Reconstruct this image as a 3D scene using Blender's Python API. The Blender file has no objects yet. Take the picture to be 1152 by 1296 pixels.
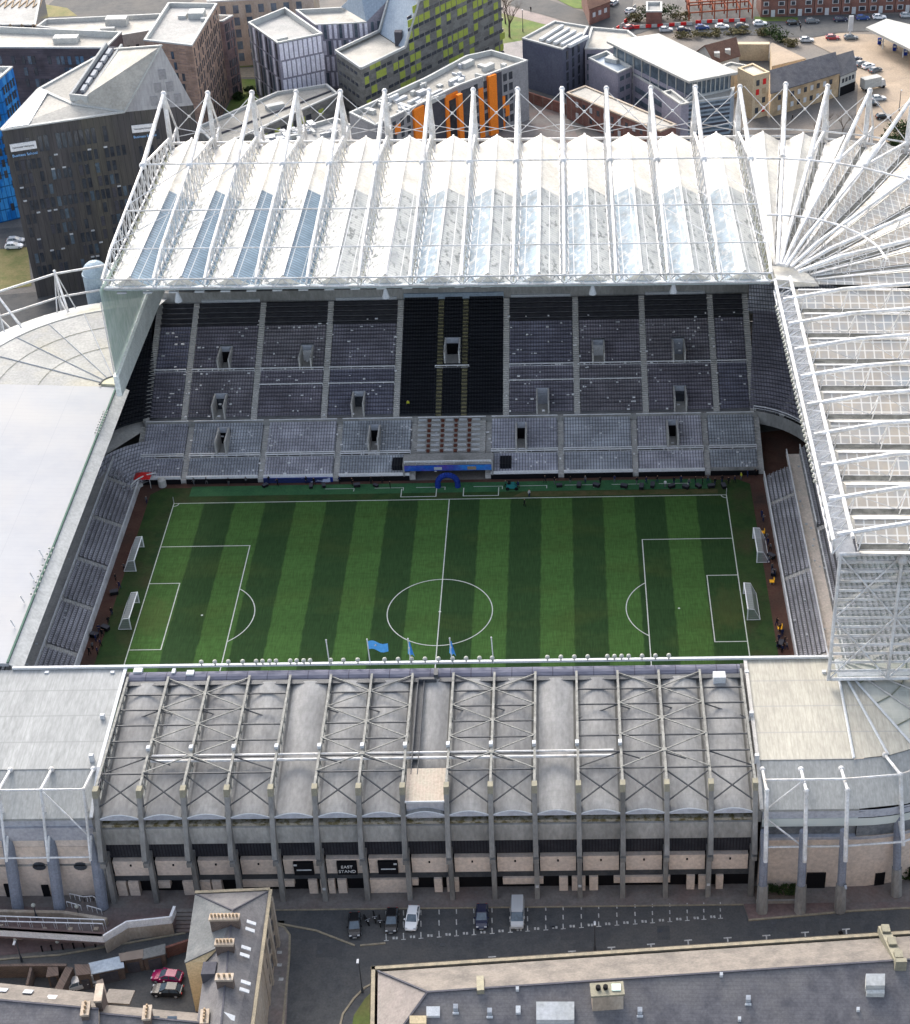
import bpy, bmesh, math, random
from mathutils import Vector as V
R = random.Random(7)
sc = bpy.context.scene
col = sc.collection
rad = math.radians

# ---------------------------------------------------------------- camera
CAM = (22.9459, -233.0995, 187.5068); YAW = -0.0239128; PIT = 0.6162486; ROLL = -0.0295597
FPX = 2177.644; PPX = 679.4165; PPY = 639.8413; IW = 1152.0; IH = 1296.0
cy, sy, cp, sp = math.cos(YAW), math.sin(YAW), math.cos(PIT), math.sin(PIT)
fw = V((sy*cp, cy*cp, -sp)); rt0 = V((cy, -sy, 0)); up0 = rt0.cross(fw)
rt = math.cos(ROLL)*rt0 + math.sin(ROLL)*up0; up = -math.sin(ROLL)*rt0 + math.cos(ROLL)*up0
cd = bpy.data.cameras.new('camera'); cam = bpy.data.objects.new('camera', cd); col.objects.link(cam)
from mathutils import Matrix
cam.matrix_world = Matrix(((rt.x, up.x, -fw.x, CAM[0]), (rt.y, up.y, -fw.y, CAM[1]), (rt.z, up.z, -fw.z, CAM[2]), (0, 0, 0, 1)))
cd.sensor_fit = 'VERTICAL'; cd.sensor_height = 24.0; cd.lens = 24.0*FPX/IH
cd.shift_x = -(PPX-IW/2)/IH; cd.shift_y = (PPY-IH/2)/IH
cd.clip_start = 1; cd.clip_end = 6000
sc.camera = cam

def G(px, py, z=0.0):
    """where the sight line through a photo pixel meets the level z (a survey of the photo)"""
    d = rt*((px-PPX)/FPX) - up*((py-PPY)/FPX) + fw
    t = (z-CAM[2])/d.z
    return V((CAM[0]+d.x*t, CAM[1]+d.y*t, z))

# ---------------------------------------------------------------- light
w = bpy.data.worlds.new('World'); sc.world = w; w.use_nodes = True
nt = w.node_tree; nt.nodes.clear()
sky = nt.nodes.new('ShaderNodeTexSky'); sky.sky_type = 'NISHITA'; sky.sun_disc = False
SUN_EL, SUN_AZ = 33.0, -20.0            # azimuth from +Y (away from the camera), negative = to the left
sky.sun_elevation = rad(SUN_EL); sky.sun_rotation = rad(SUN_AZ); sky.altitude = 50; sky.dust_density = 5.0; sky.air_density = 1.0; sky.ozone_density = 0.3
bg = nt.nodes.new('ShaderNodeBackground'); bg.inputs[1].default_value = 0.15
wo = nt.nodes.new('ShaderNodeOutputWorld')
hs = nt.nodes.new('ShaderNodeHueSaturation'); hs.inputs['Saturation'].default_value = 0.6
nt.links.new(sky.outputs[0], hs.inputs['Color']); nt.links.new(hs.outputs[0], bg.inputs[0]); nt.links.new(bg.outputs[0], wo.inputs[0])
sd = bpy.data.lights.new('sun', 'SUN'); sd.energy = 0.6; sd.angle = rad(12); sd.color = (1.0, 0.97, 0.93)
so = bpy.data.objects.new('sun', sd); col.objects.link(so)
sdir = V((math.sin(rad(SUN_AZ))*math.cos(rad(SUN_EL)), math.cos(rad(SUN_AZ))*math.cos(rad(SUN_EL)), math.sin(rad(SUN_EL))))
so.rotation_euler = sdir.to_track_quat('Z', 'Y').to_euler()
sc.view_settings.view_transform = 'Standard'; sc.view_settings.look = 'None'
sc.view_settings.exposure = 1.65; sc.view_settings.gamma = 1.0
sc.render.engine = 'CYCLES'; sc.cycles.max_bounces = 6; sc.cycles.transparent_max_bounces = 12

# ---------------------------------------------------------------- materials
def mat(name, c1, c2=None, scale=1.0, rough=0.85, metal=0.0, detail=5.0, stretch=(1, 1, 1), lines=(), bump=0.0, contrast=(0.35, 0.65), alpha=None, spec=0.12, c3=None, s3=0.1, grain=True):
    """noise between two colours, a second larger noise towards c3, and periodic seam lines (axis, period, width, colour)"""
    m = bpy.data.materials.new(name); m.use_nodes = True
    n = m.node_tree; L = n.links; b = n.nodes['Principled BSDF']
    b.inputs['Roughness'].default_value = rough; b.inputs['Metallic'].default_value = metal
    b.inputs['Specular IOR Level'].default_value = spec
    tc = n.nodes.new('ShaderNodeTexCoord')
    c1 = (*c1, 1)
    out = None
    def noise(sc_, lo, hi, st=(1, 1, 1), dt=detail):
        mp = n.nodes.new('ShaderNodeMapping'); mp.inputs['Scale'].default_value = st
        L.new(tc.outputs['Object'], mp.inputs[0])
        tx = n.nodes.new('ShaderNodeTexNoise'); tx.inputs['Scale'].default_value = sc_; tx.inputs['Detail'].default_value = dt
        tx.inputs['Roughness'].default_value = 0.62
        L.new(mp.outputs[0], tx.inputs[0])
        mr = n.nodes.new('ShaderNodeMapRange'); mr.inputs[1].default_value = lo; mr.inputs[2].default_value = hi
        L.new(tx.outputs[0], mr.inputs[0])
        return mr.outputs[0]
    def mix(f, a, bb):
        x = n.nodes.new('ShaderNodeMix'); x.data_type = 'RGBA'
        if isinstance(f, float): x.inputs[0].default_value = f
        else: L.new(f, x.inputs[0])
        for s, vv in ((6, a), (7, bb)):
            if isinstance(vv, tuple): x.inputs[s].default_value = vv if len(vv) == 4 else (*vv, 1)
            else: L.new(vv, x.inputs[s])
        return x.outputs[2]
    out = c1
    f1 = None
    if c2:
        f1 = noise(scale, contrast[0], contrast[1], stretch); out = mix(f1, c1, c2)
    if c3: out = mix(noise(s3, 0.45, 0.7, stretch), out, c3)
    if c2 and alpha is None and grain:
        g_ = noise(max(scale*6, 2.0), .3, .7, stretch, 8.0); x = n.nodes.new('ShaderNodeMapRange'); x.inputs[3].default_value = .78; x.inputs[4].default_value = 1.12; L.new(g_, x.inputs[0])
        y = n.nodes.new('ShaderNodeMix'); y.data_type = 'RGBA'; y.blend_type = 'MULTIPLY'; y.inputs[0].default_value = 1.0
        if isinstance(out, tuple): y.inputs[6].default_value = out
        else: L.new(out, y.inputs[6])
        L.new(x.outputs[0], y.inputs[7]); out = y.outputs[2]
    if lines:
        sx = n.nodes.new('ShaderNodeSeparateXYZ'); L.new(tc.outputs['Object'], sx.inputs[0])
        for ax, per, wd, lc, st in lines:
            d = n.nodes.new('ShaderNodeMath'); d.operation = 'DIVIDE'; d.inputs[1].default_value = per; L.new(sx.outputs[ax], d.inputs[0])
            fr = n.nodes.new('ShaderNodeMath'); fr.operation = 'FRACT'; L.new(d.outputs[0], fr.inputs[0])
            lt = n.nodes.new('ShaderNodeMath'); lt.operation = 'LESS_THAN'; lt.inputs[1].default_value = wd/per; L.new(fr.outputs[0], lt.inputs[0])
            ml = n.nodes.new('ShaderNodeMath'); ml.operation = 'MULTIPLY'; ml.inputs[1].default_value = st; L.new(lt.outputs[0], ml.inputs[0])
            out = mix(ml.outputs[0], out, lc)
    if isinstance(out, tuple): b.inputs['Base Color'].default_value = out
    else: L.new(out, b.inputs['Base Color'])
    if bump and f1 is not None:
        bp = n.nodes.new('ShaderNodeBump'); bp.inputs['Strength'].default_value = bump; bp.inputs['Distance'].default_value = 0.05
        L.new(f1, bp.inputs['Height']); L.new(bp.outputs[0], b.inputs['Normal'])
    if alpha is not None:
        tr = n.nodes.new('ShaderNodeBsdfTransparent'); mx = n.nodes.new('ShaderNodeMixShader'); mx.inputs[0].default_value = alpha
        o = n.nodes['Material Output']; L.new(tr.outputs[0], mx.inputs[1]); L.new(b.outputs[0], mx.inputs[2]); L.new(mx.outputs[0], o.inputs[0])
    return m

def brick(name, c1, c2, mortar, scale=1.0, w_=0.6, h_=0.25, rough=0.9):
    m = bpy.data.materials.new(name); m.use_nodes = True
    n = m.node_tree; L = n.links; b = n.nodes['Principled BSDF']; b.inputs['Roughness'].default_value = rough
    tc = n.nodes.new('ShaderNodeTexCoord'); sx = n.nodes.new('ShaderNodeSeparateXYZ'); L.new(tc.outputs['Object'], sx.inputs[0])
    ad = n.nodes.new('ShaderNodeMath'); L.new(sx.outputs[0], ad.inputs[0]); L.new(sx.outputs[1], ad.inputs[1])
    cx = n.nodes.new('ShaderNodeCombineXYZ'); L.new(ad.outputs[0], cx.inputs[0]); L.new(sx.outputs[2], cx.inputs[1])
    t = n.nodes.new('ShaderNodeTexBrick'); L.new(cx.outputs[0], t.inputs[0])
    t.inputs['Color1'].default_value = (*c1, 1); t.inputs['Color2'].default_value = (*c2, 1); t.inputs['Mortar'].default_value = (*mortar, 1)
    t.inputs['Scale'].default_value = scale; t.inputs['Brick Width'].default_value = w_; t.inputs['Row Height'].default_value = h_; t.inputs['Mortar Size'].default_value = 0.02
    nz = n.nodes.new('ShaderNodeTexNoise'); nz.inputs['Scale'].default_value = 0.35; nz.inputs['Detail'].default_value = 6
    L.new(tc.outputs['Object'], nz.inputs[0])
    mr = n.nodes.new('ShaderNodeMapRange'); mr.inputs[1].default_value = .3; mr.inputs[2].default_value = .7; mr.inputs[3].default_value = .6; mr.inputs[4].default_value = 1.15
    L.new(nz.outputs[0], mr.inputs[0])
    x = n.nodes.new('ShaderNodeMix'); x.data_type = 'RGBA'; x.blend_type = 'MULTIPLY'; x.inputs[0].default_value = 1
    L.new(t.outputs[0], x.inputs[6]); L.new(mr.outputs[0], x.inputs[7]); L.new(x.outputs[2], b.inputs['Base Color'])
    return m

M = {}
M['asphalt'] = mat('asphalt', (.058, .062, .068), (.085, .088, .09), .5, c3=(.10, .098, .095), s3=.09)
M['town'] = mat('town_ground', (.10, .10, .10), (.16, .155, .15), .08, c3=(.2, .17, .14), s3=.02)
M['forecourt'] = mat('forecourt', (.30, .24, .18), (.36, .29, .22), .15, c3=(.2, .17, .14), s3=.06)
M['pave'] = mat('paving', (.15, .14, .135), (.20, .185, .175), .35, c3=(.17, .125, .115), s3=.12)
M['redpave'] = mat('red_paving', (.13, .092, .09), (.17, .125, .12), .3, c3=(.17, .155, .15), s3=.1)
M['kerb'] = mat('kerb', (.30, .26, .19), (.2, .18, .14), 1.2)
M['line'] = mat('road_paint', (.55, .55, .53), (.3, .3, .3), 2.5)
M['pline'] = mat('pitch_paint', (.6, .62, .6), (.5, .54, .48), 1.0)
M['grass'] = mat('grass', (.07, .12, .03), (.12, .17, .04), .3, c3=(.14, .12, .06), s3=.08)
M['wildgrass'] = mat('rough_grass', (.12, .13, .05), (.2, .17, .08), .3)
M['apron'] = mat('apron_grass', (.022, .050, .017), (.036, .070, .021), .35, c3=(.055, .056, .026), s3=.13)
M['turf'] = mat('artificial_turf', (.03, .10, .045), (.045, .13, .055), .4)
M['track'] = mat('track', (.075, .038, .03), (.11, .06, .045), .4, c3=(.05, .035, .03), s3=.2)
M['white'] = mat('white_steel', (.66, .665, .67), (.50, .51, .52), .5, rough=.5, contrast=(.4, .7), c3=(.42, .40, .37), s3=.35)
M['whitepaint'] = mat('white_paint', (.82, .82, .83), (.7, .7, .71), .8, rough=.5)
M['grey'] = mat('grey_steel', (.30, .32, .35), (.40, .42, .45), .8, rough=.5)
M['dark'] = mat('dark_steel', (.05, .055, .065), (.08, .085, .09), .8, rough=.5)
M['black'] = mat('black_void', (.008, .008, .01))
M['conc'] = mat('concrete', (.29, .285, .275), (.35, .345, .33), .25, stretch=(1, 1, .4), c3=(.17, .168, .16), s3=.1)
M['concdark'] = mat('weathered_concrete', (.185, .183, .178), (.25, .247, .24), .5, stretch=(1, 1, .3), c3=(.11, .108, .104), s3=.2)
M['moss'] = mat('mossy_gutter', (.10, .085, .04), (.28, .26, .22), 1.1, contrast=(.4, .55))
M['beige'] = mat('beige_panel', (.66, .56, .48), (.56, .48, .42), .3, c3=(.60, .52, .46), s3=.15)
M['yellowcap'] = mat('pale_cap', (.26, .245, .185), (.20, .19, .15), 1.5)
M['step'] = mat('stand_step', (.20, .20, .21), (.25, .25, .255), .4)
M['aisle'] = mat('aisle', (.52, .505, .48), (.42, .41, .39), .5)
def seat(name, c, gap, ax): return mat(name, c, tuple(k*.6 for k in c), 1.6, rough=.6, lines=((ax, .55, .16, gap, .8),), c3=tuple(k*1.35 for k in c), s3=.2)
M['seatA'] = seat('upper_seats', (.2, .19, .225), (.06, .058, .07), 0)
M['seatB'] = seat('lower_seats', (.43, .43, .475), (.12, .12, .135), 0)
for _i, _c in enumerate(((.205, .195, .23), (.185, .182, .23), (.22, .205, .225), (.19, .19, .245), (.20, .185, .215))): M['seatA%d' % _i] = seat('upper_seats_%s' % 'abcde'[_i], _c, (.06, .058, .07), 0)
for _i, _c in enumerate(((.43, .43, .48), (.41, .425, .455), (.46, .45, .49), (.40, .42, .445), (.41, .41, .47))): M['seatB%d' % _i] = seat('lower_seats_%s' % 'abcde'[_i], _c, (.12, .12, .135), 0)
M['seatdark'] = mat('dark_seats', (.028, .028, .034), (.045, .045, .05), .8)
M['seatK'] = seat('black_seats', (.010, .011, .016), (.03, .032, .036), 0)
M['seatS'] = seat('side_seats', (.40, .395, .42), (.12, .12, .135), 1)
M['goldstep'] = mat('gold_step', (.22, .20, .11), (.16, .15, .09), 1, lines=((1, .8, .4, (.04, .04, .04), .8),))
M['redchair'] = mat('brown_seat', (.14, .05, .035), (.10, .04, .03), 2)
M['desk'] = mat('desk', (.52, .54, .56), (.46, .48, .50), 1)
M['roofwhite'] = mat('white_roof_sheet', (.60, .59, .55), (.52, .50, .45), .22, rough=.4, lines=((1, 2.2, .12, (.6, .58, .52), .35),), c3=(.8, .76, .66), s3=.12)
M['roofspeck'] = mat('glare_shadow_glazing', (.62, .635, .62), (.14, .165, .17), 1.15, rough=.4, spec=.3, contrast=(.52, .6), stretch=(1.2, .6, 1), c3=(.42, .445, .44), s3=.3, lines=((1, 1.1, .12, (.5, .52, .5), .4),), alpha=.8)  # sun glare painted as white, truss shadows painted as dark specks
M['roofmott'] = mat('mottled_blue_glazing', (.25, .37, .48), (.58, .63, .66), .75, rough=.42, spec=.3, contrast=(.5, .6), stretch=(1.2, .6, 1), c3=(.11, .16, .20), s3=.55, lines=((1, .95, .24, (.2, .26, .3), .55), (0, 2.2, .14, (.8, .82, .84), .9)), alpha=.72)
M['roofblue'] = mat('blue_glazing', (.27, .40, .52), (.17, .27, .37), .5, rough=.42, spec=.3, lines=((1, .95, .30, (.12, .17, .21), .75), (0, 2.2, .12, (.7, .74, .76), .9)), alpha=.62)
M['roofstripe'] = mat('louvred_shadow_glazing', (.54, .56, .55), (.17, .19, .19), .9, rough=.45, spec=.3, contrast=(.53, .62), stretch=(1.2, .5, 1), c3=(.36, .39, .40), s3=.3, lines=((1, .95, .26, (.34, .36, .36), .6), (0, 2.2, .14, (.85, .86, .86), .9)), alpha=.76)  # louvre lines, with truss shadows painted in as dark ticks
M['roofcream'] = mat('cream_polycarbonate', (.50, .44, .36), (.40, .37, .33), .35, rough=.5, lines=((0, 1.5, .22, (.72, .70, .65), .9), (1, 1.5, .2, (.72, .70, .65), .9)), c3=(.36, .385, .40), s3=.2, alpha=.93)
M['gutter'] = mat('mossy_valley', (.16, .17, .11), (.26, .27, .22), .8)
M['fan'] = mat('translucent_fan', (.42, .43, .38), (.5, .5, .45), .3, rough=.5, lines=((0, 1.4, .12, (.5, .51, .46), .4), (1, 1.4, .12, (.5, .51, .46), .4)), c3=(.27, .29, .27), s3=.12, alpha=.95)
M['eastsheet'] = mat('grey_barrel_sheet', (.292, .293, .288), (.242, .242, .238), .22, rough=.9, stretch=(1, .4, 1), lines=((1, 1.0, .10, (.2, .2, .21), .35), (0, 6.06, 1.1, (.115, .115, .11), .55), (0, 6.06, .7, (.08, .08, .07), .5)), c3=(.175, .175, .175), s3=.13)
M['cornercream'] = mat('cream_corner_roof', (.42, .405, .35), (.36, .345, .30), .45, rough=.9, stretch=(1, .2, 1), lines=((0, .9, .12, (.29, .28, .25), .45), (1, 5.2, .25, (.28, .28, .27), .6)))
M['cornergrey'] = mat('grey_corner_roof', (.31, .32, .32), (.26, .27, .27), .45, rough=.9, stretch=(1, .2, 1), lines=((0, .9, .12, (.21, .22, .22), .45), (1, 5.2, .25, (.2, .21, .21), .6)))
M['eavegrey'] = mat('eave_roof', (.30, .31, .305), (.255, .265, .262), .5, rough=.9, stretch=(1, .2, 1), lines=((0, .9, .12, (.21, .22, .218), .4),))
M['gallow'] = mat('white_membrane', (.315, .325, .345), (.285, .297, .32), .12, rough=.9, lines=((1, 1.2, .05, (.255, .262, .28), .45), (0, 9.0, .1, (.25, .26, .275), .5)), c3=(.335, .335, .34), s3=.05, grain=False)
M['fanroof'] = mat('pale_fan_roof', (.27, .275, .275), (.31, .315, .31), .25, c3=(.33, .32, .28), s3=.1)
M['fanroofb'] = mat('pale_fan_panel', (.32, .325, .32), (.36, .36, .35), .25, c3=(.27, .275, .27), s3=.1)
M['darkgutter'] = mat('dark_valley', (.06, .063, .06), (.12, .125, .12), .8)
M['fanwhite'] = mat('white_ring_roof', (.48, .49, .50), (.42, .43, .43), .3, c3=(.34, .34, .29), s3=.1)
M['endglass'] = mat('green_glazing', (.44, .60, .50), (.74, .84, .77), .9, rough=.25, stretch=(1, 1, .35), lines=((2, 2.2, .14, (.7, .76, .74), .5),), alpha=.93, contrast=(.3, .7))
M['clearwall'] = mat('clear_glazing', (.62, .72, .66), (.30, .36, .32), .22, rough=.15, spec=.5, lines=((2, 1.55, .42, (.85, .88, .87), .95),), alpha=.32)  # greenish white colour stands in for reflections on the glass
M['bluegrey'] = mat('blue_grey_steel', (.23, .25, .30), (.18, .20, .245), .6, rough=.5)
M['paleblue'] = mat('pale_blue_band', (.40, .42, .47), (.34, .36, .41), .3)
M['lilac'] = mat('lilac_band', (.40, .405, .44), (.33, .335, .37), .3)
M['glass'] = mat('window_glass', (.03, .035, .045), (.06, .07, .085), .6, rough=.12, spec=.6)
M['darkband'] = mat('dark_strip_band', (.09, .10, .115), (.20, .21, .22), .25)
M['glassblue'] = mat('blue_window_glass', (.06, .085, .11), (.12, .16, .2), .5, rough=.1, spec=.6)
M['flagblue'] = mat('sky_blue_cloth', (.10, .38, .80), (.14, .45, .86), 2)
M['navy'] = mat('navy_fabric', (.012, .03, .20), (.02, .05, .28), 1)
M['netw'] = mat('net', (.85, .86, .88))
M['slate'] = mat('slate', (.085, .085, .095), (.135, .133, .142), .55, lines=((1, .45, .08, (.06, .06, .075), .22),), c3=(.15, .145, .145), s3=.16)
M['sunslate'] = mat('sunlit_slates', (.19, .172, .155), (.155, .142, .13), .5, c3=(.115, .107, .10), s3=.25)  # pale copy of the slate: sunlight on far slopes put into the colour
M['oldslate'] = mat('mossy_slates', (.115, .112, .118), (.15, .146, .15), .6, c3=(.18, .177, .176), s3=.15)
M['litslate'] = mat('pale_slates', (.145, .155, .158), (.185, .19, .19), .6, c3=(.11, .115, .118), s3=.2)  # paler slates for the left slope, sunlight put into their colour
M['stone'] = mat('sandstone', (.40, .33, .26), (.30, .25, .20), .5, stretch=(1, 1, .5), c3=(.45, .40, .34), s3=.2)
M['cream'] = mat('cream_render', (.66, .53, .33), (.6, .48, .3), .6)
M['redbrick'] = brick('red_brick', (.20, .075, .055), (.14, .055, .045), (.2, .17, .15), 1.4)
M['oldbrick'] = brick('old_brick', (.12, .085, .072), (.08, .06, .053), (.18, .15, .13), 1.4)
M['brownbrick'] = brick('brown_brick', (.36, .235, .17), (.24, .155, .125), (.3, .25, .22), .8, .9, .35)
M['pinkbrick'] = brick('pinkish_brick', (.25, .16, .145), (.17, .115, .12), (.28, .22, .22), .8, .8, .8)
M['darkbrick'] = brick('dark_long_brick', (.095, .075, .085), (.06, .05, .06), (.11, .09, .1), .7, 1.6, .35)
M['blackclad'] = mat('black_cladding', (.10, .094, .095), (.066, .064, .067), .5, rough=.55, stretch=(1, 1, .08), lines=((0, 1.25, .07, (.026, .025, .028), .8),), c3=(.105, .10, .085), s3=.2)
M['bluepanel'] = mat('bright_blue_panel', (.015, .16, .50), (.05, .28, .66), .35, stretch=(1, 1, .25), contrast=(.47, .53), rough=.4, lines=((2, 3.0, .3, (.01, .06, .16), .8), (0, 1.0, .16, (.02, .09, .25), .8)))
M['concroof'] = mat('flat_roof', (.28, .27, .245), (.34, .33, .30), .3, c3=(.2, .195, .18), s3=.15)
M['greyroof'] = mat('grey_flat_roof', (.32, .325, .32), (.27, .275, .27), .3, c3=(.38, .37, .36), s3=.12)
M['paleroof'] = mat('pale_membrane_roof', (.44, .42, .38), (.38, .37, .34), .2, c3=(.32, .31, .28), s3=.1)
M['whiteroof'] = mat('white_flat_roof', (.44, .44, .42), (.38, .38, .36), .2)
M['blueroof'] = mat('zinc_blue_roof', (.30, .36, .43), (.25, .31, .38), .3, rough=.4, lines=((0, .8, .06, (.2, .25, .3), .5),))
M['coping'] = mat('coping', (.46, .47, .46), (.40, .41, .40), .6)
M['lightclad'] = mat('pale_metal_cladding', (.40, .40, .41), (.34, .34, .35), .4, stretch=(1, 1, .2), lines=((2, 1.2, .06, (.3, .3, .31), .6),))
M['lilacclad'] = mat('lilac_grey_cladding', (.30, .29, .345), (.25, .245, .30), .3)
M['hexclad'] = mat('white_violet_cladding', (.78, .77, .86), (.68, .67, .76), .3)
M['greyclad'] = mat('grey_cladding', (.30, .30, .31), (.25, .25, .265), .3)
M['greygreen'] = mat('taupe_cladding', (.15, .15, .14), (.20, .20, .19), .5, stretch=(.6, .6, 1.5), contrast=(.45, .55))
M['lime'] = mat('lime_panel', (.36, .42, .08), (.30, .36, .08), .6)
M['orange'] = mat('orange_panel', (.85, .24, .03), (.80, .22, .03), .6)
M['charcoal'] = mat('charcoal_panel', (.06, .062, .075), (.08, .08, .095), .5)
M['slateblue'] = mat('slate_blue_cladding', (.115, .125, .165), (.095, .10, .14), .3, lines=((2, .7, .05, (.09, .1, .15), .6),))
M['tanstone'] = mat('tan_stone', (.54, .43, .29), (.46, .37, .26), .35)
M['tanbrick'] = brick('tan_brick', (.46, .33, .19), (.38, .27, .16), (.42, .34, .25), 1.2)
M['pantile'] = mat('brown_tiles', (.12, .07, .055), (.16, .095, .07), .5)
M['leaf'] = mat('dark_leaf', (.022, .04, .014), (.045, .07, .025), .8)
M['leafdry'] = mat('dry_leaf', (.10, .09, .045), (.16, .14, .07), .6)
M['bark'] = mat('bark', (.10, .075, .06), (.15, .12, .10), 2)
M['tyre'] = mat('tyre', (.012, .012, .013), rough=.9)
M['skin'] = mat('skin', (.50, .30, .21)); M['hair'] = mat('hair', (.03, .02, .015))
M['red'] = mat('red_plastic', (.62, .03, .03), (.5, .03, .03), 1, rough=.4)
M['rust'] = mat('red_oxide_steel', (.26, .075, .04), (.20, .06, .035), 1)
M['yellow'] = mat('yellow_plastic', (.80, .42, .03))
M['lampw'] = mat('lamp_globe', (.42, .43, .38), (.33, .34, .31), 3, rough=.3)
M['pot'] = mat('buff_pot', (.34, .26, .18), (.27, .2, .13), 3)
M['teal'] = mat('teal_cloth', (.02, .16, .16), (.03, .2, .2), 2)
def paint(n, c, r=.25, mt=.0): return mat(n, c, rough=r, metal=mt, spec=.6)
PAINT = {k: paint(k+'_car_paint', c) for k, c in dict(black=(.012, .012, .014), white=(.78, .79, .80), silver=(.42, .44, .46), blue=(.03, .07, .22), red=(.28, .02, .03), magenta=(.33, .01, .09), grey=(.12, .13, .14), navy=(.015, .02, .05)).items()}
CLOTH = {k: mat(k+'_cloth', c, tuple(x*.7 for x in c), 6) for k, c in dict(black=(.015, .015, .018), navy=(.02, .03, .09), white=(.7, .7, .7), grey=(.14, .14, .15), green=(.03, .12, .08), hivis=(.6, .62, .05), orange=(.7, .22, .02), red=(.4, .02, .03)).items()}

# ---------------------------------------------------------------- mesh helpers
def wloc(o):
    p = V((0, 0, 0))
    while o: p += o.location; o = o.parent
    return p
def setp(o, label=None, cat=None, group=None, kind=None):
    if label: o['label'] = label
    if cat: o['category'] = cat
    if group: o['group'] = group
    if kind: o['kind'] = kind
    return o
def thing(name, label, cat, loc=(0, 0, 0), group=None, rz=0.0):
    o = bpy.data.objects.new(name, None); col.objects.link(o); o.location = loc; o.rotation_euler = (0, 0, rz)
    o.empty_display_size = .5
    return setp(o, label, cat, group)
class MB:
    def __init__(s): s.v = []; s.f = []; s.m = []
    def poly(s, pts, m=0):
        i = len(s.v); s.v += [tuple(p) for p in pts]; s.f.append(tuple(range(i, i+len(pts)))); s.m.append(m); return s
    def box(s, x0, x1, y0, y1, z0, z1, m=0):
        return s.hexa([(x0, y0, z0), (x1, y0, z0), (x1, y1, z0), (x0, y1, z0)], [(x0, y0, z1), (x1, y0, z1), (x1, y1, z1), (x0, y1, z1)], m)
    def hexa(s, a, b, m=0):
        i = len(s.v); n = len(a); s.v += [tuple(p) for p in a]+[tuple(p) for p in b]
        s.f.append(tuple(i+k for k in reversed(range(n)))); s.m.append(m)
        s.f.append(tuple(i+n+k for k in range(n))); s.m.append(m)
        for k in range(n):
            s.f.append((i+k, i+(k+1) % n, i+n+(k+1) % n, i+n+k)); s.m.append(m)
        return s
    def prism(s, poly, z0, z1, m=0):
        return s.hexa([(p[0], p[1], z0) for p in poly], [(p[0], p[1], z1) for p in poly], m)
    def beam(s, p, q, w=.4, h=.4, m=0):
        """a square bar from p to q"""
        p = V(p); q = V(q); d = q-p
        if d.length < 1e-4: return s
        d.normalize(); r = d.cross(V((0, 0, 1)))
        r = r.normalized() if r.length > .05 else V((1, 0, 0))
        u = r.cross(d).normalized()
        f = [(-1, -1), (1, -1), (1, 1), (-1, 1)]
        return s.hexa([p+r*(a*w/2)+u*(b*h/2) for a, b in f], [q+r*(a*w/2)+u*(b*h/2) for a, b in f], m)
    def tube(s, p, q, r=.2, n=6, m=0, r2=None):
        p = V(p); q = V(q); d = q-p
        if d.length < 1e-4: return s
        d.normalize(); a = d.cross(V((0, 0, 1)))
        a = a.normalized() if a.length > .05 else V((1, 0, 0))
        b = d.cross(a); r2 = r if r2 is None else r2
        c = [(math.cos(2*math.pi*k/n), math.sin(2*math.pi*k/n)) for k in range(n)]
        return s.hexa([p+a*(x*r)+b*(y*r) for x, y in c], [q+a*(x*r2)+b*(y*r2) for x, y in c], m)
    def path(s, pts, r=.2, n=6, m=0):
        for a, b in zip(pts, pts[1:]): s.tube(a, b, r, n, m)
        return s
    def ball(s, c, r, n=8, k=6, m=0, sz=1.0):
        i = len(s.v)
        for a in range(k+1):
            t = math.pi*a/k
            for b in range(n):
                u = 2*math.pi*b/n
                s.v.append((c[0]+r*math.sin(t)*math.cos(u), c[1]+r*math.sin(t)*math.sin(u), c[2]+r*sz*math.cos(t)))
        for a in range(k):
            for b in range(n):
                s.f.append((i+a*n+b, i+(a+1)*n+b, i+(a+1)*n+(b+1) % n, i+a*n+(b+1) % n)); s.m.append(m)
        return s
    def build(s, name, mats, parent=None, smooth=False, kind=None, label=None):
        if not isinstance(mats, (list, tuple)): mats = [mats]
        me = bpy.data.meshes.new(name)
        o3 = wloc(parent) if parent else V((0, 0, 0))
        me.from_pydata([(x-o3.x, y-o3.y, z-o3.z) for x, y, z in s.v], [], s.f)
        for m in mats: me.materials.append(m)
        me.polygons.foreach_set('material_index', s.m)
        if smooth: me.polygons.foreach_set('use_smooth', [True]*len(s.f))
        me.update()
        o = bpy.data.objects.new(name, me); col.objects.link(o)
        if parent: o.parent = parent
        if kind: o['kind'] = kind
        if label: o['label'] = label
        return o
def solo(mb, name, mats, label, cat, group=None, smooth=False, base=None):
    """a thing that is one mesh, its origin at its base"""
    xs = [v[0] for v in mb.v]; ys = [v[1] for v in mb.v]; zs = [v[2] for v in mb.v]
    b = V(base) if base else V(((min(xs)+max(xs))/2, (min(ys)+max(ys))/2, min(zs)))
    mb.v = [(x-b.x, y-b.y, z-b.z) for x, y, z in mb.v]
    o = mb.build(name, mats, None, smooth); o.location = b
    return setp(o, label, cat, group)
def struct(mb, name, mats): return setp(mb.build(name, mats), kind='structure')
def dup(src, loc=None, rz=None, label=None, group=None, parent=None):
    o = src.copy(); col.objects.link(o)
    if parent: o.parent = parent
    if loc is not None: o.location = loc
    if rz is not None: o.rotation_euler = (0, 0, rz)
    if label: o['label'] = label
    if group: o['group'] = group
    for c in src.children: dup(c, parent=o)
    return o
def sheet(name, pts, z, m):
    return struct(MB().poly([(p[0], p[1], z) for p in ccw(pts)]), name, m)
def ccw(p):
    a = sum(p[i-1][0]*p[i][1]-p[i][0]*p[i-1][1] for i in range(len(p)))
    return list(p) if a > 0 else list(reversed(p))
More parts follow.
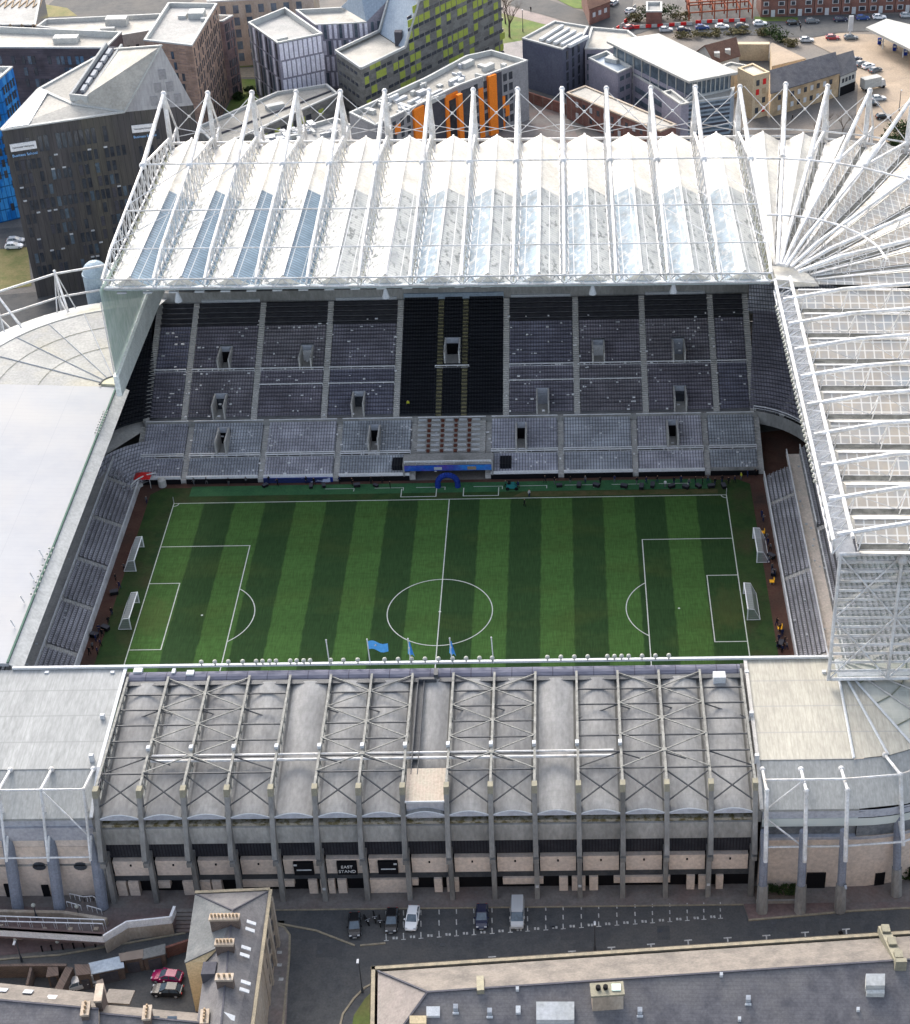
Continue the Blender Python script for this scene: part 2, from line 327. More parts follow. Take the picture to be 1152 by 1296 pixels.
def inset(poly, d):
    n = len(poly); out = []
    for i in range(n):
        a, b, c = V(poly[i-1][:2]), V(poly[i][:2]), V(poly[(i+1) % n][:2])
        e1 = (b-a).normalized(); e2 = (c-b).normalized()
        n1 = V((-e1.y, e1.x)); n2 = V((-e2.y, e2.x)); k = 1+n1.dot(n2)
        out.append(b+(n1+n2)*(d/max(k, .35)))
    return out
def quads(parent, qs, name, m, cap=100, depth=.12):
    """small boxes proud of a wall: qs = list of (p0, p1, z0, z1), each an own part up to cap, the rest one part of kind stuff"""
    rest = MB()
    for i, (p0, p1, z0, z1) in enumerate(qs):
        p0 = V((p0[0], p0[1])); p1 = V((p1[0], p1[1])); e = (p1-p0).normalized(); nn = V((e.y, -e.x))*depth
        mb = MB() if i < cap else rest
        a = p0-nn*.5; b = p1-nn*.5; c = p1+nn; d = p0+nn
        mb.hexa([(a.x, a.y, z0), (d.x, d.y, z0), (c.x, c.y, z0), (b.x, b.y, z0)], [(a.x, a.y, z1), (d.x, d.y, z1), (c.x, c.y, z1), (b.x, b.y, z1)])
        if i < cap: mb.build(name, m[i % len(m)] if isinstance(m, list) else m, parent)
    if rest.f: rest.build(name, m[0] if isinstance(m, list) else m, parent, kind='stuff')
def facade(p0, p1, z0, z1, nc, nr, ww, wh, skip=0.0, jit=0.0, mx=.08, grp=None, rnd=R):
    """grid of openings on the wall from p0 to p1 (outside on the right hand)"""
    p0 = V((p0[0], p0[1])); p1 = V((p1[0], p1[1])); e = p1-p0; ln = e.length; e.normalize(); out = []
    for r in range(nr):
        z = z0+(z1-z0)*(r+.5)/nr
        for c in range(nc):
            if rnd.random() < skip: continue
            u = ln*(mx+(1-2*mx)*(c+.5)/nc)+rnd.uniform(-jit, jit)
            out.append((p0+e*(u-ww/2), p0+e*(u+ww/2), z-wh/2, z+wh/2))
    return out
def block(name, label, cat, poly, h, wall, roof, cop=None, par=.9, cw=.55, z0=0.0, group=None, cls='wall'):
    poly = ccw([V(p[:2]) for p in poly]); cx = sum(p.x for p in poly)/len(poly); cyy = sum(p.y for p in poly)/len(poly)
    t = thing(name, label, cat, (cx, cyy, z0), group)
    walls(t, poly, z0, h, wall, cls); flatroof(t, poly, h, roof, cop or M['coping'], par, cw)
    return t
def walls(t, poly, z0, h, wall, cls='wall'):
    mb = MB(); n = len(poly)
    for i in range(n):
        a, b = poly[i], poly[(i+1) % n]
        mb.poly([(a[0], a[1], z0), (b[0], b[1], z0), (b[0], b[1], h), (a[0], a[1], h)])
    return mb.build(cls, wall, t)
def flatroof(t, poly, h, roof, cop, par=.9, cw=.55):
    ins = inset(poly, cw); ou = inset(poly, -.07); n = len(poly)
    MB().poly([(p.x, p.y, h-par) for p in inset(poly, cw*.5)]).build('roof', roof, t)
    mb = MB()
    for i in range(n):
        j = (i+1) % n
        a, b, c, d = ou[i], ou[j], ins[j], ins[i]
        mb.poly([(a.x, a.y, h+.05), (b.x, b.y, h+.05), (c.x, c.y, h+.05), (d.x, d.y, h+.05)])
        mb.poly([(a.x, a.y, h-.35), (b.x, b.y, h-.35), (b.x, b.y, h+.05), (a.x, a.y, h+.05)])
        mb.poly([(d.x, d.y, h+.05), (c.x, c.y, h+.05), (c.x, c.y, h-par-.05), (d.x, d.y, h-par-.05)])
    mb.build('parapet', cop, t)
def obox(mb, c, ang, lx, ly, z0, z1, m=0):
    ca, sa = math.cos(ang), math.sin(ang)
    q = [(c[0]+ca*x-sa*y, c[1]+sa*x+ca*y) for x, y in ((-lx/2, -ly/2), (lx/2, -ly/2), (lx/2, ly/2), (-lx/2, ly/2))]
    return mb.prism(q, z0, z1, m)
def plant_units(t, spots, z, ang=0.0, m=None):
    for (x, y, lx, ly, hh) in spots:
        obox(MB(), (x, y), ang, lx, ly, z, z+hh).build('roof_unit', m or M['coping'], t)
# ================================================================ SETTING
struct(MB().poly([(-3000, -3000, -.06), (3000, -3000, -.06), (3000, 3000, -.06), (-3000, 3000, -.06)]), 'ground', M['town'])
def PX(*pts, z=0.0): return [G(a, b, z) for a, b in pts]
# streets and verges beyond the stadium
sheet('road', PX((655, -8), (690, -2), (745, 17), (800, 38), (790, 58), (762, 46), (735, 33), (700, 22), (645, 6)), .0, M['asphalt'])
sheet('road', PX((768, -8), (803, -8), (797, 26), (775, 52), (742, 40), (757, 10)), .02, M['asphalt'])
sheet('road', PX((770, 54), (830, 36), (900, 42), (1000, 47), (1030, 47), (1062, 41), (1200, 36), (1200, 17), (960, 21), (870, 29), (790, 32)), .04, M['asphalt'])
sheet('verge', PX((636, 16), (700, 27), (692, 33), (668, 48), (634, 62), (628, 30)), .02, M['grass'])
sheet('verge', PX((690, -8), (750, -8), (746, 12), (726, 10)), .03, M['grass'])
sheet('path', PX((638, 6), (700, 23), (737, 35), (731, 41), (690, 31), (636, 17)), .035, mat('pink_path', (.26, .22, .21), (.22, .19, .18), .3))
sheet('path', PX((634, 56), (668, 50), (668, 76), (634, 70)), .05, mat('grey_path', (.30, .28, .28), (.25, .24, .24), .3))
sheet('verge', PX((955, 27), (1010, 27), (1010, 22), (955, 21)), .06, M['grass'])
sheet('forecourt', PX((1018, 50), (1064, 42), (1210, 48), (1210, 190), (1082, 175), (1086, 108), (1062, 72)), .05, M['forecourt'])
sheet('lawn', PX((-30, 318), (35, 312), (40, 362), (-30, 372)), .02, M['wildgrass'])
sheet('road', PX((-30, 292), (45, 286), (45, 312), (-30, 318)), .02, M['asphalt'])
sheet('road', PX((-30, 376), (160, 360), (160, 440), (-30, 440)), .0, M['asphalt'])
sheet('lawn', PX((285, 142), (305, 100), (325, 100), (330, 150)), .02, M['grass'])
sheet('lawn', PX((298, 86), (322, 84), (324, 76), (298, 74)), .02, M['grass'])
sheet('path', PX((298, 98), (324, 98), (322, 86), (298, 86)), .025, M['kerb'])
sheet('lawn', PX((330, 192), (420, 140), (430, 158), (370, 196)), .02, M['grass'])
sheet('road', PX((40, 24), (215, 20), (260, -10), (80, -10)), .0, M['asphalt'])
sheet('verge', PX((54, 5), (85, 10), (98, 20), (50, 22)), .03, M['wildgrass'])
sheet('yard', PX((660, 112), (720, 150), (740, 190), (600, 190), (610, 150)), .0, M['pave'])
sheet('yard', PX((930, 178), (1090, 160), (1090, 185), (940, 190)), .0, M['asphalt'])
# the bowl: track, grass apron, mown pitch
sheet('track', [(-61.5, -40), (61.5, -40), (61.5, 40.6), (-61.5, 40.6)], .0, M['track'])
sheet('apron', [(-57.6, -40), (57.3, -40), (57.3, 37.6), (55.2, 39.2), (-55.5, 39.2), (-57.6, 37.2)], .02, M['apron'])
sheet('track', [(57.5, 33), (62, 33), (76, 36), (76, 58), (58, 55), (57.5, 40.6)], .012, M['track'])
sheet('worn_strip', [(12, 34.6), (51, 34.6), (51, 36.1), (14, 36.2)], .03, mat('worn_turf', (.10, .085, .04), (.05, .065, .022), .5))
sheet('touchline_turf', [(-50, 36.3), (50, 36.3), (50, 39.6), (-50, 39.6)], .04, M['turf'])
def pitchmat():
    m = bpy.data.materials.new('mown_grass'); m.use_nodes = True; n = m.node_tree; L = n.links; b = n.nodes['Principled BSDF']
    b.inputs['Roughness'].default_value = .9; b.inputs['Specular IOR Level'].default_value = .1
    tc = n.nodes.new('ShaderNodeTexCoord'); sx = n.nodes.new('ShaderNodeSeparateXYZ'); L.new(tc.outputs['Object'], sx.inputs[0])
    def mth(op, a, v, c=None):
        x = n.nodes.new('ShaderNodeMath'); x.operation = op; L.new(a, x.inputs[0])
        if isinstance(v, (int, float)): x.inputs[1].default_value = v
        else: L.new(v, x.inputs[1])
        return x.outputs[0]
    def nz(s, lo, hi, st=(1, 1, 1), a=0.0, z=1.0, d=6):
        mp = n.nodes.new('ShaderNodeMapping'); mp.inputs['Scale'].default_value = st; L.new(tc.outputs['Object'], mp.inputs[0])
        t = n.nodes.new('ShaderNodeTexNoise'); t.inputs['Scale'].default_value = s; t.inputs['Detail'].default_value = d; L.new(mp.outputs[0], t.inputs[0])
        r = n.nodes.new('ShaderNodeMapRange'); r.inputs[1].default_value = lo; r.inputs[2].default_value = hi; r.inputs[3].default_value = a; r.inputs[4].default_value = z
        L.new(t.outputs[0], r.inputs[0]); return r.outputs[0]
    def mix(f, a, c):
        x = n.nodes.new('ShaderNodeMix'); x.data_type = 'RGBA'
        L.new(f, x.inputs[0])
        for s, vv in ((6, a), (7, c)):
            if isinstance(vv, tuple): x.inputs[s].default_value = (*vv, 1)
            else: L.new(vv, x.inputs[s])
        return x.outputs[2]
    wob = nz(.5, .3, .7, a=-.12, z=.12)
    u = mth('DIVIDE', mth('ADD', mth('ADD', sx.outputs[0], 52.5), wob), 5.8333)
    fr_ = mth('FRACT', mth('ADD', mth('MULTIPLY', u, .5), .75), 0)        # triangle wave, soft threshold: pale band first
    tri = mth('ABSOLUTE', mth('SUBTRACT', fr_, .5), 0)
    fm_ = n.nodes.new('ShaderNodeMapRange'); fm_.inputs[1].default_value = .238; fm_.inputs[2].default_value = .262; L.new(tri, fm_.inputs[0]); f = mth('SUBTRACT', mth('MULTIPLY', fm_.outputs[0], -1.0), -1.0)
    c = mix(f, (.060, .132, .034), (.027, .062, .021))
    v = mth('GREATER_THAN', mth('FRACT', mth('MULTIPLY', sx.outputs[1], 1/11.4), 0), .5)
    c = mix(mth('MULTIPLY', v, .1), c, (.012, .03, .01))
    c = mix(nz(.06, .5, .72, (1, 2.2, 1), 0, .38), c, (.066, .088, .022))
    c = mix(nz(.9, .45, .8, (.6, 1.6, 1), 0, .4), c, (.016, .04, .012))
    gr = nz(2.2, .3, .75, (3.0, .18, 1), .72, 1.15, 8)
    x = n.nodes.new('ShaderNodeMix'); x.data_type = 'RGBA'; x.blend_type = 'MULTIPLY'; x.inputs[0].default_value = 1; L.new(c, x.inputs[6]); L.new(gr, x.inputs[7]); c = x.outputs[2]
    ax_ = mth('ABSOLUTE', sx.outputs[0], 0)                              # worn goalmouths and penalty spots
    d2 = mth('ADD', mth('POWER', mth('DIVIDE', mth('SUBTRACT', ax_, 50.2), 3.2), 2), mth('POWER', mth('DIVIDE', sx.outputs[1], 5.5), 2))
    wm = n.nodes.new('ShaderNodeMapRange'); wm.inputs[1].default_value = 1.6; wm.inputs[2].default_value = .2; L.new(mth('ADD', d2, nz(.6, .2, .8, (1, 1, 1), -.9, .9)), wm.inputs[0])
    c = mix(mth('MULTIPLY', wm.outputs[0], .32), c, (.085, .085, .03))
    L.new(c, b.inputs['Base Color']); return m
sheet('pitch', [(-52.7, -40), (52.7, -40), (52.7, 34.2), (-52.7, 34.2)], .06, pitchmat())
pm = MB(); LW = .17; ZM = .085
def ln(x0, y0, x1, y1, z=ZM, w_=LW):
    a, b = V((x0, y0)), V((x1, y1)); e = (b-a).normalized(); nn = V((-e.y, e.x))*w_/2
    a = a-e*w_/2; b = b+e*w_/2
    pm.poly([(a.x-nn.x, a.y-nn.y, z), (b.x-nn.x, b.y-nn.y, z), (b.x+nn.x, b.y+nn.y, z), (a.x+nn.x, a.y+nn.y, z)])
def arc(cx, cy_, r, a0, a1, n=60, z=ZM+.004):
    for i in range(n):
        t0 = rad(a0+(a1-a0)*i/n); t1 = rad(a0+(a1-a0)*(i+1)/n)
        pm.poly([(cx+(r-LW/2)*math.cos(t0), cy_+(r-LW/2)*math.sin(t0), z), (cx+(r+LW/2)*math.cos(t0), cy_+(r+LW/2)*math.sin(t0), z), (cx+(r+LW/2)*math.cos(t1), cy_+(r+LW/2)*math.sin(t1), z), (cx+(r-LW/2)*math.cos(t1), cy_+(r-LW/2)*math.sin(t1), z)])
ln(-52.5, 34, 52.5, 34); ln(-52.5, -34, 52.5, -34); ln(0, -33.9, 0, 33.9, ZM+.006)
for s in (-1, 1):
    ln(s*52.5, -34, s*52.5, 34, ZM+.01)
    for hw, dp in ((20.16, 16.5), (9.16, 5.5)):
        ln(s*52.4, hw, s*(52.5-dp), hw, ZM+.014); ln(s*52.4, -hw, s*(52.5-dp), -hw, ZM+.014); ln(s*(52.5-dp), -hw, s*(52.5-dp), hw, ZM+.018)
    if s > 0: arc(41.5, 0, 9.15, 127, 233)
    else: arc(-41.5, 0, 9.15, -53, 53)
    arc(s*41.5, 0, .12, 0, 360, 12)
    arc(s*52.5, 34, 1, 180 if s > 0 else 270, 270 if s > 0 else 360, 10, ZM+.024)
arc(0, 0, 9.15, 0, 360, 96, ZM+.024); arc(0, 0, .15, 0, 360, 12, ZM+.028)
for a, b in ((-9.3, -2.6), (2.6, 9.3)):                              # technical areas
    ln(a, 35, b, 35, ZM); ln(a, 35, a, 37.6, ZM+.004); ln(b, 35, b, 37.6, ZM+.004)
for a in (-24, -14.5, -6.5, 4.5, 13, 22, 31, 40): ln(a, 38.1, a+5.5, 38.1, .07, .12); ln(a+5.5, 37.2, a+5.5, 38.1, .072, .12)
struct(pm, 'pitch_markings', M['pline'])
# the street in front
sheet('apron_paving', [(-120, -64.2+3), (110, -61.2), (110, -66.9), (-120, -66.9)], .0, M['pave'])
road = PX((345, 1152), (925, 1139), (930, 1164), (1152, 1144)); 
sheet('road', [(-20.5, -66.95), (46.5, -66.9), (47, -69.9), (62, -68.4), (90, -66.9), (110, -66.9), (110, -92), (-20.5, -100)], -.01, M['asphalt'])
sheet('pavement', [(46.6, -66.85), (110, -66.85), (90, -66.8), (62, -68.2), (47.1, -69.7)], .1, M['redpave'])
kb = MB(); kp = [(47.0, -69.8), (62, -68.3), (90, -66.85)]
for a, b in zip(kp, kp[1:]): kb.beam((a[0], a[1], .05), (b[0], b[1], .05), .3, .16)
kb.beam((-20.5, -66.98, .04), (46.6, -66.92, .04), .22, .12)
struct(kb, 'kerb', M['kerb'])
sheet('lane', PX((-60, 1222), (120, 1200), (250, 1172), (360, 1165), (360, 1195), (240, 1192), (120, 1222), (-60, 1250)), .0, M['asphalt'])
sheet('red_paving', PX((-60, 1146), (232, 1150), (240, 1172), (120, 1197), (-60, 1216)), .01, M['redpave'])
sheet('yard', PX((-60, 1216), (120, 1222), (245, 1190), (300, 1190), (300, 1400), (-60, 1400)), -.02, M['asphalt'])
sheet('side_street', PX((352, 1160), (470, 1160), (560, 1420), (350, 1420)), -.0, M['asphalt'])
sheet('pavement', PX((340, 1172), (358, 1174), (368, 1186), (356, 1420), (335, 1420)), .1, M['pave'])
sheet('lawn', PX((474, 1252), (462, 1264), (448, 1285), (442, 1320), (474, 1320)), .03, M['grass'])
cb = MB()
def curb(pts, w_=.28, z=.06): 
    P_ = [G(*p) for p in pts]
    for a, b in zip(P_, P_[1:]): cb.beam((a.x, a.y, z), (b.x, b.y, z), w_, .14)
curb([(474, 1244), (462, 1250), (448, 1264), (434, 1284), (428, 1310)]); curb([(343, 1168), (360, 1174), (367, 1184), (366, 1215), (358, 1300), (356, 1330)], .3)
curb([(346, 1168), (400, 1178), (449, 1197)]); curb([(456, 1197), (488, 1194)]); curb([(-40, 1219), (20, 1213), (75, 1209), (150, 1196), (235, 1181)], .3)
struct(cb, 'kerb', M['kerb'])
mk = MB()
def dash(p, q, w_=.16, z=.03):
    a, b = G(*p), G(*q); e = (b-a); e.z = 0; e.normalize(); nn = V((-e.y, e.x, 0))*w_/2
    mk.poly([(a.x-nn.x, a.y-nn.y, z), (b.x-nn.x, b.y-nn.y, z), (b.x+nn.x, b.y+nn.y, z), (a.x+nn.x, a.y+nn.y, z)])
for i, x in enumerate([489, 511, 533, 556, 578, 600, 623, 646, 668, 691, 713, 736, 758, 781, 804, 826, 848, 870, 891, 912]):
    yt = 1151-.024*(x-489); yb = 1190-.0667*(x-489)
    for f0, f1 in ((.05, .22), (.42, .62), (.8, 1.0)): dash((x-.3, yt+(yb-yt)*f0), (x, yt+(yb-yt)*f1))
    dash((x-3, yb+.8), (x+3, yb+.4), .14, .034)
    if x < 905:
        for k in (8, 12): dash((x+k, yb-2.6), (x+k+2.6, yb-2.8), .45, .03)
for x, y in [(623, 1212), (724, 1205), (774, 1200), (824, 1196), (871, 1191), (921, 1188), (970, 1185), (1019, 1181), (1071, 1177)]:
    dash((x-5, y-.5), (x+5, y-1.2), .22); dash((x, y), (x+.6, y+6), .2, .036)
for x, y in [(347, 1206), (347, 1222), (349, 1240)]: dash((x+4, y), (x+10, y), .5, .13)
struct(mk, 'road_markings', M['line'])
pr_ = random.Random(17); pt_ = MB()
for i in range(11):
    a = G(pr_.uniform(380, 1100), pr_.uniform(1165, 1215)); w1, h1 = pr_.uniform(.6, 4), pr_.uniform(.4, 1.3)
    if a.y > -67.5-h1: continue
    pt_.poly([(a.x-w1, a.y-h1, -.0+.014+.001*i), (a.x+w1, a.y-h1, -.0+.014+.001*i), (a.x+w1, a.y+h1, -.0+.014+.001*i), (a.x-w1, a.y+h1, -.0+.014+.001*i)])
struct(pt_, 'road_repairs', mat('tar_patch', (.062, .066, .07), (.08, .08, .082), 1.2))
dr = MB()
for px, py in ((700, 1172), (560, 1196), (405, 1205), (980, 1168), (835, 1178), (300, 1190), (420, 1260)): p = G(px, py); dr.box(p.x-.35, p.x+.35, p.y-.3, p.y+.3, .0, .03)
struct(dr, 'drain_covers', M['dark'])
for pts in ([(345, 1163), (400, 1176)],):
    pass
# ================================================================ FAR STAND
ZT = lambda x: -.0095*(x-0)*.9          # the roofs fall very slightly to the right
stand = thing('grandstand', 'tallest grandstand, white cantilever roof with masts, black centre seats', 'grandstand', (0, 60, 0))
RAIL = MB()
def seatblock(p, o, u, w_, a0, a1, rows, dy, dz, ms, holes=(), name='seating_block', seatw=.42, back=.42):
    """terrace steps and a row of seats on each; o origin of the front edge, u along the rows, w_ towards the back"""
    o, u, w_ = V(o), V(u).normalized(), V(w_).normalized(); mb = MB()
    def P(a, b, z): return o+u*a+w_*b+V((0, 0, z))
    for r in range(rows):
        cuts = [(a0, a1)]
        for h0, h1, r0, r1 in holes:
            if r0 <= r < r1:
                nx = []
                for c0, c1 in cuts:
                    if h1 <= c0 or h0 >= c1: nx.append((c0, c1)); continue
                    if h0 > c0: nx.append((c0, h0))
                    if h1 < c1: nx.append((h1, c1))
                cuts = nx
        for c0, c1 in cuts:
            y0, z0 = r*dy, r*dz
            mb.poly([P(c0, y0, z0), P(c1, y0, z0), P(c1, y0+dy, z0), P(c0, y0+dy, z0)], 0)
            mb.poly([P(c0, y0+dy, z0), P(c1, y0+dy, z0), P(c1, y0+dy, z0+dz), P(c0, y0+dy, z0+dz)], 0)
            if c1-c0 > .8:
                q0, q1 = y0+dy-seatw-.05, y0+dy-.05; e0, e1 = c0+.12, c1-.12
                mb.hexa([P(e0, q0, z0+.36), P(e1, q0, z0+.36), P(e1, q1, z0+.36), P(e0, q1, z0+.36)], [P(e0, q0, z0+.44), P(e1, q0, z0+.44), P(e1, q1, z0+.44), P(e0, q1, z0+.44)], 1)
                mb.hexa([P(e0, q1-.08, z0+.44), P(e1, q1-.08, z0+.44), P(e1, q1, z0+.44), P(e0, q1, z0+.44)], [P(e0, q1-.02, z0+.44+back), P(e1, q1-.02, z0+.44+back), P(e1, q1+.05, z0+.44+back), P(e0, q1+.05, z0+.44+back)], 1)
    return mb.build(name, ms, p)
def aislestrip(p, o, u, w_, a0, a1, rows, dy, dz, m, name='aisle', half=True):
    o, u, w_ = V(o), V(u).normalized(), V(w_).normalized(); mb = MB()
    def P(a, b, z): return o+u*a+w_*b+V((0, 0, z))
    n = rows*2 if half else rows
    for r in range(n):
        y0, z0, y1, z1 = r*dy*rows/n, r*dz*rows/n, (r+1)*dy*rows/n, (r+1)*dz*rows/n
        mb.hexa([P(a0, y0, z0-.6), P(a1, y0, z0-.6), P(a1, y1, z0-.6), P(a0, y1, z0-.6)], [P(a0, y0, z1+.02), P(a1, y0, z1+.02), P(a1, y1, z1+.02), P(a0, y1, z1+.02)])
    return mb.build(name, m, p)
def railing(p, pts, h=1.0, step=2.0, r=.055, m=None, name='barrier'):
    mb = MB()
    for a, b in zip(pts, pts[1:]):
        a, b = V(a), V(b); n = max(1, int((b-a).length/step))
        for k in range(n+1):
            q = a.lerp(b, k/n); mb.beam(q, q+V((0, 0, h)), .07, .07)
        mb.beam(a+V((0, 0, h)), b+V((0, 0, h)), .2, .16); mb.beam(a+V((0, 0, h*.5)), b+V((0, 0, h*.5)), .07, .07)
    return mb.build(name, m or M['whitepaint'], p)
def vomitory(p, o, u, w_, a0, a1, b0, zf, h, ln_, side=None, back=None, nm='vomitory'):
    """opening cut in the tier: two side walls, lintel and a dark throat"""
    o, u, w_ = V(o), V(u).normalized(), V(w_).normalized()
    def P(a, b, z): return o+u*a+w_*b+V((0, 0, z))
    def bx(mb, c0, c1, d0, d1, z0, z1, m): mb.hexa([P(c0, d0, z0), P(c1, d0, z0), P(c1, d1, z0), P(c0, d1, z0)], [P(c0, d0, z1), P(c1, d0, z1), P(c1, d1, z1), P(c0, d1, z1)], m)
    mb = MB()
    bx(mb, a0-.3, a0, b0, b0+ln_, zf-.6, zf+h, 0); bx(mb, a1, a1+.3, b0, b0+ln_, zf-.6, zf+h, 0)
    bx(mb, a0-.3, a1+.3, b0+ln_, b0+ln_+.3, zf+h*.62, zf+h, 2)
    bx(mb, a0, a1, b0, b0+ln_, zf-.6, zf-.5, 1)
    o_ = mb.build(nm, [side or M['aisle'], M['aisle'], M['paleblue']], p)
    m2 = MB(); bx(m2, a0, a1, b0+ln_-.1, b0+ln_-.02, zf-.5, zf+h*.62, 0); m2.build('doorway', back or M['black'], o_)
    return o_
# lower tier: y 41 .. 53.4, upper tier: y 54 .. 79
LO, LDY, LDZ, LR = (0, 41.2, .9), .82, .27, 15
UO, UDY, UDZ, UR = (0, 54.2, 6.1), .82, .395, 31
lowb = [G(x, 575, 3).x for x in (176, 237, 333, 427, 523, 618, 710, 804, 895, 963)]
lvom = [G(x, 570, 3).x for x in (283, 474, 660, 852)]
US, WS = (1, 0, 0), (0, 1, 0)
for i in range(9):
    a0, a1 = lowb[i]+.55, lowb[i+1]-.55
    hl = [(x-1.0, x+1.0, 5, 12) for x in lvom if a0 < x < a1]
    if i == 4: continue
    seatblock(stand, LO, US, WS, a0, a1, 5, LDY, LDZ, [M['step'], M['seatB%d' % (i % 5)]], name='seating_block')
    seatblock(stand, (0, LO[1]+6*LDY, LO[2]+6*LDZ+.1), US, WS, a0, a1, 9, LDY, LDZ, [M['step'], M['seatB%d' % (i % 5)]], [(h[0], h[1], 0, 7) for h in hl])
    yb = LO[1]+5.3*LDY; zb = LO[2]+5*LDZ+.1
    MB().box(a0, a1, LO[1]+5*LDY, LO[1]+6*LDY, zb-.7, zb-.1).build('gangway', M['aisle'], stand)
    railing(stand, [(a0, yb-.1, zb), (a1, yb-.1, zb)], 1.0, 2.2); railing(stand, [(a0, LO[1]+6*LDY, zb+.1), (a1, LO[1]+6*LDY, zb+.1)], .9, 2.2)
    railing(stand, [(a0, 53.6, 5.0), (a1, 53.6, 5.0)], 1.15, 2.0)
    MB().box(a0, a1, 40.8, 41.15, 0, 1.55).build('front_wall', M['whitepaint'] if i != 8 else M['conc'], stand)
    MB().box(a0, a1, 40.5, 40.78, .05, 1.0).build('advert_board', M['black'] if i not in (2,) else M['navy'], stand)
for x in lowb: aislestrip(stand, (x, LO[1]-.3, LO[2]-.3), US, WS, -.55, .55, LR+1, LDY, LDZ, M['aisle'])
for x in lvom: vomitory(stand, (x, LO[1], LO[2]), US, WS, -.8, .8, 5.2*LDY, 2.3, 3.2, 5.2)
# press seats in the middle, tunnel below
a0, a1 = lowb[4]+.6, lowb[5]-.6
pt = MB()
for r in range(LR-1): pt.box(a0, a1, 45+r*.62, 46+r*.62, 1, 2.9+r*.19, 0)
press = pt.build('press_terrace', M['aisle'], stand)
dk = MB(); ch = MB()
for r in range(7):
    y = 45.2+r*1.22; z = 3.1+r*.38
    for c in range(5):
        x0 = a0+.2+c*(a1-a0-.2)/5; x1 = x0+(a1-a0)/5-1.1
        MB().box(x0, x1, y, y+.62, z+.55, z+.68).build('desk', M['desk'], stand)
        MB().box(x0+.05, x1-.05, y+.58, y+.66, z, z+.55).build('desk_front', M['desk'], stand) if False else None
        if c < 4: ch.box(x1+.22, x1+.85, y-.1, y+.6, z+.3, z+.62)
ch.build('brown_seats', M['redchair'], stand, kind='stuff')
railing(stand, [(a0, 53.6, 5.0), (a1, 53.6, 5.0)], 1.15, 2.0)
tx0, tx1 = G(512, 600, 2).x, G(622, 600, 2).x
MB().box(tx0, tx1, 44.2, 44.5, 0, 3.2).build('tunnel_mouth', M['black'], stand)
fr = MB(); fr.box(tx0-.35, tx0, 40.6, 44.2, 0, 3.4); fr.box(tx1, tx1+.35, 40.6, 44.2, 0, 3.4); fr.box(tx0-.35, tx1+.35, 40.9, 44.5, 3.3, 3.55)
fr.build('tunnel_surround', M['conc'], stand)
ban = mat('blue_banner', (.02, .08, .42), (.10, .06, .34), .25, contrast=(.4, .6), c3=(.03, .22, .62), s3=.14)
bo = MB().box(tx0, tx1, 40.55, 40.8, 2.2, 3.3).build('banner', ban, stand)
MB().box(-3.1, -1.6, 40.48, 40.53, 2.45, 3.05).build('crest', M['desk'], bo); MB().box(3.3, 5.0, 40.48, 40.53, 2.4, 3.1).build('crest', M['pot'], bo)
railing(stand, [(tx0, 41.0, 3.55), (tx1, 41.0, 3.55)], .6, 2.2)
for x in (G(503, 597, 2).x, G(640, 597, 2).x): MB().box(x-1.1, x+1.1, 41.9, 44.8, 1.5, 2.6).build('covered_seats', M['seatK'], stand)
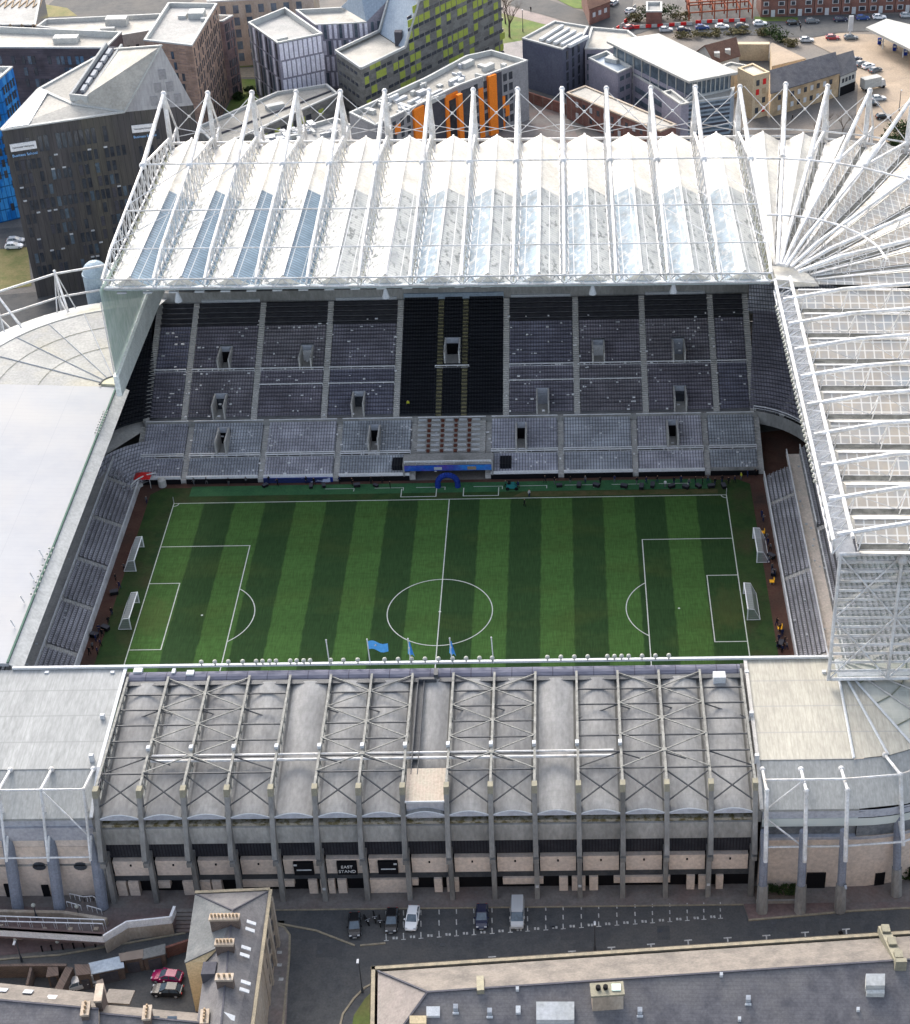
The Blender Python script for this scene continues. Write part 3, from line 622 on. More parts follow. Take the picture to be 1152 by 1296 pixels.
# upper tier
upb = [G(x, 538, 6.2).x for x in (183, 231, 319, 408, 500, 640, 731, 819, 910, 957)]
uv1 = [G(x, 528, 7).x for x in (276, 452, 687, 863)]; uv2 = [G(x, 458, 13).x for x in (283, 386, 758, 861)]
for i in range(9):
    a0, a1 = upb[i]+.6, upb[i+1]-.6
    if i == 4:
        tv = (a0+a1)/2-.0
        ks = [M['dark'], M['seatK']]
        seatblock(stand, UO, US, WS, a0, tv-3.1, 12, UDY, UDZ, ks); seatblock(stand, UO, US, WS, tv-1.9, tv+1.9, 12, UDY, UDZ, ks); seatblock(stand, UO, US, WS, tv+3.1, a1, 12, UDY, UDZ, ks)
        o2 = (0, UO[1]+12*UDY, UO[2]+12*UDZ)
        seatblock(stand, o2, US, WS, a0, tv-3.1, UR-12, UDY, UDZ, ks); seatblock(stand, o2, US, WS, tv-1.9, tv+1.9, UR-12, UDY, UDZ, ks, [(tv-1.7, tv+1.7, 1, 8)]); seatblock(stand, o2, US, WS, tv+3.1, a1, UR-12, UDY, UDZ, ks)
        for s in (-1, 1): aislestrip(stand, (tv+s*2.5, UO[1], UO[2]), US, WS, -.55, .55, UR, UDY, UDZ, M['goldstep'], 'staircase')
        vomitory(stand, (tv, UO[1], UO[2]), US, WS, -1.3, 1.3, 13*UDY, 13*UDZ, 3.2, 5.4, M['white'])
        railing(stand, [(tv-3.4, UO[1]+12*UDY, UO[2]+12*UDZ), (tv+3.4, UO[1]+12*UDY, UO[2]+12*UDZ)], .9, 2)
        MB().box(a0, a1, UO[1]+UR*UDY, UO[1]+UR*UDY+.4, 16, 19.6).build('fascia', M['blueroof'], stand)
        continue
    hs = [(x-1.2, x+1.2, 0, 6) for x in uv1 if a0 < x < a1]; h2 = [(x-1.2, x+1.2, 0, 8) for x in uv2 if a0 < x < a1]
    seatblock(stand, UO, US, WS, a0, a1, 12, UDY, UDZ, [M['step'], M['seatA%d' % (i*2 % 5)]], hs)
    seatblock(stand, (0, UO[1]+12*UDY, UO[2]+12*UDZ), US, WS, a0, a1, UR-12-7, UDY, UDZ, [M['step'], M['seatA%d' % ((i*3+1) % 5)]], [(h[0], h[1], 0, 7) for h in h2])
    railing(stand, [(a0, UO[1]+12*UDY, UO[2]+12*UDZ), (a1, UO[1]+12*UDY, UO[2]+12*UDZ)], 1.0, 2.0)
    if i in (2, 3, 5, 6): railing(stand, [(a0, UO[1]+8*UDY, UO[2]+8*UDZ), (a1, UO[1]+8*UDY, UO[2]+8*UDZ)], .8, 2.0)
    k0 = UR-7                                                          # topmost rows: deep dark steps with pale edges
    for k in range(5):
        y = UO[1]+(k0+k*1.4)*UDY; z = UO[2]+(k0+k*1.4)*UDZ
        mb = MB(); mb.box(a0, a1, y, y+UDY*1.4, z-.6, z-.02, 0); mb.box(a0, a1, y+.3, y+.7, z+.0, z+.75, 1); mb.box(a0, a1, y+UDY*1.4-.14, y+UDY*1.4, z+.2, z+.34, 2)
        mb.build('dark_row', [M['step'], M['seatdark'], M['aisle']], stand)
for i, x in enumerate(upb): aislestrip(stand, (x, UO[1]-.1, UO[2]), US, WS, -.6, .6, UR, UDY, UDZ, M['aisle'])
for i, x in enumerate(uv1): vomitory(stand, (x, UO[1], UO[2]), US, WS, -1.0, 1.0, .1, 0, 3.0, 4.6, None, M['glass'] if i != 2 else M['paleblue'])
for i, x in enumerate(uv2): vomitory(stand, (x, UO[1], UO[2]), US, WS, -1.0, 1.0, 12.2*UDY, 12.2*UDZ, 3.0, 5.0, None, (M['black'], M['whitepaint'], M['whitepaint'], M['paleblue'])[i])
MB().box(-61, 60, 53.5, 54.1, 3, 6.1).build('tier_wall', M['conc'], stand)
# balcony front, rear wall and flank walls under the roof
yb = UO[1]+UR*UDY
bk = MB(); bk.box(-60.5, 60, yb+.45, yb+.9, 15, 20.6); bk.build('balcony_front', M['conc'], stand)
for i in range(9):
    if i in (1, 3, 5, 7): MB().box(upb[i]+.9, upb[i+1]-.9, yb+.1, yb+.44, 18.2, 18.9).build('white_panel', M['desk'], stand)
MB().box(-60, 60, 99, 99.6, 0, 41.5).build('rear_wall', M['conc'], stand)
MB().box(-60.5, 60, yb+.9, 99, 20.1, 20.5).build('upper_deck', M['dark'], stand)
# ------------------------------------------------ roof of the far stand
X0, DX = -58.6, 9.02
def chord(x): 
    z = -.0088*x
    return [V((x, 35.6, 46.6+z)), V((x, 44, 48.2+z)), V((x, 75.6, 50.2+z)), V((x, 100.7, 45.2+z))]
def valley(x):
    z = -.0088*x
    return [V((x, 37, 43.9+z)), V((x, 60, 43.1+z)), V((x, 80, 42.5+z)), V((x, 100.5, 42.6+z))]
def along(pts, t):
    ls = [(b-a).length for a, b in zip(pts, pts[1:])]; s = t*sum(ls)
    for a, b, l in zip(pts, pts[1:], ls):
        if s <= l: return a.lerp(b, s/l)
        s -= l
    return pts[-1].copy()
def truss(p, top, val, lat, n=20, r=.3, rb=.2, name='roof_truss', rl=.1, one=False):
    mb = MB(); mb.path(top, r, 6)
    for s in (-1, 1):
        mb.path([v+lat*(.75*s)+V((0, 0, .35)) for v in val], rb, 5)
        for k in range(n):
            a = along(top, (k+.5)/n); b0 = along(val, k/n)+lat*(.75*s)+V((0, 0, .35)); b1 = along(val, (k+1)/n)+lat*(.75*s)+V((0, 0, .35))
            mb.tube(a, b0, rl, 4)
            if not one: mb.tube(a, b1, rl, 4)
            elif s > 0: mb.tube(a, b1, rl*.6, 4)
    for k in range(n+1): 
        b = along(val, k/n)+V((0, 0, .35)); mb.tube(b-lat*.75, b+lat*.75, rl, 4)
    return mb.build(name, M['white'], p)
def mast(tr, apex, knuckle, foot, rear):
    """A-frame: front tie down to the knuckle, mast on the foot, back stay"""
    ap, kn, ft, re = V(apex), V(knuckle), V(foot), V(rear); d = (re-ft); d.z = 0; d.normalize(); la = V((d.y, -d.x, 0))
    mb = MB(); mb.tube(ap, kn, .36, 8, r2=.5); mb.tube(ap, ft, .45, 8, r2=.55); mb.tube(ap, re, .22, 6); mb.ball(ap, .6, 8, 5)
    mb.tube(re, re-V((0, 0, 6)), .3, 6); mb.tube(ft, ft-V((0, 0, 4)), .4, 6); mb.tube(re, ft-V((0, 0, 1)), .2, 6); mb.tube(re+V((0, 0, .2)), ft-V((0, 0, 3.4)), .16, 5); mb.ball(kn, .75, 8, 5)
    return mb.build('mast', M['white'], tr)
def rooflet(p, va, vb, rise, zr, split, ml, mr, mop=None, name='roof_bay'):
    """gabled bay between two valleys va and vb: ridge in the middle, opaque behind `split` and glazed before it"""
    mb = MB(); n = 10
    for k in range(n):
        t0, t1 = k/n, (k+1)/n
        A0, A1, B0, B1 = along(va, t0), along(va, t1), along(vb, t0), along(vb, t1)
        R0, R1 = A0.lerp(B0, .5)+V((0, 0, rise)), A1.lerp(B1, .5)+V((0, 0, rise))
        op = t0 >= split
        mb.poly([A0, R0, R1, A1], 0 if op else 1); mb.poly([R0, B0, B1, R1], 0 if op else 2)
    A, B = va[0], vb[0]; mb.poly([A, B, A.lerp(B, .5)+V((0, 0, rise))], 3)
    A, B = va[-1], vb[-1]; mb.poly([B, A, A.lerp(B, .5)+V((0, 0, rise))], 3)
    o = mb.build(name, [mop or M['roofwhite'], ml, mr, M['roofwhite']], p)
    c = MB(); c.beam(va[0].lerp(vb[0], .5)+V((0, 0, rise+.08)), va[-1].lerp(vb[-1], .5)+V((0, 0, rise+.08)), .35, .16); c.build('ridge_cap', M['white'], o)
    return o
for k in range(14):
    x = X0+k*DX; tr = truss(stand, chord(x), valley(x), V((1, 0, 0)), 18); z = -.0088*x
    mast(tr, (x, 101, 54.6+z), chord(x)[2], (x, 100.6, 45+z), (x, 107.5, 44.6+z))
    g = MB(); v = valley(x)
    for a, b in zip(v, v[1:]): g.poly([a+V((-.55, 0, .04)), a+V((.55, 0, .04)), b+V((.55, 0, .04)), b+V((-.55, 0, .04))])
    g.build('valley_gutter', M['gutter'], stand)
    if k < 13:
        l, r_ = (M['roofspeck'], M['roofblue']) if k < 4 else ((M['roofspeck'], M['roofstripe']) if k < 6 else (M['roofmott'], M['roofstripe']))  # slope colours change by bay to imitate glare and truss shadow
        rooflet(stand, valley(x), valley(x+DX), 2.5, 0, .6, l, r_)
    # tie rods between neighbouring masts
    if k < 13:
        x2 = x+DX; rods = MB(); z2 = -.0088*x2
        A, B = V((x, 101, 54.2+z)), V((x2, 101, 54.2+z2)); a, b = V((x, 101, 45.2+z)), V((x2, 101, 45.2+z2))
        rods.tube(A, b, .09, 4); rods.tube(B, a, .09, 4); rods.ball((A+b)*.5, .32, 6, 4)
        A, B = V((x, 107.5, 47+z)), V((x2, 107.5, 47+z2)); a, b = V((x, 107.5, 42.5+z)), V((x2, 107.5, 42.5+z2)); rods2 = MB(); rods2.tube(V((x, 107.5, 44.4+z)), b, .09, 4); rods2.tube(V((x2, 107.5, 44.4+z2)), a, .09, 4)
        rods.build('tie_rod', M['white'], stand); rods = rods2; rods.build('tie_rod', M['white'], stand)
for t, r in ((0.13, .13), (.34, .16), (.62, .17)):
    MB().path([along(chord(X0+k*DX), t)+V((0, 0, .15)) for k in range(14)], r, 5).build('roof_tie', M['white'], stand)
MB().path([V((X0+k*DX, 101.5, 43.6-.0088*(X0+k*DX))) for k in range(14)], .3, 6).build('rear_beam', M['white'], stand)
dg = MB()
for k, s in ((0, 1), (1, 1), (12, -1), (11, -1)):
    a, b = chord(X0+k*DX), chord(X0+(k+1)*DX)
    if s > 0: dg.tube(along(a, .16), along(b, .34), .1, 4); dg.tube(along(a, .38), along(b, .62), .1, 4)
    else: dg.tube(along(b, .16), along(a, .34), .1, 4); dg.tube(along(b, .38), along(a, .62), .1, 4)
dg.build('wind_brace', M['white'], stand)
# front edge truss, gutter and hanging loudspeakers
fe = MB(); n = 39
for i in range(n):
    xa, xb = X0+i*3.007, X0+(i+1)*3.007; xm = (xa+xb)/2; z = -.0088*xm
    fe.tube((xa, 35.6, 46.6+z), (xb, 35.6, 46.6+z), .16, 5); fe.tube((xa, 35.8, 44.8+z), (xb, 35.8, 44.8+z), .2, 5)
    fe.tube((xa, 35.8, 44.8+z), (xm, 35.6, 46.6+z), .1, 4); fe.tube((xm, 35.6, 46.6+z), (xb, 35.8, 44.8+z), .1, 4)
fe.build('edge_truss', M['white'], stand)
eg = MB()
for k in range(13):
    xa, xb = X0+k*DX, X0+(k+1)*DX; eg.beam((xa, 36.5, 44.45-.0088*xa), (xb, 36.5, 44.45-.0088*xb), .9, .5)
eg.build('edge_gutter', mat('edge_gutter', (.46, .52, .54), (.38, .43, .45), .4), stand)
for px in (231, 490, 750, 852):
    x = G(px, 370, 42).x
    MB().tube((x, 36.4, 44.2), (x, 36.4, 42.2), .18, 8, r2=.7).build('loudspeaker', M['desk'], stand)
for i in range(26):
    x = X0+2+i*4.6; MB().box(x, x+1.7, 36.2, 36.7, 43.95, 44.2).build('floodlight', M['desk'], stand)
# glazed flank at the left end
gz = MB(); gz.poly([(-58.9, 34, 46), (-58.9, 34, 28.6), (-58.9, 64, 29.6), (-58.9, 64, 43)]); gz.build('glazed_flank', M['endglass'], stand)
fb = MB(); fb.hexa([(-59.3, 33.6, 24.4), (-58.3, 33.6, 24.4), (-58.3, 98, 23.2), (-59.3, 98, 23.2)], [(-59.3, 33.6, 28.6), (-58.3, 33.6, 28.6), (-58.3, 98, 30.6), (-59.3, 98, 30.6)])
fb.build('flank_beam', mat('pale_flank', (.74, .77, .74), (.62, .65, .62), .4), stand)
MB().box(-59.2, -58.7, 64, 98, 30, 43).build('flank_wall', M['conc'], stand)
for k in range(6):
    MB().tube((-59.1, 34+k*6, 29), (-59.1, 34+k*6, 43.5), .1, 4).build('glazing_bar', M['white'], stand)
# ------------------------------------------------ curved seats in the two far corners
def fanblock(p, c, r0, z0, a0, a1, rows, dr, dz, ms, segs=6):
    mb = MB(); cx, cy_ = c
    for r in range(rows):
        for s in range(segs):
            t0, t1 = rad(a0+(a1-a0)*s/segs), rad(a0+(a1-a0)*(s+1)/segs)
            def P(rr, t, z): return (cx+rr*math.cos(t), cy_+rr*math.sin(t), z)
            q0, q1, z = r0+r*dr, r0+(r+1)*dr, z0+r*dz
            mb.poly([P(q0, t0, z), P(q0, t1, z), P(q1, t1, z), P(q1, t0, z)], 0); mb.poly([P(q1, t0, z), P(q1, t1, z), P(q1, t1, z+dz), P(q1, t0, z+dz)], 0)
            e0, e1 = q1-.5, q1-.06
            mb.hexa([P(e0, t0, z+.3), P(e1, t0, z+.3), P(e1, t1, z+.3), P(e0, t1, z+.3)], [P(e0, t0, z+.45), P(e1, t0, z+.8), P(e1, t1, z+.8), P(e0, t1, z+.45)], 1)
    return mb.build('seating_block', ms, p)
fanblock(stand, (-56, 36), 5, .9, 100, 170, 11, .82, .27, [M['step'], M['seatB']]); fanblock(stand, (-56, 40), 15, 6.1, 100, 175, 26, .82, .395, [M['dark'], M['seatK']])
fanblock(stand, (57, 40), 14.3, 6.1, 6, 84, 26, .82, .395, [M['step'], M['seatA']], 8); fanblock(stand, (56, 46), 29.5, 16.2, 52, 83, 10, .82, .45, [M['step'], M['seatB']], 4)
for t in (34, 58):
    c, s = math.cos(rad(t)), math.sin(rad(t)); aislestrip(stand, (57+14.3*c, 40+14.3*s, 6.2), (-s, c, 0), (c, s, 0), -.5, .5, 26, .82, .395, M['aisle'])
for t in (140, 163):
    c, s = math.cos(rad(t)), math.sin(rad(t)); aislestrip(stand, (-56+4.9*c, 36+4.9*s, 1.0), (-s, c, 0), (c, s, 0), -.5, .5, 11, .82, .27, M['aisle'])
    aislestrip(stand, (-56+15*c, 40+15*s, 6.2), (-s, c, 0), (c, s, 0), -.45, .45, 26, .82, .395, M['aisle'])
vomitory(stand, (56+14.4*math.cos(rad(14)), 40+14.4*math.sin(rad(14)), 6.1), (-math.sin(rad(14)), math.cos(rad(14)), 0), (math.cos(rad(14)), math.sin(rad(14)), 0), -1.3, 1.3, .2, .2, 3.2, 4)
cw = MB()
for k in range(9):
    t0, t1 = rad(5+k*8), rad(13+k*8); cw.poly([(56+14.3*math.cos(t0), 40+14.3*math.sin(t0), 3.3), (56+14.3*math.cos(t1), 40+14.3*math.sin(t1), 3.3), (56+14.3*math.cos(t1), 40+14.3*math.sin(t1), 6.2), (56+14.3*math.cos(t0), 40+14.3*math.sin(t0), 6.2)])
cw.build('corner_wall', M['conc'], stand)
railing(stand, [(56+14.4*math.cos(rad(5+9*k)), 40+14.4*math.sin(rad(5+9*k)), 6.2) for k in range(9)], 1.1, 1.6)
railing(stand, [(-56+5*math.cos(rad(100+10*k)), 36+5*math.sin(rad(100+10*k)), 1.4) for k in range(8)], 1.1, 1.4)
MB().poly([(-75, 36, 3), (-60.5, 54, 4.6), (-60.5, 60, 5.8), (-78, 60, 5.8)]).build('corner_floor', M['aisle'], stand)
def Gy(px, py, y):
    d = rt*((px-PPX)/FPX) - up*((py-PPY)/FPX) + fw
    t = (y-CAM[1])/d.y
    return V((y*0+CAM[0]+d.x*t, y, CAM[2]+d.z*t))
# ================================================================ RIGHT-HAND STAND (shares the tall roof)
north = thing('grandstand', 'tall grandstand on the right with cream glazed roof bays and heavy white roof trusses', 'grandstand', (64, 0, 0))
XE, PEAKS = 59.8, [(0, 45.6), (10, 47.4), (41.4, 49.6), (66.5, 44.8)]
VALS = [(3, 43.0), (26, 42.4), (46, 41.9), (66, 42.0)]
def radial(c, dirv, prof): return [V((c[0]+dirv[0]*d, c[1]+dirv[1]*d, z)) for d, z in prof]
YS = [35.2-8.45*k for k in range(10)]
vs = []
for k, y in enumerate(YS):
    if k == 0: vs.append(radial((XE, y), (1, 0), VALS)); continue
    pk, vl = radial((XE, y), (1, 0), PEAKS), radial((XE, y), (1, 0), VALS); vs.append(vl)
    tr = truss(north, pk, vl, V((0, 1, 0)), 9, .36, .16, rl=.1, one=True)
    mast(tr, (XE+67, y, 54), pk[2], (XE+66.5, y, 44.6), (XE+73, y, 44))
    g = MB()
    for a, b in zip(vl, vl[1:]): g.poly([a+V((0, -1.2, .5)), b+V((0, -1.2, .5)), b+V((0, 1.1, .42)), a+V((0, 1.1, .42))])
    g.build('valley_gutter', M['darkgutter'], north)
    g = MB()
    for a, b in zip(vl, vl[1:]): g.poly([a+V((0, -2.9, 1.42)), b+V((0, -2.9, 1.42)), b+V((0, -1.25, .66)), a+V((0, -1.25, .66))])
    g.build('edge_flashing', M['roofwhite'], north)
for k in range(9): rooflet(north, vs[k+1], vs[k], 2.1, 0, 2.0, M['roofcream'], M['roofwhite'], M['roofcream'])
for t, r in ((.34, .24), (.62, .24)):
    MB().path([along(radial((XE, y), (1, 0), PEAKS), t)+V((0, 0, .2)) for y in YS[1:]], r, 6).build('roof_tie', M['white'], north)
ie = MB(); n = 27
for i in range(n):
    ya, yb_ = -42+i*2.83, -42+(i+1)*2.83; ym = (ya+yb_)/2
    for x, z, r in ((59.2, 45.4, .28), (61.8, 45.9, .3), (59.2, 43.2, .2)): ie.tube((x, ya, z), (x, yb_, z), r, 6)
    for (xa, za), (xb, zb) in (((59.2, 45.4), (61.8, 45.9)), ((59.2, 43.2), (59.2, 45.4)), ((59.2, 43.2), (61.8, 45.9))):
        ie.tube((xa, ya, za), (xb, ym, zb), .12, 4); ie.tube((xb, ym, zb), (xa, yb_, za), .12, 4)
ie.build('edge_truss', M['white'], north)
MB().box(59.9, 62.6, -42, 35, 42.0, 42.6).build('edge_gutter', M['grey'], north)
for i in range(40):
    y = 27-i*1.35; MB().ball((58.7, y, 44.1), .3, 6, 4).build('floodlight', M['lampw'], north)
# the radiating corner of the tall roof
CC = (59.6, 35.0); fv = []; fk = []
CA = [0, 7.2, 14.4, 21.7, 29.2, 42, 57, 73, 88]
for k in range(0, 9):
    th = rad(CA[k]); dv = (math.sin(th), math.cos(th))
    rr = 1+.0*k
    pk, vl = radial(CC, dv, [(4, 45.9), (12, 47.6), (41.4*rr, 49.7), (66.5*rr, 44.8)]), radial(CC, dv, [(7, 43.9), (26, 42.9), (46, 42.2), (66*rr, 42.1)])
    fv.append(vl); fk.append(pk)
    if 0 < k < 8:
        la = V((dv[1], -dv[0], 0)); tr = truss(north, pk, vl, la*.8, 9, .36, .14, rl=.08, one=True)
        ap = radial(CC, dv, [(67*rr, 54.2)])[0]; re = radial(CC, dv, [(73.5*rr, 44.1)])[0]
        mast(tr, ap, pk[2], pk[3], re)
        g = MB()
        for a, b in zip(vl, vl[1:]): g.poly([a-la*.9+V((0, 0, .3)), a+la*.9+V((0, 0, .3)), b+la*1.1+V((0, 0, .42)), b-la*1.1+V((0, 0, .42))])
        g.build('valley_gutter', M['darkgutter'], north)
for k in range(8):
    mb = MB(); A, B = fv[k], fv[k+1]; n = 8
    for j in range(n):
        t0, t1 = j/n, (j+1)/n; A0, A1, B0, B1 = along(A, t0), along(A, t1), along(B, t0), along(B, t1)
        R0, R1 = A0.lerp(B0, .5)+V((0, 0, .4+2.0*t0)), A1.lerp(B1, .5)+V((0, 0, .4+2.0*t1))
        mb.poly([A0, R0, R1, A1], 0); mb.poly([R0, B0, B1, R1], 1)
    mb.poly([B[-1], A[-1], A[-1].lerp(B[-1], .5)+V((0, 0, 2.4))], 0)
    for j in range(n):
        t0, t1 = j/n, (j+1)/n; A0, A1, R0, R1 = along(A, t0), along(A, t1), along(A, t0).lerp(along(B, t0), .5), along(A, t1).lerp(along(B, t1), .5)
        f0, f1 = V((0, 0, .4+2*t0)), V((0, 0, .4+2*t1)); u_ = V((0, 0, .05)); mb.poly([A0.lerp(R0+f0, .5)+u_, R0+f0+u_, R1+f1+u_, A1.lerp(R1+f1, .5)+u_], 0 if k < 4 else 2)
    o = mb.build('roof_bay', [M['roofwhite'] if k < 4 else M['roofcream'], M['roofcream'] if k > 1 else M['roofwhite'], M['roofwhite']], north)
    MB().beam(A[0].lerp(B[0], .5)+V((0, 0, .5)), A[-1].lerp(B[-1], .5)+V((0, 0, 2.5)), .4, .2).build('ridge_cap', M['white'], o)
for t in (.24, .58): MB().path([along(p, t)+V((0, 0, .2)) for p in fk], .2, 6).build('roof_tie', M['white'], north)
hub = MB()
hub.hexa([(CC[0]+7.5*math.cos(rad(a)), CC[1]+7.5*math.sin(rad(a)), 43.6) for a in range(0, 91, 15)]+[(CC[0], CC[1], 43.6)], [(CC[0]+7*math.cos(rad(a)), CC[1]+7*math.sin(rad(a)), 44.2) for a in range(0, 91, 15)]+[(CC[0], CC[1], 45)])
hub.build('roof_hub', M['roofwhite'], north)
for k in range(8):
    rods = MB(); a0, b0 = fk[k][3], fk[k+1][3]; A, B = a0+V((0, 0, 9.2)), b0+V((0, 0, 9.2))
    rods.tube(A, b0, .09, 4); rods.tube(B, a0, .09, 4); rods.ball((A+b0+B+a0)*.25, .32, 6, 4); rods.tube(a0, b0, .2, 5); rods.tube(a0-V((0, 0, 1.6)), b0-V((0, 0, 1.6)), .3, 5)
    rods.build('tie_rod', M['white'], north)
cwz = MB()
for k in range(8): cwz.poly([(fv[k][-1].x, fv[k][-1].y, 0), (fv[k+1][-1].x, fv[k+1][-1].y, 0), fv[k+1][-1], fv[k][-1]])
cwz.build('rear_wall', M['conc'], north); MB().box(XE+66, XE+66.6, -42, 35, 0, 42).build('rear_wall', M['conc'], north)
# glazed end towards the camera
YW = -42.2
gw = MB(); gw.poly([(60.2, YW, 20.6), (126, YW, 20.6), (126, YW, 43.2), (60.2, YW, 43.2)]); gw.build('glazed_end', M['clearwall'], north)
for i in range(13): MB().box(60.2, 126, YW-.16, YW-.04, 21.8+i*1.65, 22.2+i*1.65).build('glazing_bar', M['white'], north)
fr = MB()
for x in (60.2, 68.8, 77.4, 86, 94.6): fr.tube((x, YW-.3, 20.6), (x, YW-.3, 43.4), .26, 6)
for i in range(4):
    x = 60.2+8.6*i
    for z0, z1 in ((20.6, 32), (32, 43.2)): fr.tube((x, YW-.35, z0), (x+8.6, YW-.35, z1), .13, 5); fr.tube((x, YW-.35, z1), (x+8.6, YW-.35, z0), .13, 5)
fr.tube((60, YW-.3, 43.4), (126, YW-.3, 43.4), .3, 6); fr.tube((60, YW-.3, 20.6), (126, YW-.3, 20.6), .3, 6)
fr.ball((68.8, YW-.4, 42.4), .8, 8, 5)
fr.build('end_frame', M['white'], north)
# tiers
nu = V((0, 1, 0)); nw = V((1, 0, 0)); NO = V((60.35, 12, .9))
ay = [-54, -28.5, -5.5, 17.5, 27.2]
for a, b in zip(ay, ay[1:]): seatblock(north, NO, nu, nw, a+.5, b-.5, 6, .7, .36, [M['step'], M['seatS']])
for a in ay[1:-1]: aislestrip(north, NO, nu, nw, 0, 0.01, 1, .1, .1, M['aisle']) if False else aislestrip(north, NO+nu*a, nu, nw, -.5, .5, 6, .7, .36, M['aisle'])
railing(north, [NO+nu*-54+nw*-.3, NO+nu*27+nw*-.3], 1.0, 2.2, name='front_barrier')
MB().hexa([NO+nu*-54+nw*-.35+V((0, 0, -.9)), NO+nu*27.2+nw*-.35+V((0, 0, -.9)), NO+nu*27.2+V((0, 0, -.9)), NO+nu*-54+V((0, 0, -.9))], [NO+nu*-54+nw*-.35+V((0, 0, .35)), NO+nu*27.2+nw*-.35+V((0, 0, .35)), NO+nu*27.2+V((0, 0, .35)), NO+nu*-54+V((0, 0, .35))]).build('front_wall', M['white'], north)
wz = V((0, 0, 2.2)); wk = MB(); p0, p1 = NO+nu*-54+nw*4.25+wz, NO+nu*31+nw*4.25+wz
wk.hexa([p0-V((0, 0, .4)), p0+nw*2.6-V((0, 0, .4)), p1+nw*2.6-V((0, 0, .4)), p1-V((0, 0, .4))], [p0, p0+nw*2.6, p1+nw*2.6, p1]); wk.build('walkway', mat('tan_concrete', (.78, .68, .59), (.64, .57, .49), .5), north)
railing(north, [p0+V((0, 0, .1)), p1+V((0, 0, .1))], 1.05, 2.0)
UO2 = NO+nw*6.75+V((0, 0, 3.4))
for a, b in ((-53, -34.2), (-33, -18), (-17, 3.2), (5.6, 31)): 
    seatblock(north, UO2, nu, nw, a, b, 30, .8, .5, [M['step'], M['seatS']]); railing(north, [UO2+nu*a, UO2+nu*b], 1.0, 2.0)
for a in (-17.5, 4.4, -33.6): aislestrip(north, UO2+nu*a, nu, nw, -.6, .6, 30, .8, .5, M['aisle'])
tw = MB(); tw.hexa([UO2+nu*-54+V((0, 0, -1.6)), UO2+nu*31+V((0, 0, -1.6)), UO2+nu*31+nw*.3+V((0, 0, -1.6)), UO2+nu*-54+nw*.3+V((0, 0, -1.6))], [UO2+nu*-54, UO2+nu*31, UO2+nu*31+nw*.3, UO2+nu*-54+nw*.3]); tw.build('tier_wall', M['conc'], north)
# ================================================================ LEFT-HAND STAND
south = thing('grandstand', 'low grandstand on the left under a plain white roof with a pale fan-shaped corner', 'grandstand', (-70, 0, 0))
su = V((0, 1, 0)); sw = V((-1, 0, 0)); SO = V((-60.4, 8, .9))
ay = [-48, -19.5, -7.2, 4.6, 17.4, 30, 34]
for a, b in zip(ay, ay[1:]): seatblock(south, SO, su, sw, a+.5, b-.5, 7, .71, .34, [M['step'], M['seatS']])
for a in ay[1:-1]: aislestrip(south, SO+su*a, su, sw, -.5, .5, 7, .71, .34, M['aisle'])
railing(south, [SO+su*-48+sw*-.3, SO+su*32+sw*-.3], 1.0, 2.2, name='front_barrier')
MB().hexa([SO+su*-48+sw*-.35+V((0, 0, -.9)), SO+su*-48+V((0, 0, -.9)), SO+su*32+V((0, 0, -.9)), SO+su*32+sw*-.35+V((0, 0, -.9))], [SO+su*-48+sw*-.35+V((0, 0, .35)), SO+su*-48+V((0, 0, .35)), SO+su*32+V((0, 0, .35)), SO+su*32+sw*-.35+V((0, 0, .35))]).build('front_wall', M['white'], south)
p0, p1 = SO+su*-48+sw*5.05+V((0, 0, 2.5)), SO+su*36+sw*5.05+V((0, 0, 2.5))
MB().hexa([p0-V((0, 0, .4)), p1-V((0, 0, .4)), p1+sw*4.5-V((0, 0, .4)), p0+sw*4.5-V((0, 0, .4))], [p0, p1, p1+sw*4.5, p0+sw*4.5]).build('walkway', M['aisle'], south)
railing(south, [p0+V((0, 0, .1)), p1+V((0, 0, .1))], 1.05, 2.0)
UO3 = SO+sw*9.6+V((0, 0, 4.0))
for a, b in ((-48, -24), (-22.6, -12), (-10.6, 2), (3.4, 13), (14.4, 38)): 
    seatblock(south, UO3, su, sw, a, b, 22, .8, .5, [M['step'], M['seatS']]); railing(south, [UO3+su*a, UO3+su*b], 1.0, 2.0)
MB().hexa([UO3+su*-48+V((0, 0, -1.8)), UO3+su*38+V((0, 0, -1.8)), UO3+su*38+sw*.3+V((0, 0, -1.8)), UO3+su*-48+sw*.3+V((0, 0, -1.8))], [UO3+su*-48, UO3+su*38, UO3+su*38+sw*.3, UO3+su*-48+sw*.3]).build('tier_wall', M['conc'], south)
XG, ZG, YG = -61.9, 20.6, 43.2
rf = MB(); rf.hexa([(XG, -36.4, ZG-.6), (XG, YG, ZG-.6), (-125, YG, ZG+2.4), (-125, -36.4, ZG+2.4)], [(XG, -36.4, ZG), (XG, YG, ZG), (-125, YG, ZG+3), (-125, -36.4, ZG+3)]); rf.build('roof', M['gallow'], south)
MB().hexa([(XG-.25, -36.4, ZG+.02), (XG+.05, -36.4, ZG+.02), (XG+.05, YG, ZG+.02), (XG-.25, YG, ZG+.02)], [(XG-.25, -36.4, ZG+.22), (XG+.05, -36.4, ZG+.22), (XG+.05, YG, ZG+.22), (XG-.25, YG, ZG+.22)]).build('roof_gutter', mat('green_gutter', (.06, .11, .09)), south)
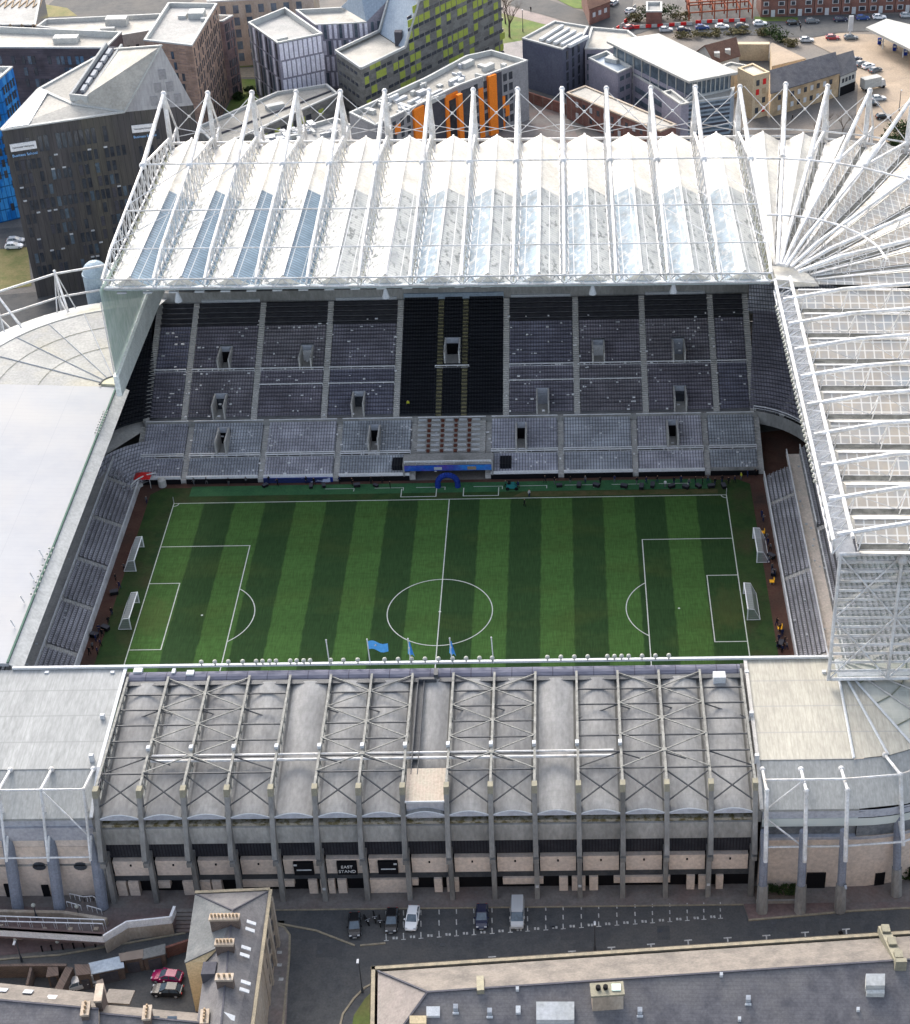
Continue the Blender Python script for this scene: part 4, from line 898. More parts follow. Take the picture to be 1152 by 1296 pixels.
MB().hexa([(XG+.05, -36.4, ZG-.3), (XG+1.7, -36.4, ZG-1.7), (XG+1.7, YG+1, ZG-1.7), (XG+.05, YG+1, ZG-.3)], [(XG+.05, -36.4, ZG-.1), (XG+1.9, -36.4, ZG-1.4), (XG+1.9, YG+1, ZG-1.4), (XG+.05, YG+1, ZG-.1)]).build('roof_fascia', mat('pale_fascia', (.46, .47, .465), (.38, .39, .385), .3), south)
for i in range(18):
    MB().ball((XG-.5+(i % 2)*.7, 34-(i//2)*.9, ZG+.4), .18, 6, 4).build('floodlight', M['lampw'], south)
for i in range(18):
    MB().ball((XG-.5+(i % 2)*.7, -8-(i//2)*1.5, ZG+.4), .2, 6, 4).build('floodlight', M['lampw'], south)
for i in range(4): MB().tube((XG-1.1, -10-i*6, ZG+.2), (XG-1.5, -10-i*6, ZG+1.6), .1, 4).build('lamp_post', M['white'], south)
fc = V((XG, YG, ZG)); R1, R2 = 30.0, 38.0
def FP(r, a, z): return V((fc.x+r*math.cos(rad(a)), fc.y+r*math.sin(rad(a)), z))
angs = [86, 100, 114, 128, 142, 156, 180]
for a, b in zip(angs, angs[1:]):
    m = M['fanroof' if angs.index(a) % 2 else 'fanroofb']; mb = MB(); st = 4
    for s in range(st):
        a0, a1 = a+(b-a)*s/st, a+(b-a)*(s+1)/st
        mb.poly([FP(3, a0, ZG+.1), FP(R1, a0, ZG+.6), FP(R1, a1, ZG+.6), FP(3, a1, ZG+.1)], 0)
        mb.poly([FP(R1, a0, ZG+.6), FP(R2, a0, ZG-1.6), FP(R2, a1, ZG-1.6), FP(R1, a1, ZG+.6)], 1)
        mb.poly([FP(R2, a0, ZG-1.6), FP(R2, a0, ZG-2.6), FP(R2, a1, ZG-2.6), FP(R2, a1, ZG-1.6)], 1)
    o = mb.build('roof_sector', [m, M['fanwhite']], south)
    MB().tube(FP(3, a, ZG+.2), FP(R1, a, ZG+.7), .1, 4).build('roof_seam', M['grey'], o)
    MB().path([FP(R1, a+(b-a)*s/4, ZG+.66) for s in range(5)], .12, 4).build('ring_seam', M['aisle'], o)
MB().path([FP(15, 86+s*7.85, ZG+.42) for s in range(13)], .05, 4).build('ring_seam', M['gutter'], south); MB().path([FP(23, 86+s*7.85, ZG+.55) for s in range(13)], .05, 4).build('ring_seam', M['gutter'], south)
hb = MB(); hb.hexa([FP(3.2, a, ZG-.3) for a in range(80, 185, 15)]+[fc-V((0, 0, .3))], [FP(3.2, a, ZG+.5) for a in range(80, 185, 15)]+[fc+V((0, 0, .5))]); hb.build('roof_hub', mat('hub_panel', (.48, .46, .34), (.4, .39, .3), .6), south)
MB().path([FP(3.3, a, ZG+.5) for a in range(80, 185, 7)], .18, 5).build('hub_edge', M['dark'], south)
# outer steel frame of the corner
for i, a in enumerate((86, 101, 118, 136, 154, 172)):
    f = MB(); top, ft, lo = FP(41.5, a, ZG+5.6), FP(38.2, a, ZG-1.8), FP(42, a, ZG-.6)
    f.tube(top, lo, .2, 6); f.tube(top, FP(32, a+1, ZG+.9), .24, 6); f.tube(top, FP(37, a-3, ZG-1.4), .14, 5); f.tube(top, FP(37, a+3, ZG-1.4), .14, 5); f.tube(lo, ft, .2, 5); f.tube(lo, FP(42, a, 0), .4, 6); f.ball(top, .35, 6, 4)
    f.build('corner_frame', M['white'], south)
MB().path([FP(41.5, a, ZG+5.0) for a in (80, 86, 101, 118, 136, 154, 172, 190)], .24, 6).build('frame_tie', M['white'], south)
MB().path([FP(42, a, ZG-.6) for a in (80, 86, 101, 118, 136, 154, 172, 190)], .24, 6).build('frame_tie', M['white'], south)
ow = MB()
for a in range(80, 180, 10): ow.poly([FP(37.6, a, 0), FP(37.6, a, ZG-2), FP(37.6, a+10, ZG-2), FP(37.6, a+10, 0)])
ow.build('corner_wall', M['dark'], south)
tc_ = FP(45.5, 107, 0); dm = MB()
dm.tube((tc_.x, tc_.y, 0), (tc_.x, tc_.y, ZG+1.2), 2.7, 20); dm.tube((tc_.x, tc_.y, ZG+1.2), (tc_.x, tc_.y, ZG+1.6), 2.8, 20)
dm.ball((tc_.x, tc_.y, ZG+1.6), 2.6, 20, 12)
solo(dm, 'stair_tower', mat('pale_blue_dome', (.36, .45, .52), (.30, .38, .45), .5, rough=.5), 'round pale blue stair tower with a domed top beside the fan-shaped roof corner', 'tower', smooth=False)
# ================================================================ NEAR STAND
east = thing('grandstand', 'old near grandstand with grey barrel roof bays, steel roof braces and concrete portal columns', 'grandstand', (-1.33, -52, 0))
XC = [-43.2+6.06*k for k in range(16)]
def sz(y): return 15.8+(y+64)*(19.3-15.8)/23.5          # level of the barrel sheets
BR = {4, 7, 10}
for k in range(15):
    xa, xb = XC[k]+.25, XC[k+1]-.25; mb = MB(); n = 8
    for i in range(n):
        a0, a1 = i/n, (i+1)/n; x0, x1 = xa+(xb-xa)*a0, xa+(xb-xa)*a1
        h0, h1 = .75*math.sin(math.pi*a0), .75*math.sin(math.pi*a1)
        for j in range(6):
            y0, y1 = -64.2+j*(23.6/6), -64.2+(j+1)*(23.6/6)
            mb.poly([(x0, y0, sz(y0)+h0), (x1, y0, sz(y0)+h1), (x1, y1, sz(y1)+h1), (x0, y1, sz(y1)+h0)])
        mb.poly([(x0, -64.2, sz(-64.2)-.3), (x1, -64.2, sz(-64.2)-.3), (x1, -64.2, sz(-64.2)+h1), (x0, -64.2, sz(-64.2)+h0)], 1)
    o = mb.build('roof_bay', [M['eastsheet'], M['paleblue']], east)
    ed = MB().path([(xa+(xb-xa)*i/8, -64.25, sz(-64.2)+.78*math.sin(math.pi*i/8)) for i in range(9)], .09, 4).build('eave_trim', M['desk'], o)
cream_lo = MB()
for k, x in enumerate(XC):
    lc = MB(); lc.hexa([(x-.36, -65.5, 0), (x+.36, -65.5, 0), (x+.36, -64.6, 0), (x-.36, -64.6, 0)], [(x-.32, -64.7, 8.3), (x+.32, -64.7, 8.3), (x+.32, -63.7, 8.3), (x-.32, -63.7, 8.3)])
    lc.build('column', M['concdark'], east)
    uc = MB(); uc.hexa([(x-.34, -66.7, 9.9), (x+.34, -66.7, 9.9), (x+.34, -65.0, 8.6), (x-.34, -65.0, 8.6)], [(x-.34, -62.9, 19.6), (x+.34, -62.9, 19.6), (x+.34, -62.0, 19.4), (x-.34, -62.0, 19.4)])
    uo = uc.build('portal_column', M['concdark'], east)
    MB().hexa([(x-.37, -63.3, 18.8), (x+.37, -63.3, 18.8), (x+.37, -61.9, 18.8), (x-.37, -61.9, 18.8)], [(x-.37, -62.95, 19.9), (x+.37, -62.95, 19.9), (x+.37, -61.9, 19.9), (x-.37, -61.9, 19.9)]).build('column_cap', M['yellowcap'], uo)
    MB().box(x-.4, x+.4, -66.3, -63.7, 8.2, 9.0).build('corbel', M['concdark'], uo)
    rb = MB(); rb.beam((x, -62, 19.75), (x, -39.6, 20.25), .34, .3); rb.beam((x, -62, 17.0), (x, -40, 19.5), .24, .2); n = 11
    for j in range(n):
        y0 = -62+j*22/n; y1 = -62+(j+1)*22/n; zt = lambda y: 19.75+(y+62)*.5/22.4; zb = lambda y: 17.0+(y+62)*2.5/22
        rb.beam((x, y0, zb(y0)), (x, (y0+y1)/2, zt((y0+y1)/2)), .12, .12); rb.beam((x, (y0+y1)/2, zt((y0+y1)/2)), (x, y1, zb(y1)), .12, .12)
    rb.build('roof_truss', mat('truss_paint', (.28, .28, .262), (.17, .17, .16), 1.2) if k == 0 else bpy.data.materials['truss_paint'], east)
    MB().box(x-.25, x+.25, -64, -41, 15.0, 15.6).build('valley_gutter', M['dark'], east) if False else None
    gu = MB(); gu.hexa([(x-.3, -64.2, sz(-64.2)-.12), (x+.3, -64.2, sz(-64.2)-.12), (x+.3, -40.6, sz(-40.6)-.12), (x-.3, -40.6, sz(-40.6)-.12)], [(x-.3, -64.2, sz(-64.2)-.02), (x+.3, -64.2, sz(-64.2)-.02), (x+.3, -40.6, sz(-40.6)-.02), (x-.3, -40.6, sz(-40.6)-.02)]); gu.build('valley_gutter', M['concdark'], east)
YP = [-43.0, -46.3, -49.6, -52.9, -56.2, -59.5]
for k in range(15):
    a, b = XC[k], XC[k+1]
    if k in BR: continue
    pb = MB()
    for y in YP: MB().beam((a, y, 19.75), (b, y, 19.75), .16, .2).build('purlin', M['dark'], east)
    pb.beam((a, -59.5, 19.3), (b, -63.6, 17.2), .16, .16); pb.beam((b, -59.5, 19.3), (a, -63.6, 17.2), .16, .16); pb.build('roof_strut', M['dark'], east)
    for y in (-46.3, -56.2):
        if k in (0, 11): p, q = (a, y-1.4, 18.2), (b, y, 19.7)
        elif k in (3, 14): p, q = (a, y, 19.7), (b, y-1.4, 18.2)
        else: p, q = (a, y, 19.5), ((a+b)/2, y-.2, 18.4)
        MB().beam(p, q, .14, .14).build('roof_strut', M['dark'], east)
for c in (2, 6, 9, 13):
    wb = MB(); cyy = [-43.0, -49.6, -56.2]; ou = [-39.8, -46.3, -52.9, -59.5]
    for s in (-1, 1):
        for i in range(3):
            wb.beam((XC[c], cyy[i], 20.0), (XC[c+s], ou[i], 20.1), .15, .15); wb.beam((XC[c], cyy[i], 20.0), (XC[c+s], ou[i+1], 20.0), .15, .15)
    for y in cyy: wb.box(XC[c]-.35, XC[c]+.35, y-.3, y+.3, 20.0, 20.12)
    wb.build('wind_brace', bpy.data.materials['truss_paint'], east)
pp = MB()
for y, z, r in ((-55.0, 18.9, .16), (-55.9, 18.7, .22)): pp.tube((XC[1]+.2, y, z), (XC[12]-1, y, z), r, 6)
pp.build('service_pipe', M['white'], east)
pk = MB()
for x in XC[1:13]:
    pk.box(x-.35, x+.15, -55.2, -54.5, 19.9, 20.5)
pk.build('junction_box', M['desk'], east)
wl = MB(); x = XC[7]+.9; wl.beam((x, -41, 20.2), (x, -59, 18.4), .12, .5); wl.beam((x+.9, -41, 20.2), (x+.9, -59, 18.4), .1, .5); wl.hexa([(x, -59, 17.9), (x+.9, -59, 17.9), (x+.9, -41, 19.9), (x, -41, 19.9)], [(x, -59, 18), (x+.9, -59, 18), (x+.9, -41, 20), (x, -41, 20)]); wl.build('roof_walkway', M['dark'], east)
lad = MB(); lad.box(XC[7]+1, XC[7]+3.6, -41.3, -40.8, 20, 20.6); lad.box(XC[7]+3.2, XC[7]+3.8, -40.8, -39.3, 20.4, 21); lad.build('access_ladder', M['dark'], east)
# front edge
fe = MB().tube((XC[0], -38.9, 18.55), (XC[15], -38.9, 18.55), 1.6, 20).box(XC[0], XC[15], -40.9, -37, 17.6, 18.3)
fe.build('front_edge', mat('dark_edge_cladding', (.085, .09, .125), (.14, .145, .185), .5, stretch=(.3, 2, 1), lines=((0, 3.03, .16, (.05, .05, .07), .8),)), east)
MB().beam((XC[0]-18, -36.9, 20.1), (XC[15]+14, -36.9, 20.1), .45, .35).build('edge_trim', M['desk'], east)
MB().beam((XC[0], -40.6, 19.75), (XC[15], -40.6, 19.75), .9, .3).build('edge_trim', M['dark'], east)
for px in (256, 273, 290, 308, 325, 333, 342, 350, 368, 376, 385, 393, 419, 435, 453, 487, 504, 521, 538, 555, 573, 590, 607, 623, 693, 710, 727, 744, 769, 778, 787, 796, 813, 830, 847):
    p = G(px, 834, 20.9); f = MB(); f.tube((p.x, -37.1, 20.2), (p.x, -37.1, 20.7), .1, 5); f.ball((p.x, -37.1, 20.95), .36, 10, 7); f.build('floodlight', M['lampw'], east, smooth=True)
for px, py, w_ in ((175, 849, 1.3), (220, 850, .5), (241, 852, 1.1)): 
    p = G(px, py, 20.2); MB().box(p.x-w_/2, p.x+w_/2, p.y-.5, p.y+.5, 19.9, 20.4).build('roof_unit', M['desk'], east)
p = G(910, 862, 19.5); MB().box(p.x-.9, p.x+.9, p.y-.8, p.y+.6, 19.3, 20.9).build('roof_unit', M['desk'], east)
# roof hut
hx0, hx1 = XC[7]+.45, XC[8]-.4
hut = MB(); hut.box(hx0, hx1, -63.6, -58.2, 14.6, 17.95); ho = hut.build('roof_hut', M['lilac'], east)
ht = MB(); ht.hexa([(hx0-.1, -63.8, 17.9), (hx1+.1, -63.8, 17.9), (hx1+.1, -58, 18.5), (hx0-.1, -58, 18.5)], [(hx0-.1, -63.8, 18.1), (hx1+.1, -63.8, 18.1), (hx1+.1, -58, 18.7), (hx0-.1, -58, 18.7)]); ht.build('hut_roof', mat('pinkish_sheet', (.40, .335, .28), (.36, .33, .27), .5, lines=((0, .5, .06, (.5, .4, .34), .5),)), ho)
MB().box(hx0-.12, hx1+.12, -63.95, -63.8, 17.85, 18.15).build('hut_trim', M['desk'], ho)
# facade under the roof: gutter, concrete band, recess, beige band, doors
x0, x1 = XC[0]-.2, XC[15]+.2
MB().box(x0, x1, -64.1, -61.5, 14.0, 14.5).build('roof_edge_gutter', M['moss'], east)
MB().box(x0, x1, -64.4, -61.4, 10.9, 13.95).build('concrete_band', M['conc'], east)
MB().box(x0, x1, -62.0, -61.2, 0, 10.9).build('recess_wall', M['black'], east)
MB().box(x0, x1, -63.3, -62.0, 7.2, 9.7).build('dark_cladding', mat('dark_ribbed', (.03, .032, .04), (.045, .046, .055), .6, lines=((0, .45, .12, (.015, .015, .02), .8),)), east)
for k in range(15):
    a, b = XC[k]+.5, XC[k+1]-.5
    MB().box(a, b, -63.9, -62.6, 4.1, 7.0).build('wall_panel', M['beige'], east)
    MB().box((a+b)/2-.12, (a+b)/2+.12, -64.05, -63.9, 6.1, 6.4).build('lamp', M['black'], east)
MB().box(x0, x1, -63.6, -62.2, 2.7, 4.1).build('lintel', M['dark'], east)
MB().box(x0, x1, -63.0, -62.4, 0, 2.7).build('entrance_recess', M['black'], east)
for a, b, s in ((148, 160, 0), (163, 176, 0), (201, 216, 1), (232, 245, 0), (254, 267, 0), (269, 281, 0), (308, 373, 1), (391, 402, 0), (406, 413, 0), (416, 424, 0), (428, 439, 0), (469, 519, 2), (521, 530, 1), (550, 560, 0), (566, 581, 0), (637, 688, 1), (708, 719, 0), (724, 741, 0), (746, 757, 0), (777, 848, 1), (869, 879, 0), (884, 895, 0), (906, 915, 0)):
    xa, xb = Gy(a, 1120, -63.8).x, Gy(b, 1120, -63.8).x
    MB().box(xa, xb, -63.95, -63.0, 1.5 if s == 1 else 0, 2.75).build('door_panel', M['beige'], east)
def text(s, size, loc, rot, m, parent=None, ext=.03, name='lettering'):
    cu = bpy.data.curves.new(name, 'FONT'); cu.body = s; cu.size = size; cu.extrude = ext; cu.align_x = 'CENTER'; cu.align_y = 'CENTER'
    o = bpy.data.objects.new(name, cu); col.objects.link(o)
    dg_ = bpy.context.evaluated_depsgraph_get(); me = bpy.data.meshes.new_from_object(o.evaluated_get(dg_)); bpy.data.objects.remove(o)
    me.materials.clear(); me.materials.append(m); o = bpy.data.objects.new(name, me); col.objects.link(o); o.rotation_euler = rot
    if parent: o.parent = parent; o.location = V(loc)-wloc(parent)
    else: o.location = loc
    return o
for px, s in ((384, None), (439, ('EAST', 'STAND')), (491, None)):
    xa = Gy(px, 1095, -64.2).x
    sgn = MB().box(xa-1.4, xa+1.4, -64.35, -63.95, 4.25, 6.75).build('sign_board', M['black'], east)
    if s:
        text(s[0], .76, (xa, -64.4, 5.85), (rad(90), 0, 0), M['white'], sgn); text(s[1], .76, (xa, -64.4, 4.95), (rad(90), 0, 0), M['white'], sgn)
    else:
        MB().box(xa-1.0, xa+1.1, -64.42, -64.36, 5.25, 5.45).build('lettering', M['desk'], sgn); MB().box(xa-1.35 if px < 400 else xa+.85, xa-.9 if px < 400 else xa+1.3, -64.42, -64.36, 6.2, 6.5).build('lettering', M['desk'], sgn)
MB().box(Gy(664, 1115, -63.2).x-.5, Gy(664, 1115, -63.2).x+.6, -64.9, -64.0, 0, 1.1).build('black_bin', M['black'], east) if False else None
for px in (404, 675, 728, 895): 
    x = min(XC, key=lambda q: abs(q-G(px, 1115, 3).x)); MB().box(x-.22, x+.22, -65.35, -65.2, 2.2, 2.6).build('notice', M['desk'], east)
MB().box(XC[0], XC[15], -61.2, -40, 0, 3).build('stand_mass', M['dark'], east)
MB().hexa([(XC[0]-17, -61, 13), (XC[15]+13, -61, 13), (XC[15]+13, -40.5, 1.5), (XC[0]-17, -40.5, 1.5)], [(XC[0]-17, -61, 13.5), (XC[15]+13, -61, 13.5), (XC[15]+13, -40.5, 2), (XC[0]-17, -40.5, 2)]).build('seating_block', M['seatA'], east)
# ------------------------------------------------ left corner block of the near stand
def cornerroof(xa, xb, m):
    mb = MB(); mb.hexa([(xa, -57.1, 18.0), (xb, -57.1, 18.0), (xb, -37.0, 19.2), (xa, -37.0, 19.2)], [(xa, -57.1, 18.6), (xb, -57.1, 18.6), (xb, -37.0, 19.8), (xa, -37.0, 19.8)]); return mb
LX = XC[0]-.9
for xa_, xb_ in ((XC[0]-.95, XC[0]-.2), (XC[15]+.2, XC[15]+.95)): MB().hexa([(xa_, -64, 13.5), (xb_, -64, 13.5), (xb_, -37.2, 17), (xa_, -37.2, 17)], [(xa_, -64, 15.5), (xb_, -64, 15.5), (xb_, -37.2, 19.3), (xa_, -37.2, 19.3)]).build('edge_gutter', M['concdark'], east)
cornerroof(-130, LX, 0).build('corner_roof', M['cornergrey'], east)
MB().hexa([(-130, -64.0, 15.4), (LX, -64.0, 15.4), (LX, -57.15, 18.0), (-130, -57.15, 18.0)], [(-130, -64.0, 15.8), (LX, -64.0, 15.8), (LX, -57.15, 18.5), (-130, -57.15, 18.5)]).build('eave_roof', M['eavegrey'], east)
MB().beam((LX, -37, 19.9), (LX, -57.1, 18.7), .5, .3).build('roof_verge', M['desk'], east); MB().beam((LX, -57.1, 18.7), (LX, -64, 15.9), .5, .3).build('roof_verge', M['desk'], east)
for a, b, y, m in ((13.9, 15.0, -63.6, M['paleblue']), (11.4, 13.85, -63.9, M['lilac']), (10.0, 11.35, -63.7, M['beige'])):
    MB().box(-130, LX, y, y+2, a, b).build('wall_band', m, east)
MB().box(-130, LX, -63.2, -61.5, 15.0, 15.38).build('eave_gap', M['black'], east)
MB().box(-130, LX-1.0, -63.75, -61, 0, 9.95).build('corner_wall', M['beige'], east)
MB().beam((-130, -63.85, 6.4), (LX-1, -63.85, 6.4), .2, .22).build('string_course', M['conc'], east)
for px in (50, 102):
    p = Gy(px, 1096, -63.8); mb = MB(); n = 16
    mb.hexa([(p.x+.95*math.cos(2*math.pi*i/n), -63.95, p.z+.75*math.sin(2*math.pi*i/n)) for i in range(n)], [(p.x+.95*math.cos(2*math.pi*i/n), -63.6, p.z+.75*math.sin(2*math.pi*i/n)) for i in range(n)]); mb.build('round_window', M['glass'], east)
for a, b, h in ((5, 22, 2.6), (52, 61, 2.3)):
    xa, xb = Gy(a, 1120, -63.8).x, Gy(b, 1120, -63.8).x; MB().box(xa, xb, -63.95, -63.5, 0, h).build('doorway', M['black'], east)
for px in (-22, 28, 80, 134):
    p = G(px, 1136, 0); f = MB(); f.tube((p.x, -66.2, 0), (p.x, -62.8, 13.6), .85, 10); f.build('raking_column', M['bluegrey'], east)
for px in (-35, 13, 65, 118):
    p = G(px, 975, 18.7); x = p.x; f = MB()
    f.tube((x, -57.2, 18.7), (x, -62.6, 20.0), .2, 6); f.ball((x, -57.3, 18.7), .45, 8, 5); f.tube((x, -62.6, 20.0), (x, -66.3, 9.8), .2, 6); f.tube((x, -62.6, 20.0), (x, -63.3, 13.4), .16, 6); f.tube((x, -66.3, 9.8), (x, -63.5, 12.6), .18, 6); f.ball((x, -62.6, 20.0), .3, 6, 4)
    f.build('roof_frame', M['white'], east)
xa = G(-35, 975, 18.7).x; xb = G(118, 975, 18.7).x; xm = G(65, 975, 18.7).x
ft_ = MB(); ft_.tube((xa, -62.6, 20.0), (xb, -62.6, 20.0), .14, 5); ft_.tube((xa, -66.1, 10.3), (xb, -66.1, 10.3), .14, 5); ft_.tube((xm, -62.6, 20), (xb, -65, 13.5), .12, 5); ft_.build('frame_tie', M['white'], east)
for px, py in ((60, 853), (143, 853), (130, 907), (116, 958)): 
    p = G(px, py, 19.5); MB().box(p.x-.3, p.x+.3, p.y-.25, p.y+.25, 18.4, 19.95).build('roof_vent', M['desk'], east)
MB().box(LX, XC[0]-.45, -64.8, -62, 0, 13.9).build('end_pier', M['conc'], east)
# ------------------------------------------------ right corner block, turning the corner
RX = XC[15]+.9; CX_, CY_ = 62.0, -37.0
cornerroof(RX, CX_, 0).build('corner_roof', M['cornercream'], east)
MB().hexa([(RX, -64.0, 15.4), (CX_, -64.0, 15.4), (CX_, -57.15, 18.0), (RX, -57.15, 18.0)], [(RX, -64.0, 15.8), (CX_, -64.0, 15.8), (CX_, -57.15, 18.5), (RX, -57.15, 18.5)]).build('eave_roof', M['eavegrey'], east)
MB().beam((RX, -37, 19.9), (RX, -57.1, 18.7), .5, .3).build('roof_verge', M['aisle'], east); MB().beam((RX, -57.1, 18.7), (RX, -64, 15.9), .5, .3).build('roof_verge', M['aisle'], east)
def CP(r, a, z): return V((CX_+r*math.sin(rad(a)), CY_-r*math.cos(rad(a)), z))
an = [0, 14, 26, 42, 58, 74, 90]
for i, (a, b) in enumerate(zip(an, an[1:])):
    mb = MB()
    mb.poly([CP(.4, a, 19.8), CP(20.1, a, 18.6), CP(20.1, b, 18.6), CP(.4, b, 19.8)], 0)
    mb.poly([CP(20.1, a, 18.5), CP(27, a, 15.8), CP(27, b, 15.8), CP(20.1, b, 18.5)], 1)
    o = mb.build('roof_sector', [M['cornercream'] if i < 2 else M['fan'], M['eavegrey']], east)
    MB().tube(CP(.5, a, 19.95), CP(20.1, a, 18.75), .2 if i < 3 else .14, 5).build('roof_seam', M['desk'] if i < 3 else M['aisle'], o)
    if i >= 2:
        for rr_ in (6, 10.5, 15.5): MB().tube(CP(rr_, a, 19.9-rr_*.06), CP(rr_, b, 19.9-rr_*.06), .1, 4).build('ring_seam', M['gutter'], o)
    for r, z0, z1, m in ((26.8, 13.9, 15.35, M['paleblue']), (26.9, 12.4, 13.85, mat('greenish_band', (.50, .54, .52)) if i == 0 else bpy.data.materials['greenish_band']), (26.7, 10.15, 12.4, M['darkband']), (26.8, 9.55, 10.15, M['paleblue']), (26.75, 0, 9.55, M['beige'])):
        w4 = MB(); st = 3
        for s in range(st):
            p, q = a+(b-a)*s/st, a+(b-a)*(s+1)/st; w4.poly([CP(r, p, z0), CP(r, q, z0), CP(r, q, z1), CP(r, p, z1)])
        w4.build('corner_wall' if z0 == 0 else 'wall_band', m, east)
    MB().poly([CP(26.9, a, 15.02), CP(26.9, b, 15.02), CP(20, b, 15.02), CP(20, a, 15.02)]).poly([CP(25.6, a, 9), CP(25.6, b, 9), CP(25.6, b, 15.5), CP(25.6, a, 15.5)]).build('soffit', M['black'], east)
for r, z0, z1, m in ((26.8, 13.9, 15.3, M['paleblue']), (26.9, 12.4, 13.85, bpy.data.materials['greenish_band']), (26.2, 10.2, 12.3, M['darkband']), (26.8, 9.6, 10.15, M['paleblue']), (26.75, 0, 9.55, M['beige'])):
    MB().box(RX+.2, CX_, CY_-r, CY_-r+.8, z0, z1).build('corner_wall' if z0 == 0 else 'wall_band', m, east)
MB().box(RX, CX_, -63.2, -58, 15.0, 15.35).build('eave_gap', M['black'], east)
for px, py in ((965, 974), (1014, 974), (1065, 973), (1126, 966), (1195, 945)):
    p = G(px, py, 18.8); dv = V((0, -1, 0)) if p.x < CX_ else (V((p.x-CX_, p.y-CY_, 0))).normalized()
    b = p if p.x < CX_ else V((CX_, CY_, 18.8))+dv*20.1
    f = MB(); n1 = b+dv*5.4+V((0, 0, 1.3)); lo = b+dv*9.0+V((0, 0, -8.8)); f.tube(b, n1, .22, 6); f.ball(b, .45, 8, 5); f.tube(n1, lo, .3, 6); f.tube(n1, b+dv*6.6+V((0, 0, -4.5)), .18, 6); f.ball(n1, .4, 6, 4); f.tube(lo, b+dv*6.6+V((0, 0, -6)), .18, 5)
    f.build('roof_frame', M['white'], east)
    c = MB(); gd = b+dv*9.0; gd.z = 0; tp = b+dv*6.2; tp.z = 13.2; md = gd.lerp(tp, .34)
    c.tube(md, tp, .6, 8); co = c.build('raking_column', M['bluegrey'], east)
    q = MB(); q.tube(gd, md, .85, 8, r2=.75); q.build('column_base', M['concdark'], co)
fx = [G(965, 974, 18.8), G(1014, 974, 18.8), G(1065, 973, 18.8)]; FP_ = [V((p.x, -57.2-5.4, 20.1)) for p in fx]
fo = V((CX_, CY_, 20.1)); d3 = V((G(1126, 966, 18.8).x-CX_, G(1126, 966, 18.8).y-CY_, 0)).normalized(); d4 = V((G(1195, 945, 18.8).x-CX_, G(1195, 945, 18.8).y-CY_, 0)).normalized(); FP_ += [fo+d3*25.5, fo+d4*25.5]
MB().path(FP_, .17, 5).build('frame_tie', M['white'], east)
LP_ = [V((p.x, -66.0, 10.6)) for p in fx]+[V((CX_, CY_, 10.6))+d3*29, V((CX_, CY_, 10.6))+d4*29]; MB().path(LP_, .17, 5).build('frame_tie', M['white'], east)
MB().tube(FP_[1], LP_[0].lerp(FP_[0], .55), .14, 5).build('frame_brace', M['white'], east); MB().tube(LP_[1], LP_[0].lerp(FP_[0], .45), .14, 5).build('frame_brace', M['white'], east)
xa, xb = Gy(1021, 1110, -63.8).x, Gy(1045, 1110, -63.8).x; MB().box(xa, xb, -64.0, -63.5, 0, 3.0).build('doorway', M['black'], east)
for a0_, a1_ in ((7.5, 10.5), (18.5, 21)): 
    MB().hexa([CP(26.9, a0_, 0), CP(26.9, a1_, 0), CP(26.5, a1_, 0), CP(26.5, a0_, 0)], [CP(26.9, a0_, 2.4), CP(26.9, a1_, 2.4), CP(26.5, a1_, 2.4), CP(26.5, a0_, 2.4)]).build('doorway', M['black'], east)
for px, py in ((945, 852), (951, 904), (958, 958), (1043, 852)): 
    p = G(px, py, 19.5); MB().box(p.x-.3, p.x+.3, p.y-.25, p.y+.25, 18.4, 19.95).build('roof_vent', M['desk'], east)
MB().hexa([(61.8, -40.5, 19.9), (100, -40.5, 19.9), (100, -42, 19.9), (61.8, -42, 19.9)], [(61.8, -40.5, 20.7), (100, -40.5, 20.7), (100, -42, 20.7), (61.8, -42, 20.7)]).build('edge_band', M['paleblue'], east)
# planter with shrubs by the right corner
pl = thing('planter', 'low stone planter with dark shrubs at the foot of the corner wall', 'planter', (G(985, 1122, 0).x, -65.6, 0))
x0_, x1_ = Gy(958, 1128, -66.6).x, Gy(1016, 1128, -66.6).x
MB().box(x0_, x1_, -66.9, -66.6, 0, .7).build('edging', M['conc'], pl); MB().box(x0_, x1_, -66.6, -63.9, 0, .5).build('soil', M['bark'], pl)
# ================================================================ BUILDINGS BEYOND
def prj(p):
    d = V(p)-V(CAM); return PPX+FPX*d.dot(rt)/d.dot(fw), PPY-FPX*d.dot(up)/d.dot(fw)
def onwall(px, p0, p1, z):
    lo, hi = -.3, 1.3
    f = lambda t: prj((p0[0]+(p1[0]-p0[0])*t, p0[1]+(p1[1]-p0[1])*t, z))[0]
    for _ in range(40):
        m = (lo+hi)/2
        if f(m) < px: lo = m
        else: hi = m
    return V((p0[0]+(p1[0]-p0[0])*lo, p0[1]+(p1[1]-p0[1])*lo))
def g2(px, py, h): p = G(px, py, h); return V((p.x, p.y))
B_ = random.Random(11)
